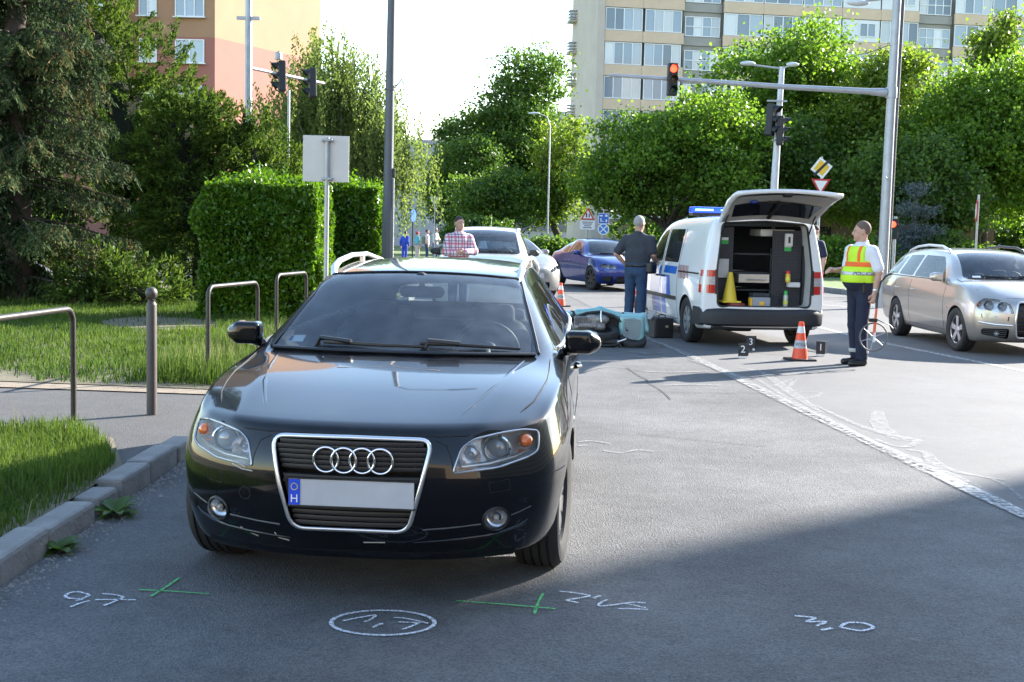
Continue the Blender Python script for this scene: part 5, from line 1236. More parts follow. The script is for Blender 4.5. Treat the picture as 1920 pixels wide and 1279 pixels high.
    # ---- lamps
    for k, o in enumerate(c.patch('headlight', G_clear, 'headlight')):
        sg = 1 if c.patches['headlight'][k][0].x > 0 else -1
        # recessed housing
        h = MB(); n = len(lamp)
        rim_ = [c.yfront(x * sg, z, -.004) for x, z in lamp]
        back = [Vector((p.x * .985 + .008 * sg, p.y + .09 + .04 * (abs(p.x) - .4), p.z * .985 + .01)) for p in rim_]
        h.add(rim_ + back, [(i, (i + 1) % n, (i + 1) % n + n, i + n) for i in range(n)] + [tuple(range(n, 2 * n))])
        O('lamp_housing', h, mat('lamp housing', (.78, .79, .82), .25, .35, var=.2, vs_=20), o)
        edge = MB().tube([p + Vector((0, -.007, 0)) for p in rim_], .0045, 6, closed=True); O('lamp_edge', edge, mat('lamp edge', (.55, .56, .58), .25, .6), o, smooth=60)
        pr = c.yfront(.585 * sg, .672, 0)
        q = MB().lathe([(.060, .0), (.063, -.012), (.057, -.018), (.052, -.008), (.046, .02)], 28, (pr.x, pr.y + .068, pr.z - .004), 'Y', cap=False)
        O('projector_ring', q, M_chrome, o, smooth=40)
        q = MB().sphere((pr.x, pr.y + .075, pr.z - .004), (.046, .026, .046), 20, 12); O('projector_lens', q, M_lens, o, smooth=60)
        q = MB().lathe([(.066, .0), (.064, .025), (.05, .05)], 28, (pr.x, pr.y + .06, pr.z - .004), 'Y', cap=False); O('lamp_bowl', q, M_reflector, o, smooth=40)
        p2 = c.yfront(.482 * sg, .655, 0)
        q = MB().lathe([(.050, -.01), (.046, .02), (.03, .045), (.008, .055)], 14, (p2.x, p2.y + .04, p2.z), 'Y', cap=False); O('main_beam_bowl', q, M_reflector, o, smooth=25)
        q = MB().sphere((p2.x, p2.y + .06, p2.z), .013); O('bulb', q, M_lens, o, smooth=60)
        p3 = c.yfront(.70 * sg, .695, 0)
        q = MB().sphere((p3.x, p3.y + .03, p3.z), (.036, .045, .030), 10, 8); O('indicator', q, M_amber, o, smooth=30)
        q = MB().box((p3.x - .012 * sg, p3.y + .02, .652), (.03, .03, .012)); O('side_marker', q, M_amber, o)
        low = MB().tube([c.yfront(x * sg, z, -.03) for x, z in ((.45, .612), (.56, .618), (.66, .635), (.715, .655))], [.008, .012, .012, .006], 8); O('lamp_trim', low, M_satin, o, smooth=60)
        gapl = MB().tube([c.yfront(x * sg, z, .0) for x, z in lamp], .0045, 5, closed=True)
        O('lamp_gap', gapl, M_liner, o)
    # ---- grille
    g0 = E('grille'); g0.parent = root
    fr = [c.yfront(x, z, .012) for x, z in gr]
    O('chrome_frame', MB().tube(fr, .0095, 10, closed=True, sq=(.85, 1.1)), M_satin, g0, smooth=60)
    back = MB(); back.add([Vector((p.x * .98, .13, p.z)) for p in fr], [tuple(range(len(fr)))]); O('grille_back', back, M_liner, g0)
    wall = MB(); n = len(fr); wall.add([p + Vector((0, .004, 0)) for p in fr] + [Vector((p.x * .99, .135, p.z)) for p in fr], [(i, (i + 1) % n, (i + 1) % n + n, i + n) for i in range(n)]); O('grille_wall', wall, M_black, g0)
    def halfw(z): return .243 + (.335 - .243) * (z - .345) / (.728 - .345) - .012
    def ybow(x): return .028 + .30 * x * x
    for i in range(6):
        z = .708 - i * .0208
        x = halfw(z) * (.94 if i == 0 else 1)
        pts = [Vector((x * t, ybow(x * t), z)) for t in np.linspace(-1, 1, 13)]
        O('grille_bar', MB().tube(pts, .0072, 6, sq=(.5, 1.4)), M_black, g0, smooth=50)
    for i in range(4):
        z = .437 - i * .0225; x = halfw(z)
        O('grille_bar', MB().tube([Vector((x * t, ybow(x * t) + .005, z)) for t in np.linspace(-1, 1, 13)], .0072, 6, sq=(.5, 1.4)), M_black, g0, smooth=50)
    for x in np.linspace(-.26, .26, 9):
        O('grille_strut', MB().box((x, .05 + .3 * x * x, .65), (.004, .02, .12)), M_black, g0)
    zz = [(.452), (.572)]
    pl = MB()
    xs = np.linspace(-1, 1, 13)
    vs_ = [Vector((halfw(z) * t, ybow(halfw(z) * t) - .010, z)) for z in zz for t in xs]
    pl.add(vs_ + [v + Vector((0, .03, 0)) for v in vs_], [(i, i + 1, 13 + i + 1, 13 + i) for i in range(12)] + [(13 + i, 13 + i + 1, 39 + i + 1, 39 + i) for i in range(12)] + [(26 + i, 26 + i + 1, i + 1, i) for i in range(12)])
    O('plate_carrier', pl, mat('plate carrier plastic', (.035, .036, .04), .5), g0)
    for sg in (-1, 1):
        O('parking_sensor', MB().lathe([(.011, 0), (.011, -.004), (.008, -.005)], 14, (.275 * sg, ybow(.275) - .01, .545), 'Y'), M_black, g0)
    plate(root, (0.01, .004, .505), .52, .112)
    pf = MB()
    for z in (.447, .563): pf.box((.01, .002, z), (.535, .012, .006))
    O('plate_frame', pf, M_black, root)
    em = E('emblem'); em.parent = root
    for k in range(4):
        cx = (k - 1.5) * .0755 + .014
        O('emblem_ring', MB().tube([Vector((cx + .0515 * math.cos(a), ybow(cx) - .016 - (.004 if k % 2 else 0), .640 + .0515 * math.sin(a))) for a in np.linspace(0, 2 * pi, 36, endpoint=False)], .0058, 8, closed=True), M_chrome, em, smooth=60)
    # ---- bumper details
    for sg in (-1, 1):
        p = c.yfront(.595 * sg, .385)
        fl = O('fog_light', MB().lathe([(.047, -.004), (.047, .03), (.02, .045)], 24, (p.x, p.y, p.z), 'Y', cap=False), M_reflector, root, smooth=40)
        O('fog_glass', MB().lathe([(.001, -.012), (.02, -.010), (.036, -.004), (.043, .004)], 24, (p.x, p.y, p.z), 'Y', cap=False), G_clear, fl, smooth=60)
        O('fog_ring', MB().tube([c.yfront(p.x + .05 * math.cos(a), p.z + .05 * math.sin(a), .004) for a in np.linspace(0, 2 * pi, 24, endpoint=False)], .0065, 6, closed=True), M_black, fl, smooth=60)
        O('fog_bulb', MB().sphere((p.x, p.y + .02, p.z), .014), M_lens, fl, smooth=60)
        O('bumper_strip', MB().tube([c.yfront(x * sg, z, .002) for x, z in ((.30, .352), (.40, .358), (.535, .368))], .004, 6), mat('bumper strip', (.06, .062, .065), .25), root, smooth=60)
        O('bumper_strip', MB().tube([c.yfront(x * sg, z, .002) for x, z in ((.655, .395), (.69, .405), (.735, .422))], .004, 6), mat('bumper strip', (.06, .06, .06)), root, smooth=60)
        O('bumper_lip', MB().tube([c.yfront(x * sg, z, .003) for x, z in ((.26, .290), (.35, .296), (.45, .302), (.55, .310), (.63, .325), (.69, .345), (.72, .365))], [.004, .007, .008, .008, .008, .007, .004], 6), P_black, root, smooth=60)
        c.line([c.yfront(x * sg, z, -.001) for x, z in ((.345, .722), (.39, .70), (.415, .64), (.42, .60))], .003)
        # bonnet shut line, from the grille corner over the lamps to the windscreen
        pts = [c.ztop(x * sg, y, .0015) for x, y in ((.69, .50), (.72, .60), (.742, .75), (.763, .95), (.765, 1.15), (.762, 1.36))]
        c.line([c.yfront(.345 * sg, .738, .001), c.yfront(.46 * sg, .738, .001), c.yfront(.60 * sg, .747, .001)] + pts, .0035)
        for yy in (1.40, 2.64, 3.44):
            c.line([c.xside(yy + (.03 if z > .8 else 0) - (.07 if yy > 3 and z < .6 else 0), z, sg, -.001) for z in np.linspace(.26, .92, 10)], .003)
        c.line([c.xside(y, .30, sg, -.001) for y in np.linspace(1.42, 3.2, 8)], .003)
        c.line([c.xside(y, .545, sg, -.001) for y in np.linspace(.44, .575, 5)], .003)
        O('side_repeater', MB().sphere(c.xside(1.25, .66, sg), (.006, .03, .012), 10, 6), M_whitelens, root, smooth=60)
        O('side_moulding', MB().tube([c.xside(y, .52, sg, .002) for y in np.linspace(1.45, 3.15, 9)], .012, 6, sq=(.5, 1.6)), P_black, root, smooth=60)
        for yy in (2.42, 3.28): O('door_handle', MB().tube([c.xside(yy - .1, .80, sg, .004), c.xside(yy - .05, .80, sg, .03), c.xside(yy + .05, .80, sg, .03), c.xside(yy + .1, .80, sg, .004)], .012, 8), P_black, root, smooth=60)
        # window surround
        O('window_trim', MB().tube([c.xside(y, .975 + .012 * (y - 1.6), sg, .003) for y in np.linspace(1.58, 4.0, 14)], .009, 6), M_satin, root, smooth=60)
        # roof rail
        r0 = [c.ztop(.535 * sg, 2.13, -.01)] + [c.ztop(.548 * sg, y, h) for y, h in ((2.20, .035), (2.34, .052), (2.7, .055), (3.2, .055), (3.75, .052), (3.95, .04))] + [c.ztop(.53 * sg, 4.06, -.01)]
        rl = O('roof_rail', MB().tube(r0, [.016, .02, .018, .017, .017, .018, .02, .016], 8, sq=(1.1, .9)), mat('roof rail aluminium', (.78, .79, .80), .35, .55), root, smooth=60)
        O('rail_foot', MB().box(c.ztop(.548 * sg, 3.05, .02), (.02, .07, .06)), M_satin, rl)
        q = c.xside(1.66, .945, sg); wing_mirror(root, (q.x - .02 * sg, 1.655, .955), sg, P_black, .98)
        # windscreen side moulding
        O('pillar_moulding', MB().tube([c.hit((x * sg, -1, z), (0, 1, 0)) + Vector((0, -.002, .002)) for x, z in ((.699, .965), (.672, 1.03), (.635, 1.12), (.595, 1.21), (.555, 1.30))], .008, 6), M_black, root, smooth=60)
        wheel(root, .762 * sg, .90, .318, .215, sg, R(-5), 10, style='single'); wheel(root, .757 * sg, 3.545, .318, .215, sg, 0, 10, style='single')
    for sg in (-1, 1): O('bonnet_crease', MB().tube([c.ztop(x * sg, y, -.004) for x, y in ((.40, .22), (.46, .4), (.53, .65), (.585, .95), (.63, 1.28))], [.004, .008, .009, .009, .007], 8, sq=(1.6, .8)), P_black, root, smooth=80)
    c.line([c.yfront(x, .7385 + .004 * math.cos(x * 4), -.001) for x in np.linspace(-.35, .35, 13)], .0035)
    O('roof_seam', MB().tube([c.hit((x, -1, 1.345 - .06 * x * x * 1.6), (0, 1, 0)) + Vector((0, 0, .003)) for x in np.linspace(-.53, .53, 15)], .006, 5), M_black, root, smooth=60)
    for sg in (-1, 1): O('roof_gutter', MB().tube([c.ztop(.535 * sg, y, .0) for y in np.linspace(2.12, 4.05, 12)], .006, 5), M_liner, root)
    lo = MB(); pts = [c.yfront(x, .262, -.02) for x in np.linspace(-.66, .66, 15)]
    lo.tube([Vector((p.x, p.y + .02, .235)) for p in pts], .035, 8, sq=(.6, 1.)); O('lower_spoiler', lo, P_black, root, smooth=60)
    O('tow_eye_cover', MB().tube([c.yfront(-.455 + .026 * math.cos(a), .475 + .026 * math.sin(a), .0) for a in np.linspace(0, 2 * pi, 20, endpoint=False)], .002, 5, closed=True), M_liner, root)
    sq_ = [(.565, .545), (.645, .552), (.652, .508), (.572, .502)]
    O('washer_cover', MB().tube(dens([c.yfront(x, z) for x, z in sq_], 4, True), .0018, 5, closed=True), M_liner, root)
    sq_ = [(-.565, .545), (-.645, .552), (-.652, .508), (-.572, .502)]
    O('washer_cover', MB().tube(dens([c.yfront(x, z) for x, z in sq_], 4, True), .0018, 5, closed=True), M_liner, root)
    # scuffs from the collision on the bumper
    sc = mat('bare scuff', (.5, .48, .45), .7)
    for pts in ([(-.33, .31), (-.315, .285), (-.27, .275)], [(-.49, .315), (-.45, .295), (-.41, .28)], [(-.60, .325), (-.597, .31)], [(-.52, .59), (-.47, .575), (-.42, .572)], [(-.50, .60), (-.455, .585)], [(.05, .285), (.14, .288)]):
        O('scuff', MB().tube([c.yfront(x, z, .0005) for x, z in pts], .0028, 4), sc, root)
    # bonnet washers with the dried run marks, wipers, cowl
    O('cowl_panel', MB().tube([c.hit((x, -1, .966 - .012 * abs(x) ** 2), (0, 1, 0)) + Vector((0, -.012, .002)) if True else None for x in np.linspace(-.68, .68, 15)], .018, 8, sq=(1, .6)), M_black, root, smooth=60)
    def wsp(x, z, off=.012):
        h = c.hit((x, -1, z), (0, 1, 0)); return h + c.nrm(h) * off
    wiper(root, [wsp(-.40, .985, .02), wsp(-.1, .982, .02), wsp(.12, .98, .02)]); wiper(root, [wsp(.10, .995, .02), wsp(.30, .99, .02), wsp(.60, .975, .015)])
    O('wiper_arm', MB().tube([wsp(.13, .985, .0), wsp(.14, 1.0, .03), wsp(.3, .99, .028)], .014, 6), M_black, root, smooth=60)
    O('wiper_arm', MB().tube([wsp(-.45, .98, .0), wsp(-.42, .995, .03), wsp(-.25, .985, .028)], .014, 6), M_black, root, smooth=60)
    dm = mat('dried washer fluid', (.16, .13, .10), .7)
    O('washer_stain', MB().tube([c.ztop(0, 1.06, .0003), c.ztop(0, .99, .0003)], [.010, .005], 6, sq=(1, .08)), dm, root)
    for sg in (-1, 1):
        O('washer_stain', MB().tube([c.ztop(x * sg, y, .0003) for x, y in ((0, .99), (.05, .945), (.12, .93), (.20, .92))], .0028, 4, sq=(1, .2)), dm, root)
        O('washer_stain', MB().tube([c.ztop(x * sg, y, .0003) for x, y in ((.195, .92), (.25, .917))], .008, 6, sq=(1, .08)), dm, root)
    # stickers and mirror inside the glass
    s0 = wsp(-.585, 1.005, -.004)
    st = MB(); a = [wsp(-.625, .99, -.004), wsp(-.535, .995, -.004), wsp(-.53, 1.025, -.004), wsp(-.613, 1.02, -.004)]
    st.add(a, [(0, 1, 2, 3)]); stk = O('windscreen_sticker', st, mat('white sticker', (.8, .8, .8), .5), root)
    O('sticker_mark', MB().add([wsp(-.62, .994, -.002), wsp(-.60, .995, -.002), wsp(-.597, 1.018, -.002), wsp(-.612, 1.016, -.002)], [(0, 1, 2, 3)]), mat('sticker blue', (.02, .03, .25), .5), stk)
    rv = sdf_mesh('rear_view_mirror', [bxs((0, 2.0, 1.235), (.13, .02, .035), .03), rc((0, 1.99, 1.26), (0, 1.97, 1.33), .014), el((0, 1.965, 1.315), (.04, .03, .03))], .008, .02)
    O('rear_view_mirror', rv, M_dash, root)
    interior(root, 1.75, .92, .70, [(-.36, 2.25, 1), (.36, 2.25, 1)], 3.25, .36, .95)
    O('underbody', MB().box((0, 2.3, .24), (1.2, 3.9, .10)), M_liner, root)
    O('headlining', MB().box((0, 3.0, 1.33), (.85, 1.6, .02)), mat('headlining grey', (.3, .3, .3), .9), root)
    return c
build_estate()
# ================================================================ the other cars
def gen_car(root, pm, W=.89, L=4.55, hz0=.78, hz1=.93, cy=1.05, cz=1.0, wy=1.75, wz=1.42, ry=2.5, rz=1.48, rey=3.9, rez=1.40, bz=.96, tail='wagon', fa=.88, wb=2.58, tr=.316, gw=.61, lamp=None, lower=None, bumper_slot=None,
            rim=None, spokes=5, style='single', steer=0, glass=None, mirror_m=None, nose=.0, fogs=True, sub=2, wcol=G_wind):
    z0 = .19
    F = [(z0 - .02, .13, .38, W * .87), (.33, .03, .36, W * .94), (.50, .0 + nose, .37, W * .965), (hz0 - .11, .02 + nose, .40, W * .965), (hz0, .09 + nose, .48, W * .91, -.01)]
    hm = lambda t: hz0 + (cz - hz0) * (1 - (1 - t) ** 1.8)
    def hood(y, W_, belt): z = hm(min(1, (y) / cy)); return [(W_ * .83, y, belt + .02), (W_ * .66, y - .02, z - .008), (W_ * .35, y - .03, z), (0, y - .04, z + .004)]
    S = [side_(.64, W * .995, z0, W * .915, hm(.5) - .05, hood(.6, W, hm(.5) - .05)),
         side_(.96, W, z0, W * .935, hm(.78) - .03, hood(.9, W, hm(.78) - .03)),
         side_(cy + .22, W, z0, W * .945, bz - .03, [(W * .865, cy + .24, cz - .03), (W * .79, cy + .17, cz - .015), (W * .45, cy + .04, cz - .003), (0, cy, cz)])]
    my = (cy + wy) / 2; mz = (cz + wz) / 2 + .015
    S += [side_(my + .2, W, z0, W * .945, bz, [((gw + W * .86) / 2 + .015, my + .2, mz - .02), ((gw - .05 + W * .79) / 2, my + .14, mz), (W * .37, my + .03, mz + .01), (0, my, mz + .015)]),
          side_(wy + .24, W, z0, W * .945, bz + .01, [(gw, wy + .22, wz - .07), (gw - .055, wy + .15, wz - .03), (.31, wy + .03, wz - .008), (0, wy, wz)]),
          side_(ry + .2, W, z0, W * .94, bz + .02, [(gw + .005, ry + .2, rz - .10), (gw - .05, ry + .2, rz - .035), (.31, ry + .2, rz - .006), (0, ry + .2, rz)])]
    if tail == 'wagon':
        S += [side_(rey - .4, W * .99, z0 + .02, W * .93, bz + .03, [(gw - .01, rey - .4, rz - .12), (gw - .06, rey - .4, rz - .055), (.3, rey - .4, rz - .025), (0, rey - .4, rz - .02)]),
              side_(rey + .12, W * .97, z0 + .05, W * .90, bz + .05, [(gw - .03, rey + .1, rez - .14), (gw - .08, rey + .14, rez - .04), (.29, rey + .16, rez - .01), (0, rey + .16, rez)]),
              side_(L - .26, W * .95, z0 + .06, W * .87, bz + .04, [(gw + .02, L - .28, (bz + rez) / 2 - .02), (gw - .03, L - .25, (bz + rez) / 2 + .03), (.3, L - .23, (bz + rez) / 2 + .05), (0, L - .22, (bz + rez) / 2 + .05)])]
        B = [(.27, L - .1, L - .22, W * .8), (.42, L, L - .18, W * .9), (.6, L, L - .18, W * .92), (.78, L - .04, L - .18, W * .91), (.97, L - .11, L - .2, W * .82)]
        rw = rounded([(-.54, bz + .09), (.54, bz + .09), (.46, rez - .07), (-.46, rez - .07)], .05)
        sw3 = [(rey - .32, bz + .045), (L - .44, bz + .06), (rey + .02, rez - .17), (rey - .36, rz - .15)]
        sw2e = rey - .4
    else:
        S += [side_(rey - .25, W * .99, z0 + .02, W * .93, bz + .035, [(gw - .02, rey - .25, rez - .10), (gw - .07, rey - .25, rez - .04), (.3, rey - .2, rez - .01), (0, rey - .2, rez)]),
              side_(rey + .3, W * .975, z0 + .04, W * .90, bz + .05, [((gw + W * .8) / 2, rey + .28, (bz + rez) / 2 + .02), (gw, rey + .25, (bz + rez) / 2 + .06), (.32, rey + .28, (bz + rez) / 2 + .08), (0, rey + .28, (bz + rez) / 2 + .085)]),
              side_(rey + .62, W * .96, z0 + .05, W * .88, bz + .04, [(W * .80, rey + .62, bz + .07), (W * .7, rey + .6, bz + .085), (.35, rey + .6, bz + .09), (0, rey + .6, bz + .092)])]
        B = [(.27, L - .1, L - .22, W * .8), (.42, L, L - .18, W * .9), (.6, L, L - .18, W * .92), (.8, L - .03, L - .18, W * .91), (bz + .07, L - .07, L - .2, W * .84)]
        rw = None
        sw3 = [(rey - .42, bz + .05), (rey + .0, bz + .06), (rey - .12, rez - .17), (rey - .44, rez - .12)]
        sw2e = rey - .48
    cr = [('X', 3, 10, .6), ('X', 3, 11, .6)] + [('L', s_, 8, .5) for s_ in (2, 3, 4, 5, 6, 7)] + [('L', 3, 10, .5), ('L', 4, 10, .5), ('L', 3, 9, .3), ('L', 4, 9, .3), ('L', 5, 10, .3), ('L', 6, 10, .3), ('L', 0, 10, .4), ('L', 1, 10, .4), ('L', 0, 8, .3), ('L', 1, 8, .3)] + [('L', s_, 7, .3) for s_ in (1, 2, 3, 4, 5, 6)]
    b0 = cz + .012
    ws = rounded([(-W * .765, b0 - .012), (0, b0), (W * .765, b0 - .012), (gw - .075, wz - .055), (.3, wz - .028), (0, wz - .02), (-.3, wz - .028), (-gw + .075, wz - .055)], .05)
    mid = (wy + .15 + sw2e) / 2 + .12
    swz = bz + .04
    cuts = [dict(name='windscreen', view='Y', poly=ws, d0=cy - .1, d1=wy + .5),
            dict(name='side_window', view='X', poly=rounded([(cy + .48, swz - .01), (mid - .03, swz), (mid - .05, rz - .135), (wy + .3, wz - .10), (wy + .08, wz - .2)], .05), d0=.3, d1=1.2, mirror=1),
            dict(name='side_window', view='X', poly=rounded([(mid + .04, swz), (sw2e, swz + .01), (sw2e - .03, rz - .15), (mid + .02, rz - .135)], .05), d0=.3, d1=1.2, mirror=1),
            dict(name='side_window', view='X', poly=rounded(sw3, .04), d0=.3, d1=1.2, mirror=1)]
    if rw: cuts.append(dict(name='rear_window', view='Y', poly=rw, d0=rey, d1=L + .3))
    if lamp: cuts.append(dict(name='headlight', view='Y', poly=rounded(lamp, .025), d0=-.3, d1=.85, mirror=1))
    if lower: cuts.append(dict(name='intake', view='Y', poly=rounded(lower, .03), d0=-.3, d1=.6, mirror=1))
    if bumper_slot: cuts.append(dict(name='grille', view='Y', poly=rounded(bumper_slot, .03), d0=-.3, d1=.3))
    c = Car(root, F, S, B, cr, cuts, [(fa, tr, tr + .03, .56), (fa + wb, tr, tr + .03, .56)], pm, sub=3)
    gl = glass or G_side
    c.patch('windscreen', wcol); c.patch('side_window', gl); c.patch('rear_window', gl)
    for k, o in enumerate(c.patch('headlight', G_clear, 'headlight')):
        sg = 1 if c.patches['headlight'][k][0].x > 0 else -1
        lp = rounded(lamp, .025); n = len(lp)
        rim_ = [c.yfront(x * sg, z, -.003) for x, z in lp]; back = [Vector((p.x, p.y + .10, p.z)) for p in rim_]
        O('lamp_housing', MB().add(rim_ + back, [(i, (i + 1) % n, (i + 1) % n + n, i + n) for i in range(n)] + [tuple(range(n, 2 * n))]), mat('lamp housing', (.5, .51, .54)), o)
        xs = [p[0] for p in lamp]; zs = [p[1] for p in lamp]; x0, x1, zc = min(xs), max(xs), (min(zs) + max(zs)) / 2
        for t, r_ in ((.32, .062), (.68, .068)):
            p = c.yfront((x0 + (x1 - x0) * t) * sg, zc + (t - .5) * .03)
            O('lamp_bowl', MB().lathe([(r_, .0), (r_ * .95, .03), (r_ * .6, .06), (.01, .07)], 20, (p.x, p.y + .03, p.z), 'Y', cap=False), M_reflector, o, smooth=40)
            O('projector_lens', MB().sphere((p.x, p.y + .07, p.z), r_ * .5), M_lens, o, smooth=60)
        p = c.yfront((x1 - .035) * sg, zc + .02); O('indicator', MB().sphere((p.x, p.y + .05, p.z), .028), M_amber, o, smooth=40)
    for nm in ('intake', 'grille'):
        for k, (ce, vl, fl) in enumerate(c.patches.get(nm, [])):
            mb = MB(); mb.add([v + Vector((0, .08, 0)) for v in vl], fl); g = O('air_intake' if nm == 'intake' else 'grille', mb, M_black, root)
            zz = [v.z for v in vl]; xx = [v.x for v in vl]
            for i in range(1, 5):
                z = min(zz) + (max(zz) - min(zz)) * i / 5
                O('grille_bar', MB().tube([c.yfront(x, z, -.03) for x in np.linspace(min(xx) + .02, max(xx) - .02, 7)], .008, 6), M_trim, g, smooth=60)
    for sg in (-1, 1):
        for yy in (cy + .36, mid + .01, sw2e + .02):
            c.line([c.xside(yy - (.07 if yy > 3 and z < .6 else 0), z, sg, .0) for z in np.linspace(.25, bz - .02, 9)], .003)
        c.line([c.xside(y, .28, sg, 0) for y in np.linspace(cy + .36, fa + wb - .38, 7)], .003)
        c.line([c.ztop(x * sg, y) for x, y in ((W * .80, .52), (W * .84, .7), (W * .85, .95), (W * .855, cy + .2))], .003)
        for yy in (mid - .18, sw2e - .12):
            O('door_handle', MB().tube([c.xside(yy - .1, bz - .17, sg, .0), c.xside(yy - .05, bz - .165, sg, .03), c.xside(yy + .05, bz - .165, sg, .03), c.xside(yy + .1, bz - .17, sg, .0)], .012, 8), pm, root, smooth=60)
        q = c.xside(cy + .55, bz, sg); wing_mirror(root, (q.x - .03 * sg, cy + .55, bz + .015), sg, mirror_m or pm, 1.0)
        O('window_trim', MB().tube([c.xside(y, swz - .015, sg, .003) for y in np.linspace(cy + .5, rey - .0, 10)], .007, 6), M_black, root, smooth=60)
        for yy in (fa, fa + wb): wheel(root, (W - .115) * sg, yy, tr, .21, sg, steer if yy == fa else 0, spokes, rim, style)
    c.line([c.yfront(x, hz0 - .01, 0) for x in np.linspace(-W * .5, W * .5, 9)], .003)
    def wsp(x, z, off=.012):
        h = c.hit((x, -1, z), (0, 1, 0)); return h + c.nrm(h) * off
    wiper(root, [wsp(-.42, b0 + .02, .015), wsp(-.1, b0 + .018, .015), wsp(.15, b0 + .012, .015)]); wiper(root, [wsp(.1, b0 + .03, .015), wsp(.35, b0 + .025, .015), wsp(.6, b0 + .005, .015)])
    O('cowl_panel', MB().tube([wsp(x, b0 - .004, -.002) for x in np.linspace(-W * .7, W * .7, 11)], .014, 6), M_black, root, smooth=60)
    interior(root, cy + .55, cz - .05, W * .78, [(-.36, cy + 1.1, 1), (.36, cy + 1.1, 1)], cy + 2.05, .36, bz)
    O('underbody', MB().box((0, L / 2, .25), (1.2, L - .7, .1)), M_liner, root)
    rv = MB().box((0, wy + .05, wz - .13), (.24, .02, .06)); O('rear_view_mirror', rv, M_dash, root, bevel=.01)
    return c

P_silver = paint('champagne silver paint', (.46, .42, .37), .75, .34, dust=.03)
P_blue = paint('blue metallic paint', (.004, .026, .20), .35, .3, dust=.02)
P_white = paint('white car paint', (.58, .59, .58), 0, .35, dust=.05)
P_greyw = paint('pale silver paint', (.30, .30, .30), .6, .35, dust=.03)

# --- champagne estate on the right
r_ = E('estate_car', (7.27, 16.77, 0), R(1.5), 'champagne silver estate car with roof rails waiting in the far lane', 'car')
c = gen_car(r_, P_silver, W=.89, L=4.556, hz0=.82, cy=1.0, cz=1.035, wy=1.72, wz=1.44, ry=2.4, rz=1.485, rey=3.95, rez=1.42, bz=.975, gw=.625,
            lamp=[(.38, .60), (.60, .62), (.79, .655), (.80, .72), (.70, .80), (.55, .79), (.42, .73)],
            lower=[(.42, .245), (.74, .30), (.745, .385), (.43, .395)], bumper_slot=[(-.33, .26), (.33, .26), (.36, .50), (.33, .76), (-.33, .76), (-.36, .50)], spokes=5, steer=R(4), sub=3)
for sg in (-1, 1):
    pts = [c.ztop(.565 * sg, 1.98, -.01)] + [c.ztop(.575 * sg, y, h) for y, h in ((2.05, .04), (2.3, .075), (2.9, .08), (3.4, .07), (3.7, .035))] + [c.ztop(.55 * sg, 3.85, -.01)]
    O('roof_rail', MB().tube(pts, [.022, .024, .02, .019, .019, .022, .018], 8), mat('roof rail aluminium', (.78, .79, .80)) if sg < 0 else M_black, r_, smooth=60)
    sl = [c.yfront(x * sg, z, .002) for x, z in ((.44, .56), (.60, .565), (.76, .585), (.75, .53), (.6, .505), (.45, .50))]
    O('bumper_vent', MB().add(sl, [tuple(range(6))]), M_black, r_)
    O('bumper_chrome', MB().tube([c.yfront(x * sg, z, .006) for x, z in ((.40, .44), (.6, .445), (.78, .47))], .014, 6), M_satin, r_, smooth=60)
    p = c.yfront(.55 * sg, .32); O('fog_light', MB().sphere((p.x, p.y + .06, p.z), .04), M_lens, r_, smooth=60)
    O('side_repeater', MB().sphere(c.xside(1.2, .62, sg), (.006, .03, .012), 10, 6), M_amber, r_, smooth=60)
O('chrome_frame', MB().tube([c.yfront(x, z, .01) for x, z in rounded([(-.33, .27), (.33, .27), (.37, .50), (.33, .765), (-.33, .765), (-.37, .50)], .05)], .016, 8, closed=True), M_satin, r_, smooth=60)
plate(r_, (0, -.035, .46), .52, .11)
O('windscreen_sticker', MB().add([c.hit((x, -1, z), (0, 1, 0)) + Vector((0, -.004, 0)) for x, z in ((-.55, 1.055), (-.44, 1.058), (-.44, 1.085), (-.545, 1.08))], [(0, 1, 2, 3)]), mat('white sticker', (.8, .8, .8)), r_)

# --- blue saloon crossing behind
r_ = E('saloon_car', (3.17, 33.0, 0), R(17), 'dark blue saloon with black wheels crossing the junction behind the police van', 'car')
c = gen_car(r_, P_blue, W=.908, L=4.52, hz0=.74, cy=1.22, cz=.955, wy=1.98, wz=1.36, ry=2.55, rz=1.42, rey=3.3, rez=1.36, bz=.93, tail='sedan', fa=.80, wb=2.76, tr=.325, gw=.60, nose=-.0,
            lamp=[(.40, .60), (.60, .60), (.78, .64), (.80, .70), (.60, .72), (.42, .69)], lower=[(.50, .24), (.76, .30), (.72, .40), (.50, .40)], bumper_slot=[(-.42, .22), (.42, .22), (.40, .40), (-.40, .40)],
            rim=M_darkalloy, spokes=7, steer=R(10), glass=G_dark)
for sg in (-1, 1):
    k = [c.yfront(x * sg, z, .004) for x, z in rounded([(.02, .55), (.16, .55), (.19, .67), (.03, .69)], .03)]
    g = O('kidney_grille', MB().add(k, [tuple(range(len(k)))]), M_black, r_); O('kidney_rim', MB().tube(k, .007, 6, closed=True), M_black, g, smooth=60)
O('sunroof', MB().add([c.ztop(x, y, .012) for x, y in ((-.4, 2.35), (.4, 2.35), (.42, 2.75), (-.42, 2.75))], [(0, 1, 2, 3)]), P_blue, r_)

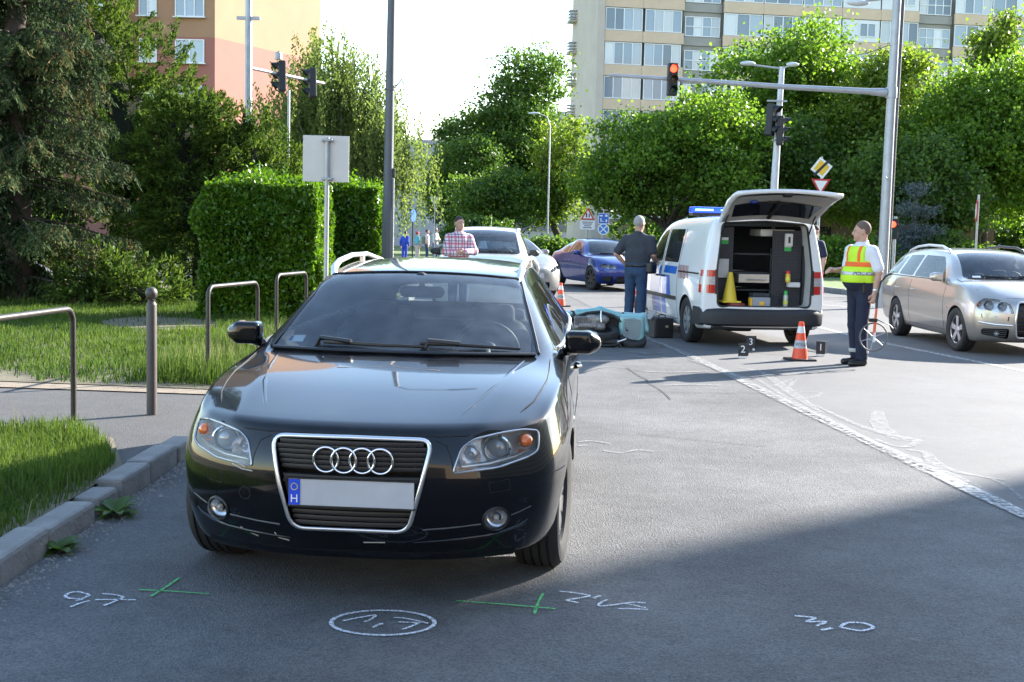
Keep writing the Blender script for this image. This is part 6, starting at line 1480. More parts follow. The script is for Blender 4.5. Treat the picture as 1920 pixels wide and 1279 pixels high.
# --- white SUV behind the man in the checked shirt
r_ = E('suv_car', (-.62, 22.3, 0), R(-2), 'white crossover car standing behind the man in the checked shirt', 'car')
c = gen_car(r_, P_white, W=.92, L=4.35, hz0=.92, cy=.98, cz=1.13, wy=1.72, wz=1.60, ry=2.35, rz=1.66, rey=3.55, rez=1.58, bz=1.08, fa=.90, wb=2.64, tr=.345, gw=.655,
            lamp=[(.46, .74), (.62, .75), (.82, .80), (.82, .86), (.66, .88), (.50, .84)], bumper_slot=[(-.40, .64), (.40, .64), (.44, .82), (-.44, .82)], mirror_m=M_trim)
for sg in (-1, 1):
    O('roof_rail', MB().tube([c.ztop(.60 * sg, 1.9, 0), c.ztop(.61 * sg, 2.05, .045), c.ztop(.61 * sg, 3.2, .045), c.ztop(.58 * sg, 3.45, 0)], .02, 8), M_satin, r_, smooth=60)
O('aerial', MB().tube([c.ztop(0, 3.5, 0), c.ztop(0, 3.75, .38)], [.006, .002], 6), M_black, r_)
plate(r_, (0, .03, .50), .52, .11)

# --- pale hatchback behind it
r_ = E('hatchback_car', (.45, 28.2, 0), R(22), 'pale silver car half hidden behind the white crossover', 'car')
c = gen_car(r_, P_greyw, W=.90, L=4.3, hz0=.80, cy=.95, cz=1.06, wy=1.75, wz=1.45, ry=2.35, rz=1.52, rey=3.5, rez=1.45, bz=1.0, fa=.9, wb=2.6, gw=.62,
            lamp=[(.48, .62), (.66, .66), (.83, .72), (.83, .78), (.68, .76), (.5, .70)], bumper_slot=[(-.48, .22), (.48, .22), (.46, .40), (-.46, .40)])
pl = plate(r_, (0, -.02, .55), .52, .11)
tx = bpy.data.curves.new('plate', 'FONT'); tx.body = '-817'; tx.size = .10; tx.extrude = .0005; tx.align_x = 'CENTER'
t = bpy.data.objects.new('t', tx); col.objects.link(t); me = evaluated(t); bpy.data.objects.remove(t)
for v in me.vertices: v.co = Vector((v.co.x, -v.co.z, v.co.y))
me.materials.clear(); O('plate_lettering', me, M_black, pl, (.07, -.006, -.035))
# ================================================================ police van with the tailgate up
P_van = paint('white van paint', (.72, .73, .73), 0, .38, dust=.08)
M_bump = mat('dark bumper plastic', (.022, .024, .028), .6, var=.2, vs_=25)
M_vgrey = mat('dark grey lining', (.035, .038, .045), .7, var=.2, vs_=18)
M_headl = mat('tailgate inner lining', (.36, .35, .33), .7, var=.1)
VAN_S, VAN_RZ = 1.035, R(187.5)
VAN_LOC = (3.56 - 4.40 * 1.035 * math.sin(R(7.5)), 17.30 + 4.40 * 1.035 * math.cos(R(7.5)), 0)
def build_van():
    root = E('police_van', VAN_LOC, VAN_RZ, 'white police van with blue door panels and its tailgate raised', 'van')
    root.scale = (VAN_S,) * 3
    W = .897
    F = [(.2, .12, .4, .78), (.36, .03, .38, .84), (.55, 0, .38, .86), (.74, .02, .4, .86), (.90, .10, .48, .80, -.01)]
    S = [side_(.64, W, .2, .83, .95, [(.76, .62, .97), (.6, .6, .995), (.32, .58, 1.005), (0, .56, 1.01)]),
         side_(.98, W, .2, .85, 1.03, [(.79, .96, 1.05), (.7, .92, 1.085), (.4, .84, 1.095), (0, .80, 1.10)]),
         side_(1.35, W, .2, .865, 1.06, [(.80, 1.30, 1.35), (.745, 1.24, 1.38), (.4, 1.12, 1.40), (0, 1.08, 1.405)]),
         side_(1.85, W, .2, .868, 1.08, [(.745, 1.78, 1.64), (.675, 1.72, 1.70), (.36, 1.62, 1.725), (0, 1.58, 1.73)]),
         side_(2.4, W, .2, .868, 1.08, [(.755, 2.4, 1.66), (.68, 2.4, 1.765), (.36, 2.4, 1.80), (0, 2.4, 1.81)]),
         side_(3.3, W, .2, .868, 1.08, [(.758, 3.3, 1.66), (.685, 3.3, 1.775), (.36, 3.3, 1.815), (0, 3.3, 1.825)]),
         side_(4.18, W * .985, .24, .85, 1.08, [(.75, 4.14, 1.66), (.675, 4.13, 1.775), (.36, 4.15, 1.81), (0, 4.16, 1.818)]),
         side_(4.30, W * .97, .26, .835, 1.08, [(.76, 4.25, 1.62), (.68, 4.25, 1.735), (.36, 4.27, 1.765), (0, 4.28, 1.77)])]
    B = [(.30, 4.36, 4.28, .80), (.48, 4.40, 4.31, .83), (.64, 4.40, 4.32, .84), (.85, 4.39, 4.32, .83), (1.08, 4.38, 4.31, .80)]
    cr = [('X', 2, 10, .6), ('X', 2, 11, .6)] + [('L', i, 8, .5) for i in range(2, 8)] + [('L', i, 10, .4) for i in range(2, 8)] + [('X', 7, 9, .5), ('X', 7, 10, .5), ('X', 7, 11, .5), ('X', 8, 9, .4), ('X', 8, 10, .4), ('X', 8, 11, .4)]
    op = rounded([(-.655, .565), (.655, .565), (.675, 1.05), (.60, 1.70), (0, 1.735), (-.60, 1.70), (-.675, 1.05)], .07, 4)
    cuts = [dict(name='opening', view='Y', poly=op, d0=4.0, d1=5.2),
            dict(name='windscreen', view='Y', poly=rounded([(-.66, 1.125), (0, 1.13), (.66, 1.125), (.60, 1.66), (0, 1.69), (-.60, 1.66)], .06), d0=.6, d1=2.2),
            dict(name='side_window', view='X', poly=rounded([(1.22, 1.12), (2.08, 1.12), (2.06, 1.60), (1.80, 1.59), (1.50, 1.42)], .05), d0=.3, d1=1.2, mirror=1),
            dict(name='side_window', view='X', poly=rounded([(2.20, 1.12), (3.02, 1.12), (3.0, 1.61), (2.18, 1.605)], .05), d0=.3, d1=1.2, mirror=1)]
    c = Car(root, F, S, B, cr, cuts, [(.87, .325, .36, .55), (3.55, .325, .36, .55)], P_van)
    c.patch('windscreen', G_wind); c.patch('side_window', G_side)
    # opening rim, load floor and inner linings
    rim_ = [c.yrear(x, z, -.006) for x, z in op]
    O('door_seal', MB().tube(rim_, .016, 6, closed=True), M_black, root, smooth=60)
    n = len(op)
    inn = [Vector((p.x * .985, 4.05, p.z)) for p in rim_]
    O('door_frame', MB().add(rim_ + inn, [(i, (i + 1) % n, (i + 1) % n + n, i + n) for i in range(n)]), mat('door frame white', (.5, .5, .5), .5), root)
    O('load_floor', MB().box((0, 3.3, .545), (1.34, 1.75, .03)), M_vgrey, root)
    O('bulkhead', MB().box((0, 2.44, 1.1), (1.45, .03, 1.15)), M_vgrey, root)
    O('load_ceiling', MB().box((0, 3.3, 1.735), (1.2, 1.7, .02)), mat('ceiling lining', (.25, .25, .25), .8), root)
    for sx in (1, -1):
        pn = MB().box((.64 * sx, 3.5, 1.12), (.03, 1.2, 1.1)); O('side_lining', pn, M_vgrey, root)
    # equipment rack: two perforated cabinets, shelves and a steel drawer
    rack = E('equipment_rack'); rack.parent = root
    O('cabinet_panel', MB().box((-.40, 4.05, 1.09), (.42, .03, 1.05)), M_vgrey, rack)
    O('cabinet_panel', MB().box((.50, 4.07, 1.12), (.24, .03, 1.05)), M_vgrey, rack)
    ho = MB()
    for i in range(9):
        for j in range(22): ho.box((-.57 + i * .043, 4.068, .65 + j * .043), (.012, .003, .012))
    tag(O('peg_hole', ho, M_liner, rack), kind='stuff')
    for z in (.78, 1.02, 1.28): O('shelf', MB().box((.10, 3.6, z), (.62, .75, .02)), M_vgrey, rack)
    O('drawer', MB().box((.07, 4.0, .945), (.44, .2, .12)), mat('brushed steel', (.5, .48, .45), .4, .7), rack, bevel=.005)
    O('drawer_handle', MB().tube([(-.09, 4.10, .93), (-.09, 4.125, .93), (.18, 4.125, .93), (.18, 4.10, .93)], .008, 6), M_satin, rack)
    for x, z in ((-.40, 1.36), (.505, 1.44)):
        O('green_label', MB().box((x, 4.089, z), (.10, .003, .055)), mat('green label', (.02, .38, .07), .5), rack)
        O('white_label', MB().box((x, 4.089, z + .045), (.10, .003, .035)), mat('white label', (.7, .7, .7), .5), rack)
    O('clear_shield', MB().box((.53, 4.12, 1.08), (.17, .01, .26)), mat('pale polycarbonate', (.45, .47, .48), .3), rack, bevel=.03)
    O('water_tank', MB().box((-.30, 3.7, 1.58), (.5, .5, .10)), mat('pale plastic', (.6, .6, .58), .5), rack, bevel=.02)
    O('bottle_holder', MB().box((-.49, 4.12, .87), (.17, .1, .07)), mat('white plastic', (.65, .65, .65), .5), rack, bevel=.01)
    # bumper, sill, lamps
    bp = MB()
    sec = [(.30, .0), (.33, .06), (.46, .075), (.52, .055), (.55, .0)]
    xs = np.linspace(-1, 1, 19)
    rows = []
    for z, o_ in sec:
        row = []
        for t in xs:
            x = .86 * math.sin(t * pi / 2) if False else .87 * t
            y = 4.37 + o_ - .16 * abs(t) ** 6
            row.append(Vector((x, y, z)))
        rows.append(row)
    vs_ = [p for r in rows for p in r]; nn = len(xs)
    side = []
    bp.add(vs_, [(i * nn + j, i * nn + j + 1, (i + 1) * nn + j + 1, (i + 1) * nn + j) for i in range(4) for j in range(nn - 1)])
    for sg in (-1, 1):
        q = [Vector((.87 * sg, 4.21 + o_, z)) for z, o_ in sec]; q2 = [Vector((.885 * sg, 3.93, z)) for z, o_ in sec]
        bp.add(q + q2, [(i, i + 1, 5 + i + 1, 5 + i) for i in range(4)])
    O('rear_bumper', bp, M_bump, root, smooth=50)
    O('rear_valance', MB().box((0, 4.22, .30), (1.45, .2, .10)), M_bump, root, bevel=.03)
    for sg in (-1, 1):
        # wrap-around tail lamp, four stacked lenses
        for (z0, z1, m, nm) in ((.745, .86, M_redlens, 'brake_lamp'), (.86, .915, M_whitelens, 'reversing_lamp'), (.915, .97, M_redlens, 'lamp_band'), (.97, 1.06, M_redlens, 'tail_lamp')):
            if nm == 'lamp_band': m = M_whitelens
            pts0 = []
            for z in (z0 + .002, z1 - .002):
                pts0.append([c.yrear(.70 * sg, z, .012), c.yrear(.745 * sg, z, .014), c.yrear(.79 * sg, z, .014)] + [c.xside(y, z, sg, .012) for y in (4.26, 4.20)])
            O(nm, MB().add(pts0[0] + pts0[1], [(i, i + 1, 5 + i + 1, 5 + i) for i in range(4)]), m, root, smooth=80)
        O('lamp_surround', MB().add([c.yrear(.665 * sg, z, .008) for z in (.735, 1.07)] + [c.yrear(.70 * sg, z, .010) for z in (1.07, .735)], [(0, 1, 2, 3)]), M_black, root)
        wheel(root, .775 * sg, .87, .325, .20, sg, R(12), 7, mat('steel wheel', (.35, .36, .37), .45, .6), 'single'); wheel(root, .775 * sg, 3.55, .325, .20, sg, 0, 7, mat('steel wheel', (.35, .36, .37)), 'single')
        for yy in (1.10, 2.13, 3.08):
            c.line([c.xside(yy + (.0 if z < 1 else .0), z, sg, .0) for z in np.linspace(.3, 1.62 if yy > 1.2 else 1.05, 12)], .004)
        c.line([c.xside(y, .30, sg, 0) for y in np.linspace(1.12, 3.06, 8)], .004)
        O('slide_rail', MB().tube([c.xside(y, 1.0, sg, .002) for y in np.linspace(3.1, 4.1, 6)], .012, 6), M_liner, root, smooth=60)
        O('side_moulding', MB().tube([c.xside(y, .60, sg, .006) for y in np.linspace(1.14, 3.04, 9)], .02, 6, sq=(.6, 1.6)), M_trim, root, smooth=60)
        for yy in (1.98, 2.30): O('door_handle', MB().tube([c.xside(yy - .07, .90, sg, 0), c.xside(yy - .04, .90, sg, .03), c.xside(yy + .04, .90, sg, .03), c.xside(yy + .07, .90, sg, 0)], .014, 6), M_black, root, smooth=60)
        wing_mirror(root, (.86 * sg, 1.18, 1.08), sg, M_black, 1.25)
        # livery: blue door panels, hatched bands
        def decal(y0, y1, z0, z1, m, nm, sl=0., ky=6, kz=4):
            g = [[c.xside(y0 + (y1 - y0) * i / ky + sl * (j / kz - .5), z0 + (z1 - z0) * j / kz, sg, .0025) for i in range(ky + 1)] for j in range(kz + 1)]
            fl = [p for r in g for p in r]; w_ = ky + 1
            O(nm, MB().add(fl, [(j * w_ + i, j * w_ + i + 1, (j + 1) * w_ + i + 1, (j + 1) * w_ + i) for j in range(kz) for i in range(ky)]), m, root, smooth=80)
        mb_ = mat('livery blue', (.01, .15, .62), .3, coat=.6)
        decal(1.62, 2.09, .33, .575, mb_, 'blue_panel'); decal(1.50, 2.09, .63, 1.05, mb_, 'blue_panel', .08)
        decal(2.20, 2.45, .33, .575, mb_, 'blue_panel'); decal(2.20, 2.70, .63, .92, mb_, 'blue_panel', -.1); decal(2.30, 3.0, .95, 1.06, mb_, 'blue_panel', .05)
        for k in range(7):
            decal(1.14 + k * .055, 1.165 + k * .055, .93, 1.06, mat('livery yellow', (.65, .45, .03), .4), 'yellow_stripe', .05, 1, 2)
            decal(3.12 + k * .075, 3.155 + k * .075, .90, 1.09, mat('livery red', (.28, .015, .02), .4), 'red_stripe', -.08, 1, 2)
        # gas strut of the tailgate
        O('gas_strut', MB().tube([(.62 * sg, 4.27, 1.55), (.60 * sg, 4.62, 1.90)], [.012, .009], 6), M_black, root, smooth=60)
    # tailgate: curved shell hinged at the roof, seen from below
    tg = E('tailgate'); tg.parent = root; tg.location = (0, 4.27, 1.80); tg.rotation_euler = (R(23), 0, 0)
    prof = [(0, .0), (.30, .045), (.58, .06), (.82, .02), (1.02, -.06)]      # along the door, bulge
    xs = np.linspace(-1, 1, 15)
    def shell(off, hw=.665, k=1.0, e=0):
        g = []
        for (d, b) in prof:
            dd = e + d * (1 - 2 * e / 1.02)
            g.append([Vector((hw * t * (1 + .07 * min(1, d / .5)), dd * (1 - .03 * t * t), b * (1 - t * t * .45) - .06 * t * t + off)) for t in xs])
        return g
    def sheet(g): n_ = len(g[0]); return [p for r in g for p in r], [(i * n_ + j, i * n_ + j + 1, (i + 1) * n_ + j + 1, (i + 1) * n_ + j) for i in range(len(g) - 1) for j in range(n_ - 1)]
    v1, f1 = sheet(shell(.0)); m_ = MB().add(v1, f1)
    ob = O('outer_panel', m_, P_van, tg, smooth=50); so = ob.modifiers.new('t', 'SOLIDIFY'); so.thickness = .05; so.offset = -1
    v2, f2 = sheet(shell(-.06, .61, 1, .05)); O('inner_lining', MB().add(v2, f2), M_headl, tg, smooth=50)
    win = [(-.55, .16), (.55, .16), (.60, .52), (-.60, .52)]
    def low(x, d): return Vector((x, d, np.interp(d, [p[0] for p in prof], [p[1] for p in prof]) * (1 - (x / .7) ** 2 * .45) - .06 * (x / .7) ** 2 - .075))
    wp = MB(); g = [[low(x * (.54 + .06 * (d - .16) / .36), d) for x in np.linspace(-1, 1, 11)] for d in (.16, .28, .40, .52)]
    v3, f3 = sheet(g); O('rear_window', MB().add(v3, f3), mat('dark rear glass', (.012, .014, .02), .08, coat=1.), tg, smooth=60)
    O('wiper_motor', MB().tube([low(.0, .10), low(.0, .30) + Vector((0, 0, -.03)), low(.0, .56) + Vector((0, 0, -.03))], [.03, .02, .025], 8), M_black, tg, smooth=60)
    O('wiper_bar', MB().tube([low(-.16, .50), low(.14, .52)], .012, 6), M_black, tg, smooth=60)
    O('gate_latch', MB().box(low(.02, .93), (.13, .10, .05)), M_black, tg, bevel=.02)
    O('inner_blue_lamp', MB().sphere(low(.35, .55), (.06, .04, .02)), mat('blue lens', (.02, .07, .45), .2, coat=.6), tg, smooth=60)
    # roof light bar, lit blue
    lb = E('light_bar'); lb.parent = root; lb.location = (0.02, 2.15, 1.86)
    O('bar_base', MB().box((0, 0, -.015), (.88, .22, .04)), M_black, lb, bevel=.01)
    O('bar_foot', MB().box((.3, 0, -.05), (.06, .15, .06)), M_black, lb); O('bar_foot', MB().box((-.3, 0, -.05), (.06, .15, .06)), M_black, lb)
    O('blue_lens', MB().prism(rounded([(-.11, .0), (.11, .0), (.095, .095), (-.095, .095)], .03), 'X', -.44, .44), mat('lit blue lens', (.01, .06, .8), .15, emit=.28, ecol=(.01, .09, 1.), coat=.6), lb, bevel=.01)
    O('flash_tube', MB().box((.26, .113, .05), (.28, .008, .025)), mat('blue flash', (.2, .5, 1), .3, emit=1.2, ecol=(.25, .5, 1.)), lb)
    O('flash_tube', MB().box((-.1, .113, .05), (.2, .008, .02)), mat('blue flash', (.2, .5, 1)), lb)
    O('dashboard', MB().prism([(.95, 1.07), (1.35, 1.08), (1.45, .95), (1.4, .6), (.95, .6)], 'X', -.7, .7), M_dash, root, bevel=.02)
    sm = seat_mesh('seat')
    for x in (-.38, .38): O('seat', sm, M_seat, root, (x, 1.75, .12))
    O('underbody', MB().box((0, 2.3, .30), (1.2, 3.6, .12)), M_liner, root)
    O('exhaust_box', MB().box((.25, 4.0, .26), (.35, .25, .10)), M_liner, root, bevel=.03)
    c.line([c.ztop(x, 4.12) for x in np.linspace(-.62, .62, 9)], .004)
    return root
van = build_van()
def van_w(x, y, z):     # van-local to world
    a = VAN_RZ; x, y, z = x * VAN_S, y * VAN_S, z * VAN_S; return (VAN_LOC[0] + x * math.cos(a) - y * math.sin(a), VAN_LOC[1] + x * math.sin(a) + y * math.cos(a), z)

# things lying in the load bay
def cone_parts(root, h, r0, r1, base, mats, bt=.03):
    O('base', MB().box((0, 0, bt / 2), (base, base, bt)), mats['base'], root, bevel=.01)
    zs = mats['bands']; n = len(zs)
    for (a, b, m, nm) in zs:
        ra, rb = r0 + (r1 - r0) * a, r0 + (r1 - r0) * b
        O(nm, MB().lathe([(ra, bt + (h - bt) * a), (rb, bt + (h - bt) * b)] + ([(rb * .6, h)] if b == 1 else []), 24, cap=True), m, root, smooth=50)
M_corange = mat('cone orange', (.85, .09, .03), .45, var=.1, vs_=20); M_cwhite = mat('cone reflective white', (.72, .72, .72), .4, var=.1, vs_=20); M_cgrey = mat('cone reflective grey', (.42, .43, .45), .4)
yc = E('traffic_cone', van_w(.44, 4.20, .562), VAN_RZ, 'plain yellow cone standing in the van load bay', 'cone')
cone_parts(yc, .43, .105, .03, .27, dict(base=mat('yellow cone plastic', (.75, .55, .04), .5), bands=[(0, 1, mat('yellow cone plastic', (.75, .55, .04), .5), 'shell')]), .025)
rd = E('cable_reel', van_w(.36, 4.22, .5615), 0, 'flat dark red disc lying under the yellow cone', 'disc')
rd.location.z = .562 * VAN_S
O('disc', MB().lathe([(.13, 0), (.14, .02), (.13, .05)], 24), mat('dark red plastic', (.20, .03, .025), .5), rd, smooth=40); O('hub', MB().lathe([(.03, .05), (.03, .055)], 12), M_black, rd)
yc.location.z = .562 * VAN_S + .055
tb = E('tool_case', van_w(.02, 4.22, .562), VAN_RZ, 'grey tool case with yellow latches in the van load bay', 'case')
O('case_body', MB().box((0, 0, .07), (.26, .2, .14)), mat('grey case plastic', (.28, .31, .34), .5), tb, bevel=.015)
O('lid', MB().box((0, -.02, .17), (.25, .2, .055)), M_vgrey, tb, bevel=.015)
O('latch', MB().box((0.0, .103, .05), (.07, .01, .05)), mat('yellow latch', (.8, .45, .03), .5), tb, bevel=.004)
O('side_grip', MB().box((.145, .03, .07), (.03, .10, .12)), mat('yellow latch', (.8, .45, .03), .5), tb, bevel=.005)
for (x, z0, h, cc, capc, lab) in ((-.37, .562, .20, (.5, .5, .42), (.03, .45, .08), 'pale spray can with green cap in the van'), (-.39, .905, .14, (.75, .5, .05), (.75, .03, .06), 'yellow spray can with red cap in the holder')):
    sp = E('spray_can', van_w(x, 4.17, z0), 0, lab, 'can')
    O('can', MB().lathe([(.034, 0), (.036, .01), (.036, h * .8), (.028, h * .87)], 16), mat('can ' + lab[:12], cc, .35, .3), sp, smooth=40)
    O('can_band', MB().lathe([(.0367, h * .2), (.0367, h * .45)], 16, cap=False), mat('can label', (.7, .7, .1), .5), sp, smooth=40)
    O('cap', MB().lathe([(.028, h * .87), (.028, h * 1.1), (.02, h * 1.16)], 16), mat('cap ' + lab[:12], capc, .4), sp, smooth=40)
dp = E('glove_dispenser', van_w(-.40, 4.11, 1.42), VAN_RZ, 'white wall dispenser fixed to the cabinet in the van', 'dispenser')
O('casing', MB().box((0, 0, .07), (.11, .06, .18)), mat('white plastic', (.65, .65, .65), .5), dp, bevel=.01); O('slot', MB().box((0.0, .032, .07), (.03, .004, .09)), M_black, dp)
# ================================================================ people
M_skin = mat('skin', (.1, .1, .1)); del _m['skin']
M_skin = mat('skin tone', (.52, .30, .22), .55, var=.12, vs_=18)
M_hair_d = mat('short dark hair', (.045, .035, .03), .8, var=.3, vs_=60, bump=.4, bs=200)
M_hair_g = mat('grey hair', (.42, .40, .37), .8, var=.3, vs_=60, bump=.4, bs=200)
M_navy = mat('navy uniform cloth', (.012, .018, .045), .85, var=.25, vs_=14, bump=.3, bs=60)
M_jeans = mat('blue denim', (.035, .075, .15), .9, var=.35, vs_=10, bump=.4, bs=90)
M_tee = mat('slate grey jersey', (.045, .05, .062), .9, var=.2, vs_=9, bump=.4, bs=30)
M_wshirt = mat('white shirt cloth', (.72, .72, .76), .8, var=.08, vs_=9, bump=.4, bs=30)
M_shoe = mat('black leather', (.012, .012, .013), .4)
M_hiv = mat('fluorescent yellow cloth', (.55, .85, .03), .7, var=.08, vs_=10, bump=.3, bs=30)
M_hio = mat('fluorescent orange band', (.9, .14, .02), .7, var=.06)
M_refl = mat('reflective silver band', (.55, .56, .56), .4, .3)
def plaid():
    m = mat('checked shirt cloth', (.7, .62, .66), .85)
    n, l = m.node_tree.nodes, m.node_tree.links; b = n['Principled BSDF']
    tc = n.new('ShaderNodeTexCoord'); sp = n.new('ShaderNodeSeparateXYZ'); l.new(tc.outputs['Object'], sp.inputs[0])
    def band(sock, sc, w_, ph=0):
        a = n.new('ShaderNodeMath'); a.operation = 'MULTIPLY_ADD'; a.inputs[1].default_value = sc; a.inputs[2].default_value = ph; l.new(sock, a.inputs[0])
        f = n.new('ShaderNodeMath'); f.operation = 'FRACT'; l.new(a.outputs[0], f.inputs[0])
        g = n.new('ShaderNodeMath'); g.operation = 'LESS_THAN'; g.inputs[1].default_value = w_; l.new(f.outputs[0], g.inputs[0]); return g.outputs[0]
    cur = None
    colr = (.72, .66, .70, 1)
    for (sock, sc, w_, ph, c) in ((sp.outputs[0], 9, .3, 0, (.55, .10, .16, 1)), (sp.outputs[2], 9, .3, .3, (.55, .10, .16, 1)), (sp.outputs[0], 9, .14, .5, (.05, .05, .13, 1)), (sp.outputs[2], 9, .14, .8, (.05, .05, .13, 1))):
        mx = n.new('ShaderNodeMix'); mx.data_type = 'RGBA'
        k = n.new('ShaderNodeMath'); k.operation = 'MULTIPLY'; k.inputs[1].default_value = .72; l.new(band(sock, sc, w_, ph), k.inputs[0]); l.new(k.outputs[0], mx.inputs[0])
        if cur is None: mx.inputs[6].default_value = colr
        else: l.new(cur, mx.inputs[6])
        mx.inputs[7].default_value = c; cur = mx.outputs[2]
    l.new(cur, b.inputs['Base Color'])
    return m

def hand_prims(W, d, n, k=1.0, curl=.5, sd=1):
    W, d, n = Vector(W), Vector(d).normalized(), Vector(n).normalized(); s = d.cross(n).normalized() * sd
    pr = [rc(W, W + d * .075 * k, .026 * k, .034 * k)]
    for i in range(4):
        b = W + d * .08 * k + s * (i - 1.5) * .0195 * k; L = (.036, .042, .045, .038)[i] * k
        d1 = (d * math.cos(curl) + n * math.sin(curl)); d2 = (d * math.cos(2.1 * curl) + n * math.sin(2.1 * curl))
        pr += [rc(b, b + d1 * L, .0095 * k, .009 * k), rc(b + d1 * L, b + d1 * L + d2 * L * .95, .009 * k, .0075 * k)]
    t0 = W + d * .02 * k - s * .03 * k; t1 = t0 + (d * .6 - s * .7 + n * .3).normalized() * .042 * k
    pr += [rc(t0, t1, .012 * k, .011 * k), rc(t1, t1 + (d * .9 + n * .4).normalized() * .03 * k, .011 * k, .009 * k)]
    return pr

def person(loc, rz, label, H=1.78, h=.011, head_yaw=0, head_tilt=0, armL=None, armR=None, legs=((.0, 0), (.0, 0)), top=('short', M_tee), bottom=M_jeans, hair=M_hair_d, shoes=M_shoe, belly=0., group=None, vest=None, lean=0., hair_len=0., skirt=None, short_trousers=False, broad=1.0):
    k = H / 1.78
    root = E('person', loc, rz, label, 'person', group)
    root.scale = (k, k, k)
    sx = .185 * broad
    sh = {1: Vector((sx, lean, 1.415)), -1: Vector((-sx, lean, 1.415))}
    arms = {1: armL or ((.255, .03, 1.16), (.265, -.03, .92), (0, -.05, -1), (-1, 0, 0), .5), -1: armR or ((-.255, .03, 1.16), (-.265, -.03, .92), (0, -.05, -1), (1, 0, 0), .5)}
    torso = [rc((0, lean * .2, .98), (0, lean * .6, 1.18), .125, .125, (1.25 * broad, .88, 1)), rc((0, lean * .6, 1.15), (0, lean, 1.36), .128, .135, (1.25 * broad, .85, 1)), rc((0, lean, 1.455), (-sx * .8, lean, 1.415), .066, .06), rc((0, lean, 1.455), (sx * .8, lean, 1.415), .066, .06), rc((0, lean, 1.42), (0, lean, 1.49), .07, .058)]
    if belly: torso.append(el((0, -.06 - belly, 1.10), (.15, .10 + belly, .16)))
    hyaw = Matrix.Rotation(head_yaw, 3, 'Z') @ Matrix.Rotation(head_tilt, 3, 'X'); hc = Vector((0, lean - .015, 1.655))
    hp = lambda x, y, z: hc + hyaw @ Vector((x, y, z))
    head = [el(hp(0, .012, .025), (.076, .094, .098), head_yaw), el(hp(0, -.03, -.045), (.058, .065, .068), head_yaw), rc((0, lean + .01, 1.46), hp(0, .01, -.05), .058, .055),
            rc(hp(0, -.092, .012), hp(0, -.108, -.022), .010, .014), rc(hp(-.018, -.084, -.058), hp(.018, -.084, -.058), .010), rc(hp(-.04, -.078, .032), hp(.04, -.078, .032), .012), el(hp(0, -.075, -.095), (.025, .025, .02), head_yaw),
            el(hp(.078, .012, -.005), (.012, .022, .032), head_yaw), el(hp(-.078, .012, -.005), (.012, .022, .032), head_yaw)]
    legp, feet = [], []
    lg = {}
    for sd, (fy, fx) in zip((1, -1), legs):
        hip = Vector((.092 * sd, 0, .93)); kn = Vector((.10 * sd + fx * .5, fy * .5 - .01, .50)); an = Vector((.105 * sd + fx, fy + .03, .085)); lg[sd] = (hip, kn, an)
        legp += [rc(hip, kn, .088, .06), rc(kn, kn.lerp(an, .35), .056, .058), rc(kn.lerp(an, .35), an, .058, .04)]
        feet += [rc(an + Vector((0, .015, -.035)), an + Vector((.02 * sd, -.17, -.048)), .045, .036, (1, 1, .85))]
    ap = []; hands = []
    for sd in (1, -1):
        e, wv, d, n_, cu = arms[sd]; e, wv = Vector(e), Vector(wv)
        ap += [rc(sh[sd], e, .055, .042), rc(e, e.lerp(wv, .35), .042, .042), rc(e.lerp(wv, .35), wv, .042, .028)]
        hands += hand_prims(wv, d, n_, 1.0, cu, sd)
    body = sdf_mesh('body', torso + head + ap + hands + legp + feet, h, .018)
    O('body', body, M_skin, root)
    # face details and hair
    for sd in (1, -1):
        ey = O('eye', MB().sphere(hp(.031 * sd, -.083, .012), (.012, .008, .008), 10, 6), mat('eye', (.5, .48, .45), .2), root, smooth=60)
        O('iris', MB().sphere(hp(.031 * sd, -.0895, .012), (.005, .003, .005), 8, 6), M_black, ey, smooth=60)
    O('mouth', MB().tube([hp(-.022, -.091, -.057), hp(0, -.095, -.058), hp(.022, -.091, -.057)], .004, 6), mat('lips', (.35, .12, .10), .5), root, smooth=60)
    if hair:
        hr = sdf_mesh('hair', [el(hp(0, .018, .032), (.081, .098, .101), head_yaw)] + ([rc(hp(0, .05, .0), hp(0, .06, -.12 - hair_len), .075, .06)] if hair_len else []), h, .02,
                      cut=lambda X, Y, Z: -(((X - hc.x) * math.sin(-head_yaw) + (Y - hc.y) * math.cos(head_yaw)) + (Z - hc.z - .02) * 1.1 + .008) * .66)
        O('hair', hr, hair, root)
    # clothes
    tr = []
    for sd in (1, -1):
        hip, kn, an = lg[sd]; tr += [rc(hip, kn, .090, .067)] + ([] if short_trousers else [rc(kn, an + Vector((0, 0, .02)), .067, .062)])
    tr += [rc((0, 0, .96), (0, .01, 1.04), .118, .122, (1.28 * broad, .92, 1)), rc((-.06, .01, .93), (.06, .01, .93), .10)]
    O('trousers', sdf_mesh('trousers', tr, h, .025, noise=.0028, grow=.008, cut=lambda X, Y, Z: np.maximum(.035 - Z, Z - 1.055)), bottom, root)
    O('belt', sdf_mesh('belt', [rc((0, .005, .98), (0, .01, 1.05), .128, .130, (1.28 * broad, .94, 1))], h, .02, grow=.006, cut=lambda X, Y, Z: np.maximum(1.0 - Z, Z - 1.04)), M_shoe, root)
    kind, tm = top
    tp = list(torso)
    for sd in (1, -1):
        e, wv = Vector(arms[sd][0]), Vector(arms[sd][1])
        if kind == 'short': tp.append(rc(sh[sd], sh[sd].lerp(e, .78), .066, .062))
        elif kind == 'long': tp += [rc(sh[sd], e, .064, .054), rc(e, e.lerp(wv, .93), .054, .042)]
    zlo = .93
    O('shirt', sdf_mesh('shirt', tp, h, .03, noise=.0035, grow=.012, cut=lambda X, Y, Z: np.maximum(zlo - Z, Z - 1.53)), tm, root)
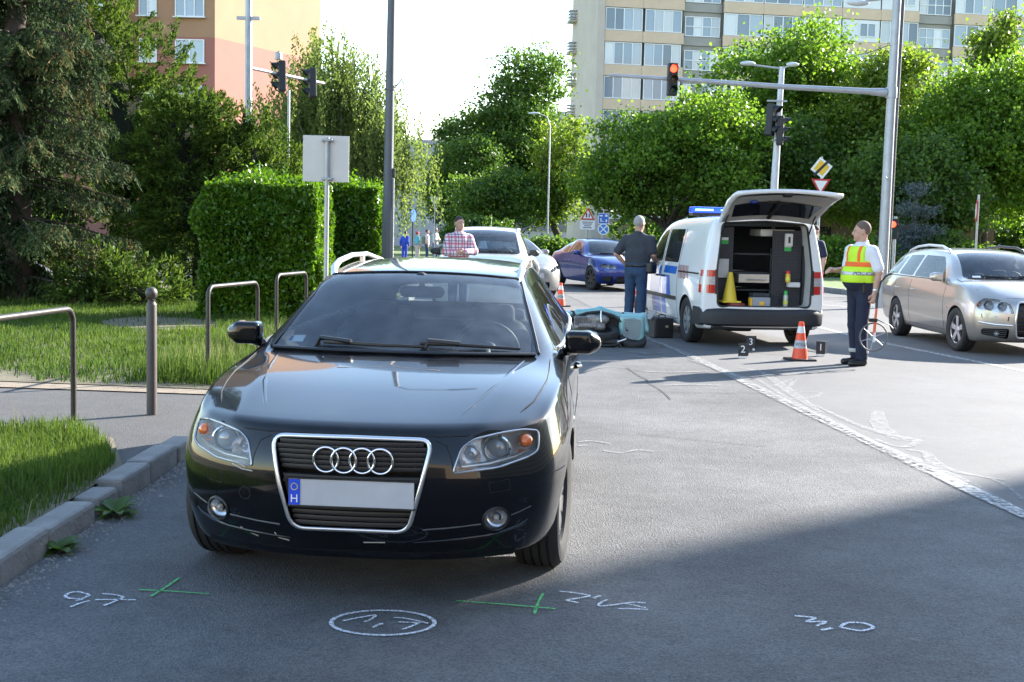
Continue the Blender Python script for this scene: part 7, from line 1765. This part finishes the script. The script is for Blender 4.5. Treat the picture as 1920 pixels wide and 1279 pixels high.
    if kind != 'none':
        O('collar', sdf_mesh('collar', [rc((0, lean + .005, 1.46), (0, lean + .002, 1.53), .088, .078)], h, .01, cut=lambda X, Y, Z: np.maximum(1.465 - Z, Z - 1.535 + (Y - lean) * -.25)), tm, root)
    for sd in (1, -1):
        an = lg[sd][2]
        O('shoe', sdf_mesh('shoe', [rc(an + Vector((0, .02, -.04)), an + Vector((.02 * sd, -.165, -.05)), .05, .042, (1, 1, .9)), rc(an + Vector((0, .01, -.03)), an + Vector((0, .01, .03)), .05)], h, .02, grow=.004, cut=lambda X, Y, Z: .004 - Z), shoes, root)
    if vest:
        vp = [p for p in torso]
        gv = .03
        def zone(name, zl, zh, m, g): 
            O(name, sdf_mesh(name, vp, h, .03, noise=.002, grow=g, cut=lambda X, Y, Z: np.maximum(np.maximum(zl - Z, Z - zh), np.where(Z > 1.30, np.abs(X) - .16, -1))), m, root)
        zone('vest', 1.03, 1.475, M_hiv, gv)
        zone('jacket_hem', .93, 1.035, M_navy, gv - .008)
        zone('orange_band', 1.225, 1.285, M_hio, gv + .005)
        zone('silver_band', 1.12, 1.165, M_refl, gv + .005)
        for sd in (1, -1):
            O('vest_strap', sdf_mesh('vest_strap', torso, h, .03, grow=gv + .005, cut=lambda X, Y, Z: np.maximum(np.abs(X - .105 * sd) - .022, np.maximum(1.285 - Z, Z - 1.48))), M_hio, root)
    return root

# officer with the measuring wheel
of = person((4.335, 15.35, 0), R(-66), 'policeman in yellow vest and white shirt holding a measuring wheel', 1.80, .010, head_yaw=R(-36), head_tilt=R(5),
            armL=((.275, .055, 1.165), (.262, .01, .905), (0, -.08, -1), (-1, 0, 0), .75), armR=((-.245, -.01, 1.17), (-.20, -.25, 1.17), (.2, -1, .05), (.3, 0, -1), .4),
            legs=((-.04, .0), (.05, .0)), top=('short', M_wshirt), bottom=M_navy, hair=mat('cropped brown hair', (.16, .105, .08), .8, var=.3, vs_=60), vest=True, belly=.03, broad=1.08)
def text_mesh(s, size, ext=.001, align='CENTER'):
    tx = bpy.data.curves.new('t', 'FONT'); tx.body = s; tx.size = size; tx.extrude = ext; tx.align_x = align; tx.align_y = 'CENTER'
    t = bpy.data.objects.new('t', tx); col.objects.link(t); me = evaluated(t); bpy.data.objects.remove(t); me.materials.clear(); return me
tm_ = text_mesh('POLICE', .058)
# wrap the word round the vest on his left side (towards the camera), lower silver band
vb = [o for o in of.children if o.name.startswith('silver_band')][0]
bv = BVHTree.FromPolygons([v.co.copy() for v in vb.data.vertices], [tuple(p.vertices) for p in vb.data.polygons])
bm = bmesh.new(); bm.from_mesh(tm_); bmesh.ops.triangulate(bm, faces=bm.faces)
for v in bm.verts:
    s_ = v.co.x; z_ = v.co.y + 1.143; off = v.co.z
    ang = -.55 + s_ / .17
    d = Vector((math.cos(ang), math.sin(ang), 0)); hit = bv.ray_cast(Vector((0, 0, z_)) + d * 1.0, -d)[0]
    v.co = (hit if hit else Vector((0, 0, z_)) + d * .2) + d * (.003 + off)
bm.to_mesh(tm_); bm.free()
O('vest_lettering', tm_, M_navy, of)
O('shoulder_badge', MB().sphere((.262, .02, 1.315), (.012, .035, .05), 12, 8), M_navy, of, rot=(0, R(-0), 0), smooth=60)
O('radio', MB().box((.165, -.07, .97), (.035, .05, .14)), M_black, of, bevel=.008); O('radio_aerial', MB().tube([(.165, -.09, 1.03), (.165, -.1, 1.12)], .006, 6), M_black, of)
for sd in (1, -1): O('trouser_band', sdf_mesh('trouser_band', [rc((.1 * sd, -.0 if sd > 0 else .03, .3), (.105 * sd, .01 if sd > 0 else .06, .12), .074, .07)], .011, .01, cut=lambda X, Y, Z: np.maximum(.155 - Z, Z - .205)), M_refl, of)
O('watch', sdf_mesh('watch', [rc((.263, .013, .93), (.2645, .018, .96), .034)], .008, .01, cut=lambda X, Y, Z: np.maximum(.935 - Z, Z - .965)), M_satin, of)

# measuring wheel, held in his left hand
mw = E('measuring_wheel', (4.44, 15.03, 0), R(4), 'spoked measuring wheel with orange shaft held by the policeman', 'measuring wheel')
cz_ = .385
O('wheel_rim', MB().tube([(.172 * math.cos(a), 0, cz_ + .172 * math.sin(a)) for a in np.linspace(0, 2 * pi, 40, endpoint=False)], .010, 8, closed=True), mat('grey rubber rim', (.12, .12, .12), .6), mw, smooth=60)
for k_ in range(6):
    a = k_ * pi / 3 + .35; O('spoke', MB().tube([(0, 0, cz_), (.168 * math.cos(a), 0, cz_ + .168 * math.sin(a))], [.010, .007], 6, sq=(1, .5)), mat('grey plastic spoke', (.35, .36, .37), .5), mw, smooth=60)
O('hub', MB().lathe([(.022, -.02), (.022, .02)], 16, (0, 0, cz_), 'Y'), mat('grey plastic spoke', (.35, .36, .37)), mw, smooth=40)
M_orng = mat('orange tube', (.75, .13, .05), .45)
O('shaft', MB().tube([(.0, -.02, cz_ + .03), (.0, -.03, .60), (.015, -.02, .74)], [.020, .017, .015], 8), M_orng, mw, smooth=60)
O('fork', MB().tube([(0, -.02, cz_ - .06), (0, -.03, cz_ + .06)], .015, 6), mat('cone reflective white', (.7, .7, .7)), mw, smooth=60)
O('counter_box', MB().box((-.03, -.04, .595), (.10, .05, .045)), M_black, mw, bevel=.008)
O('hand_grip', MB().tube([(.015, -.02, .74), (.02, .0, .83), (.03, .0, .93)], [.014, .018, .017], 8), M_black, mw, smooth=60)
O('folded_bar', MB().tube([(.03, 0, .93), (.06, .0, 1.06), (.13, .02, 1.14), (.20, .03, 1.17)], .012, 6), M_black, mw, smooth=60)
O('brake_cable', MB().tube([(.03, -.02, .60), (.10, -.02, .57), (.19, -.01, .54), (.24, 0, .50)], .006, 6), M_black, mw, smooth=60)
O('stand_leg', MB().tube([(-.02, -.03, .74), (-.05, -.03, .77)], .007, 6), mat('cone reflective white', (.7, .7, .7)), mw)

# man in the slate T-shirt beside the van
man = person((1.97, 19.75, 0), R(148), 'man in slate grey T-shirt and blue jeans with hand on hip beside the van', 1.86, .012, head_yaw=R(-12), head_tilt=R(14),
             armL=((.335, .03, 1.19), (.215, -.10, 1.02), (-.5, -.6, -.5), (-.4, .5, -.6), .6), armR=((-.25, -.05, 1.2), (-.20, -.24, 1.10), (.3, -1, .1), (1, 0, 0), .6),
             top=('short', M_tee), bottom=M_jeans, hair=M_hair_g, lean=-.05, belly=.02, broad=1.12)
O('hip_bag', sdf_mesh('hip_bag', [bxs((-.20, -.06, .99), (.08, .10, .09), .03)], .012, .02), M_black, man)
# man in the checked shirt
ck = person((-.96, 21.3, 0), R(22), 'man in pink and navy checked shirt standing with folded arms', 1.80, .012, head_yaw=R(10),
            armL=((.255, -.07, 1.19), (.03, -.215, 1.17), (-1, -.1, .05), (0, 1, 0), .3), armR=((-.255, -.07, 1.17), (-.03, -.19, 1.14), (1, -.15, .0), (0, 1, .1), .3),
            top=('long', plaid()), bottom=M_jeans, hair=M_hair_d)
# second officer, mostly behind the van
person((5.92, 24.3, 0), R(-60), 'policeman in dark shirt and vest standing behind the open van', 1.82, .014, top=('short', M_navy), bottom=M_jeans, hair=M_hair_d, vest=True)
# people waiting across the road
M_blue_c = mat('bright blue cloth', (.02, .06, .42), .8); M_teal = mat('teal cloth', (.10, .38, .42), .8); M_cream = mat('cream cloth', (.65, .60, .55), .8); M_red = mat('red cap cloth', (.55, .05, .08), .7); M_beige = mat('beige trousers', (.5, .44, .38), .85); M_khaki = mat('khaki cloth', (.22, .22, .14), .85)
a1 = person((-4.95, 55.5, 0), R(150), 'stooping figure in long bright blue coat on the far pavement', 1.42, .025, top=('long', M_blue_c), bottom=M_blue_c, hair=M_hair_d, lean=-.07)
a2 = person((-4.35, 55.2, 0), R(120), 'child in teal top and red cap on the far pavement', 1.40, .025, top=('short', M_teal), bottom=M_beige, hair=M_hair_d)
O('cap', sdf_mesh('cap', [el((0, .0, 1.70), (.088, .105, .085)), el((0, -.11, 1.70), (.07, .08, .012))], .02, .02, cut=lambda X, Y, Z: 1.685 - Z), M_red, a2)
a3 = person((-3.9, 55.0, 0), R(100), 'dark haired person in cream top with khaki rucksack on the far pavement', 1.50, .025, top=('short', M_cream), bottom=M_jeans, hair=M_hair_d)
O('rucksack', sdf_mesh('rucksack', [bxs((0, .20, 1.22), (.14, .09, .2), .05)], .025, .02), M_khaki, a3)
a4 = person((-3.5, 54.6, 0), R(70), 'fair haired person in cream jacket with folded arms on the far pavement', 1.60, .025, top=('long', M_cream), bottom=M_jeans, hair=mat('fair hair', (.5, .38, .25), .8),
            armL=((.25, -.06, 1.19), (.03, -.215, 1.19), (-1, -.1, .05), (0, 1, 0), .3), armR=((-.25, -.06, 1.17), (-.03, -.19, 1.16), (1, -.15, .0), (0, 1, .1), .3))
# ================================================================ scooter on its side, case, cones, number markers
M_mint = paint('mint scooter paint', (.17, .38, .39), 0, .4, dust=.04)
M_engine = mat('engine alloy', (.32, .31, .30), .5, .6, var=.35, vs_=25, bump=.4, bs=40)
M_grime = mat('grimy black parts', (.014, .014, .015), .6, var=.4, vs_=20)
sc = E('motor_scooter', (1.22, 17.15, 0), R(-6), 'mint green motor scooter lying on its side with engine exposed', 'scooter')
sc.scale = (.9, .9, .98)
# local x along the machine (front to the right), y away from the camera, z up
def shell_arc(path, r, m, nm, sq=(1, 1), n=12): return O(nm, MB().tube(path, r, n, sq=sq), m, sc, smooth=60)
O('side_fairing', sdf_mesh('side_fairing', [rc((-.58, .25, .38), (-.35, .22, .44), .045, .055), rc((-.35, .22, .44), (.0, .2, .49), .055, .06), rc((.0, .2, .49), (.30, .15, .43), .06, .05), rc((.30, .15, .43), (.42, .1, .36), .045, .04)], .013, .05,
   cut=lambda X, Y, Z: (Y - .0) * -1 + .08 + 0 * X), M_mint, sc)
O('tail_panel', sdf_mesh('tail_panel', [el((-.66, .2, .40), (.20, .10, .06)), el((-.55, .2, .43), (.14, .1, .05))], .013, .03), M_mint, sc)
O('fairing_edge', MB().tube([(-.56, .12, .30), (-.42, .08, .38), (-.2, .06, .46), (0, .05, .485), (.2, .04, .44), (.36, .02, .34), (.44, .0, .22)], .022, 8), M_grime, sc, smooth=60)
O('under_tray', sdf_mesh('under_tray', [bxs((-.05, .22, .28), (.46, .06, .2), .05), el((-.40, .2, .26), (.16, .12, .13))], .016, .05), M_grime, sc)
en = O('engine', sdf_mesh('engine', [bxs((-.30, .10, .33), (.10, .09, .085), .02), bxs((-.12, .08, .38), (.09, .08, .06), .03), el((.02, .06, .37), (.13, .08, .075)), rc((-.35, .04, .26), (.05, .03, .27), .05), bxs((-.18, .02, .29), (.14, .05, .03), .01)], .011, .02, noise=.004), M_engine, sc)
for i in range(6): O('cooling_fin', MB().box((-.38 + i * .032, .0, .35), (.008, .05, .12)), M_engine, en)
O('cylinder_pipe', MB().tube([(.02, .02, .50), (.02, -.01, .42), (.03, -.02, .34)], .012, 8), M_satin, en, smooth=60)
def lying_wheel(cx, cy, cz, r, w_, tilt, nm, yaw=0):
    p = MB(); hh = w_ / 2
    p.lathe([(r * .55, -hh * .7), (r * .8, -hh), (r * .95, -hh * .8), (r, -hh * .3), (r * .985, -hh * .28), (r * .985, -hh * .2), (r, -hh * .18), (r, hh * .18), (r * .985, hh * .2), (r * .985, hh * .28), (r, hh * .3), (r * .95, hh * .8), (r * .8, hh), (r * .55, hh * .7), (r * .55, -hh * .7)], 36, cap=False)
    o = O(nm, p, M_tyre, sc, (cx, cy, cz), (tilt, 0, yaw), smooth=40)
    O('rim', MB().lathe([(.02, -hh * .3), (r * .5, -hh * .5), (r * .56, -hh * .7), (r * .56, hh * .7), (r * .5, hh * .5), (.02, hh * .3)], 24), M_darkalloy, o, smooth=40)
    return o
lying_wheel(.06, -.02, .185, .25, .15, R(16), 'rear_wheel')
lying_wheel(.52, .02, .10, .22, .11, R(26), 'front_wheel', .3)
O('exhaust', MB().tube([(-.30, -.05, .12), (.0, -.2, .08), (.28, -.18, .07)], [.05, .06, .045], 10), M_grime, sc, smooth=50)
# leg shield at the front: rounded mint frame round a pale ribbed panel
fr_ = rounded([(.30, .08), (.66, .06), (.70, .36), (.60, .46), (.34, .44)], .10, 5)
O('leg_shield', sdf_mesh('leg_shield', [bxs((.50, .07, .26), (.20, .075, .20), .07), rc((.36, .08, .10), (.60, .06, .09), .05)], .012, .05), M_mint, sc)
pnl = O('shield_panel', MB().add([(x, -.012, z) for x, z in rounded([(.36, .12), (.62, .10), (.655, .35), (.58, .415), (.38, .40)], .08, 5)], [tuple(range(24 + 6))]), mat('pale ribbed plastic', (.22, .27, .28), .6), sc)
for i in range(8): O('rib', MB().tube([(.38, -.015, .15 + i * .035), (.635 if i > 1 else .62, -.015, .145 + i * .035)], .004, 5), mat('rib plastic', (.25, .31, .34), .6), pnl)
for i in range(7): O('rib', MB().tube([(.39 + i * .037, -.014, .13), (.40 + i * .037, -.014, .40)], .004, 5), mat('rib plastic', (.25, .31, .34), .6), pnl)
O('front_cowl', sdf_mesh('front_cowl', [rc((.40, .20, .44), (.68, .17, .42), .045, .05), rc((.68, .17, .42), (.73, .12, .24), .05, .045)], .014, .06), M_mint, sc)
O('side_stand', MB().tube([(.22, -.12, .05), (.36, -.16, .10), (.42, -.12, .12)], .012, 6), M_satin, sc, smooth=60)
O('lower_fairing', MB().tube([(-.35, -.14, .03), (-.1, -.26, .02), (.2, -.25, .03), (.33, -.2, .05)], .018, 6), M_grime, sc, smooth=60)

# open black case on the road
bc = E('equipment_case', (2.27, 18.75, 0), R(12), 'open black equipment case standing on the road by the van', 'case')
O('case_body', MB().box((.02, 0, .16), (.28, .30, .30)), mat('black case', (.012, .012, .013), .5), bc, bevel=.015)
O('case_side', MB().box((-.135, 0, .16), (.03, .29, .29)), mat('grey case side', (.06, .058, .055), .5), bc, bevel=.005)
O('lid', MB().box((-.16, .0, .345), (.16, .26, .02), ry=R(-50)), mat('pale lid lining', (.30, .30, .30), .6), bc, bevel=.004)
O('latch', MB().box((.05, -.155, .18), (.045, .012, .035)), mat('brass latch', (.6, .5, .25), .4, .5), bc, bevel=.004)
O('handle', MB().tube([(-.04, 0, .31), (-.02, 0, .35), (.06, 0, .35), (.08, 0, .31)], .010, 6), M_black, bc, smooth=60)

# traffic cones with POLICE on the lower band
def traffic_cone(x, y, rz, label, h=.50, txt=True):
    c_ = E('traffic_cone', (x, y, 0), rz, label, 'cone', 'orange and white cones on the road')
    b = [(0, .28, M_corange, 'orange_shell'), (.28, .50, M_cgrey, 'grey_band'), (.50, .70, M_corange, 'orange_shell'), (.70, .88, M_cwhite, 'white_band'), (.88, 1, M_corange, 'orange_shell')]
    cone_parts(c_, h, .105, .032, .33, dict(base=M_black, bands=b), .03)
    if txt:
        me = text_mesh('POLICE', .055, .0008); r0 = .078
        bm_ = bmesh.new(); bm_.from_mesh(me); bmesh.ops.triangulate(bm_, faces=bm_.faces)
        for v in bm_.verts:
            z_ = v.co.y + .21; r_ = .105 + (.032 - .105) * (z_ - .03) / (h - .03) + .002 + v.co.z; a_ = v.co.x / .075 - pi / 2
            v.co = Vector((r_ * math.cos(a_), r_ * math.sin(a_), z_))
        bm_.to_mesh(me); bm_.free(); O('lettering', me, mat('cone lettering', (.08, .09, .16), .6), c_)
traffic_cone(3.72, 15.76, R(10), 'orange and white cone between the number markers near the policeman')
traffic_cone(1.0, 25.85, R(30), 'orange and white cone on the empty road near the blue saloon')
traffic_cone(2.62, 26.3, R(-20), 'orange and white cone partly hidden behind the van front wheel')

# evidence number markers
def marker(x, y, rz, num, wide, lab):
    t = E('number_marker', (x, y, 0), rz, lab, 'marker')
    w_ = .12
    O('front_plate', MB().box((0, -.02, .115), (w_, .006, .17), rx=R(-8)), mat('marker black', (.014, .014, .015), .5), t, bevel=.002)
    O('rear_plate', MB().box((.05 if wide else .02, .055, .115), (w_, .006, .17), rx=R(8), rz=R(25 if wide else 0)), mat('marker grey back', (.30, .30, .31), .6) if wide else mat('marker black', (.014, .014, .015)), t, bevel=.002)
    me = text_mesh(num, .13, .0008)
    for v in me.vertices: v.co = Vector((v.co.x, -.026 - v.co.z - (v.co.y) * -.14, v.co.y + .118))
    O('numeral', me, mat('marker white', (.8, .8, .8), .5), t)
    for s_ in (-1, 1): O('foot', MB().box((s_ * .04, -.034, .015), (.03, .03, .03)), mat('marker white', (.8, .8, .8)), t)
marker(4.14, 16.39, R(-8), '1', True, 'numeral one marker with a grey rear plate standing between cone and policeman')
marker(3.0, 15.86, R(-6), '2', False, 'numeral two marker, nearer the white road line than the other plates')
marker(3.32, 17.0, R(-6), '3', False, 'numeral three marker standing in the shadow behind the police van')
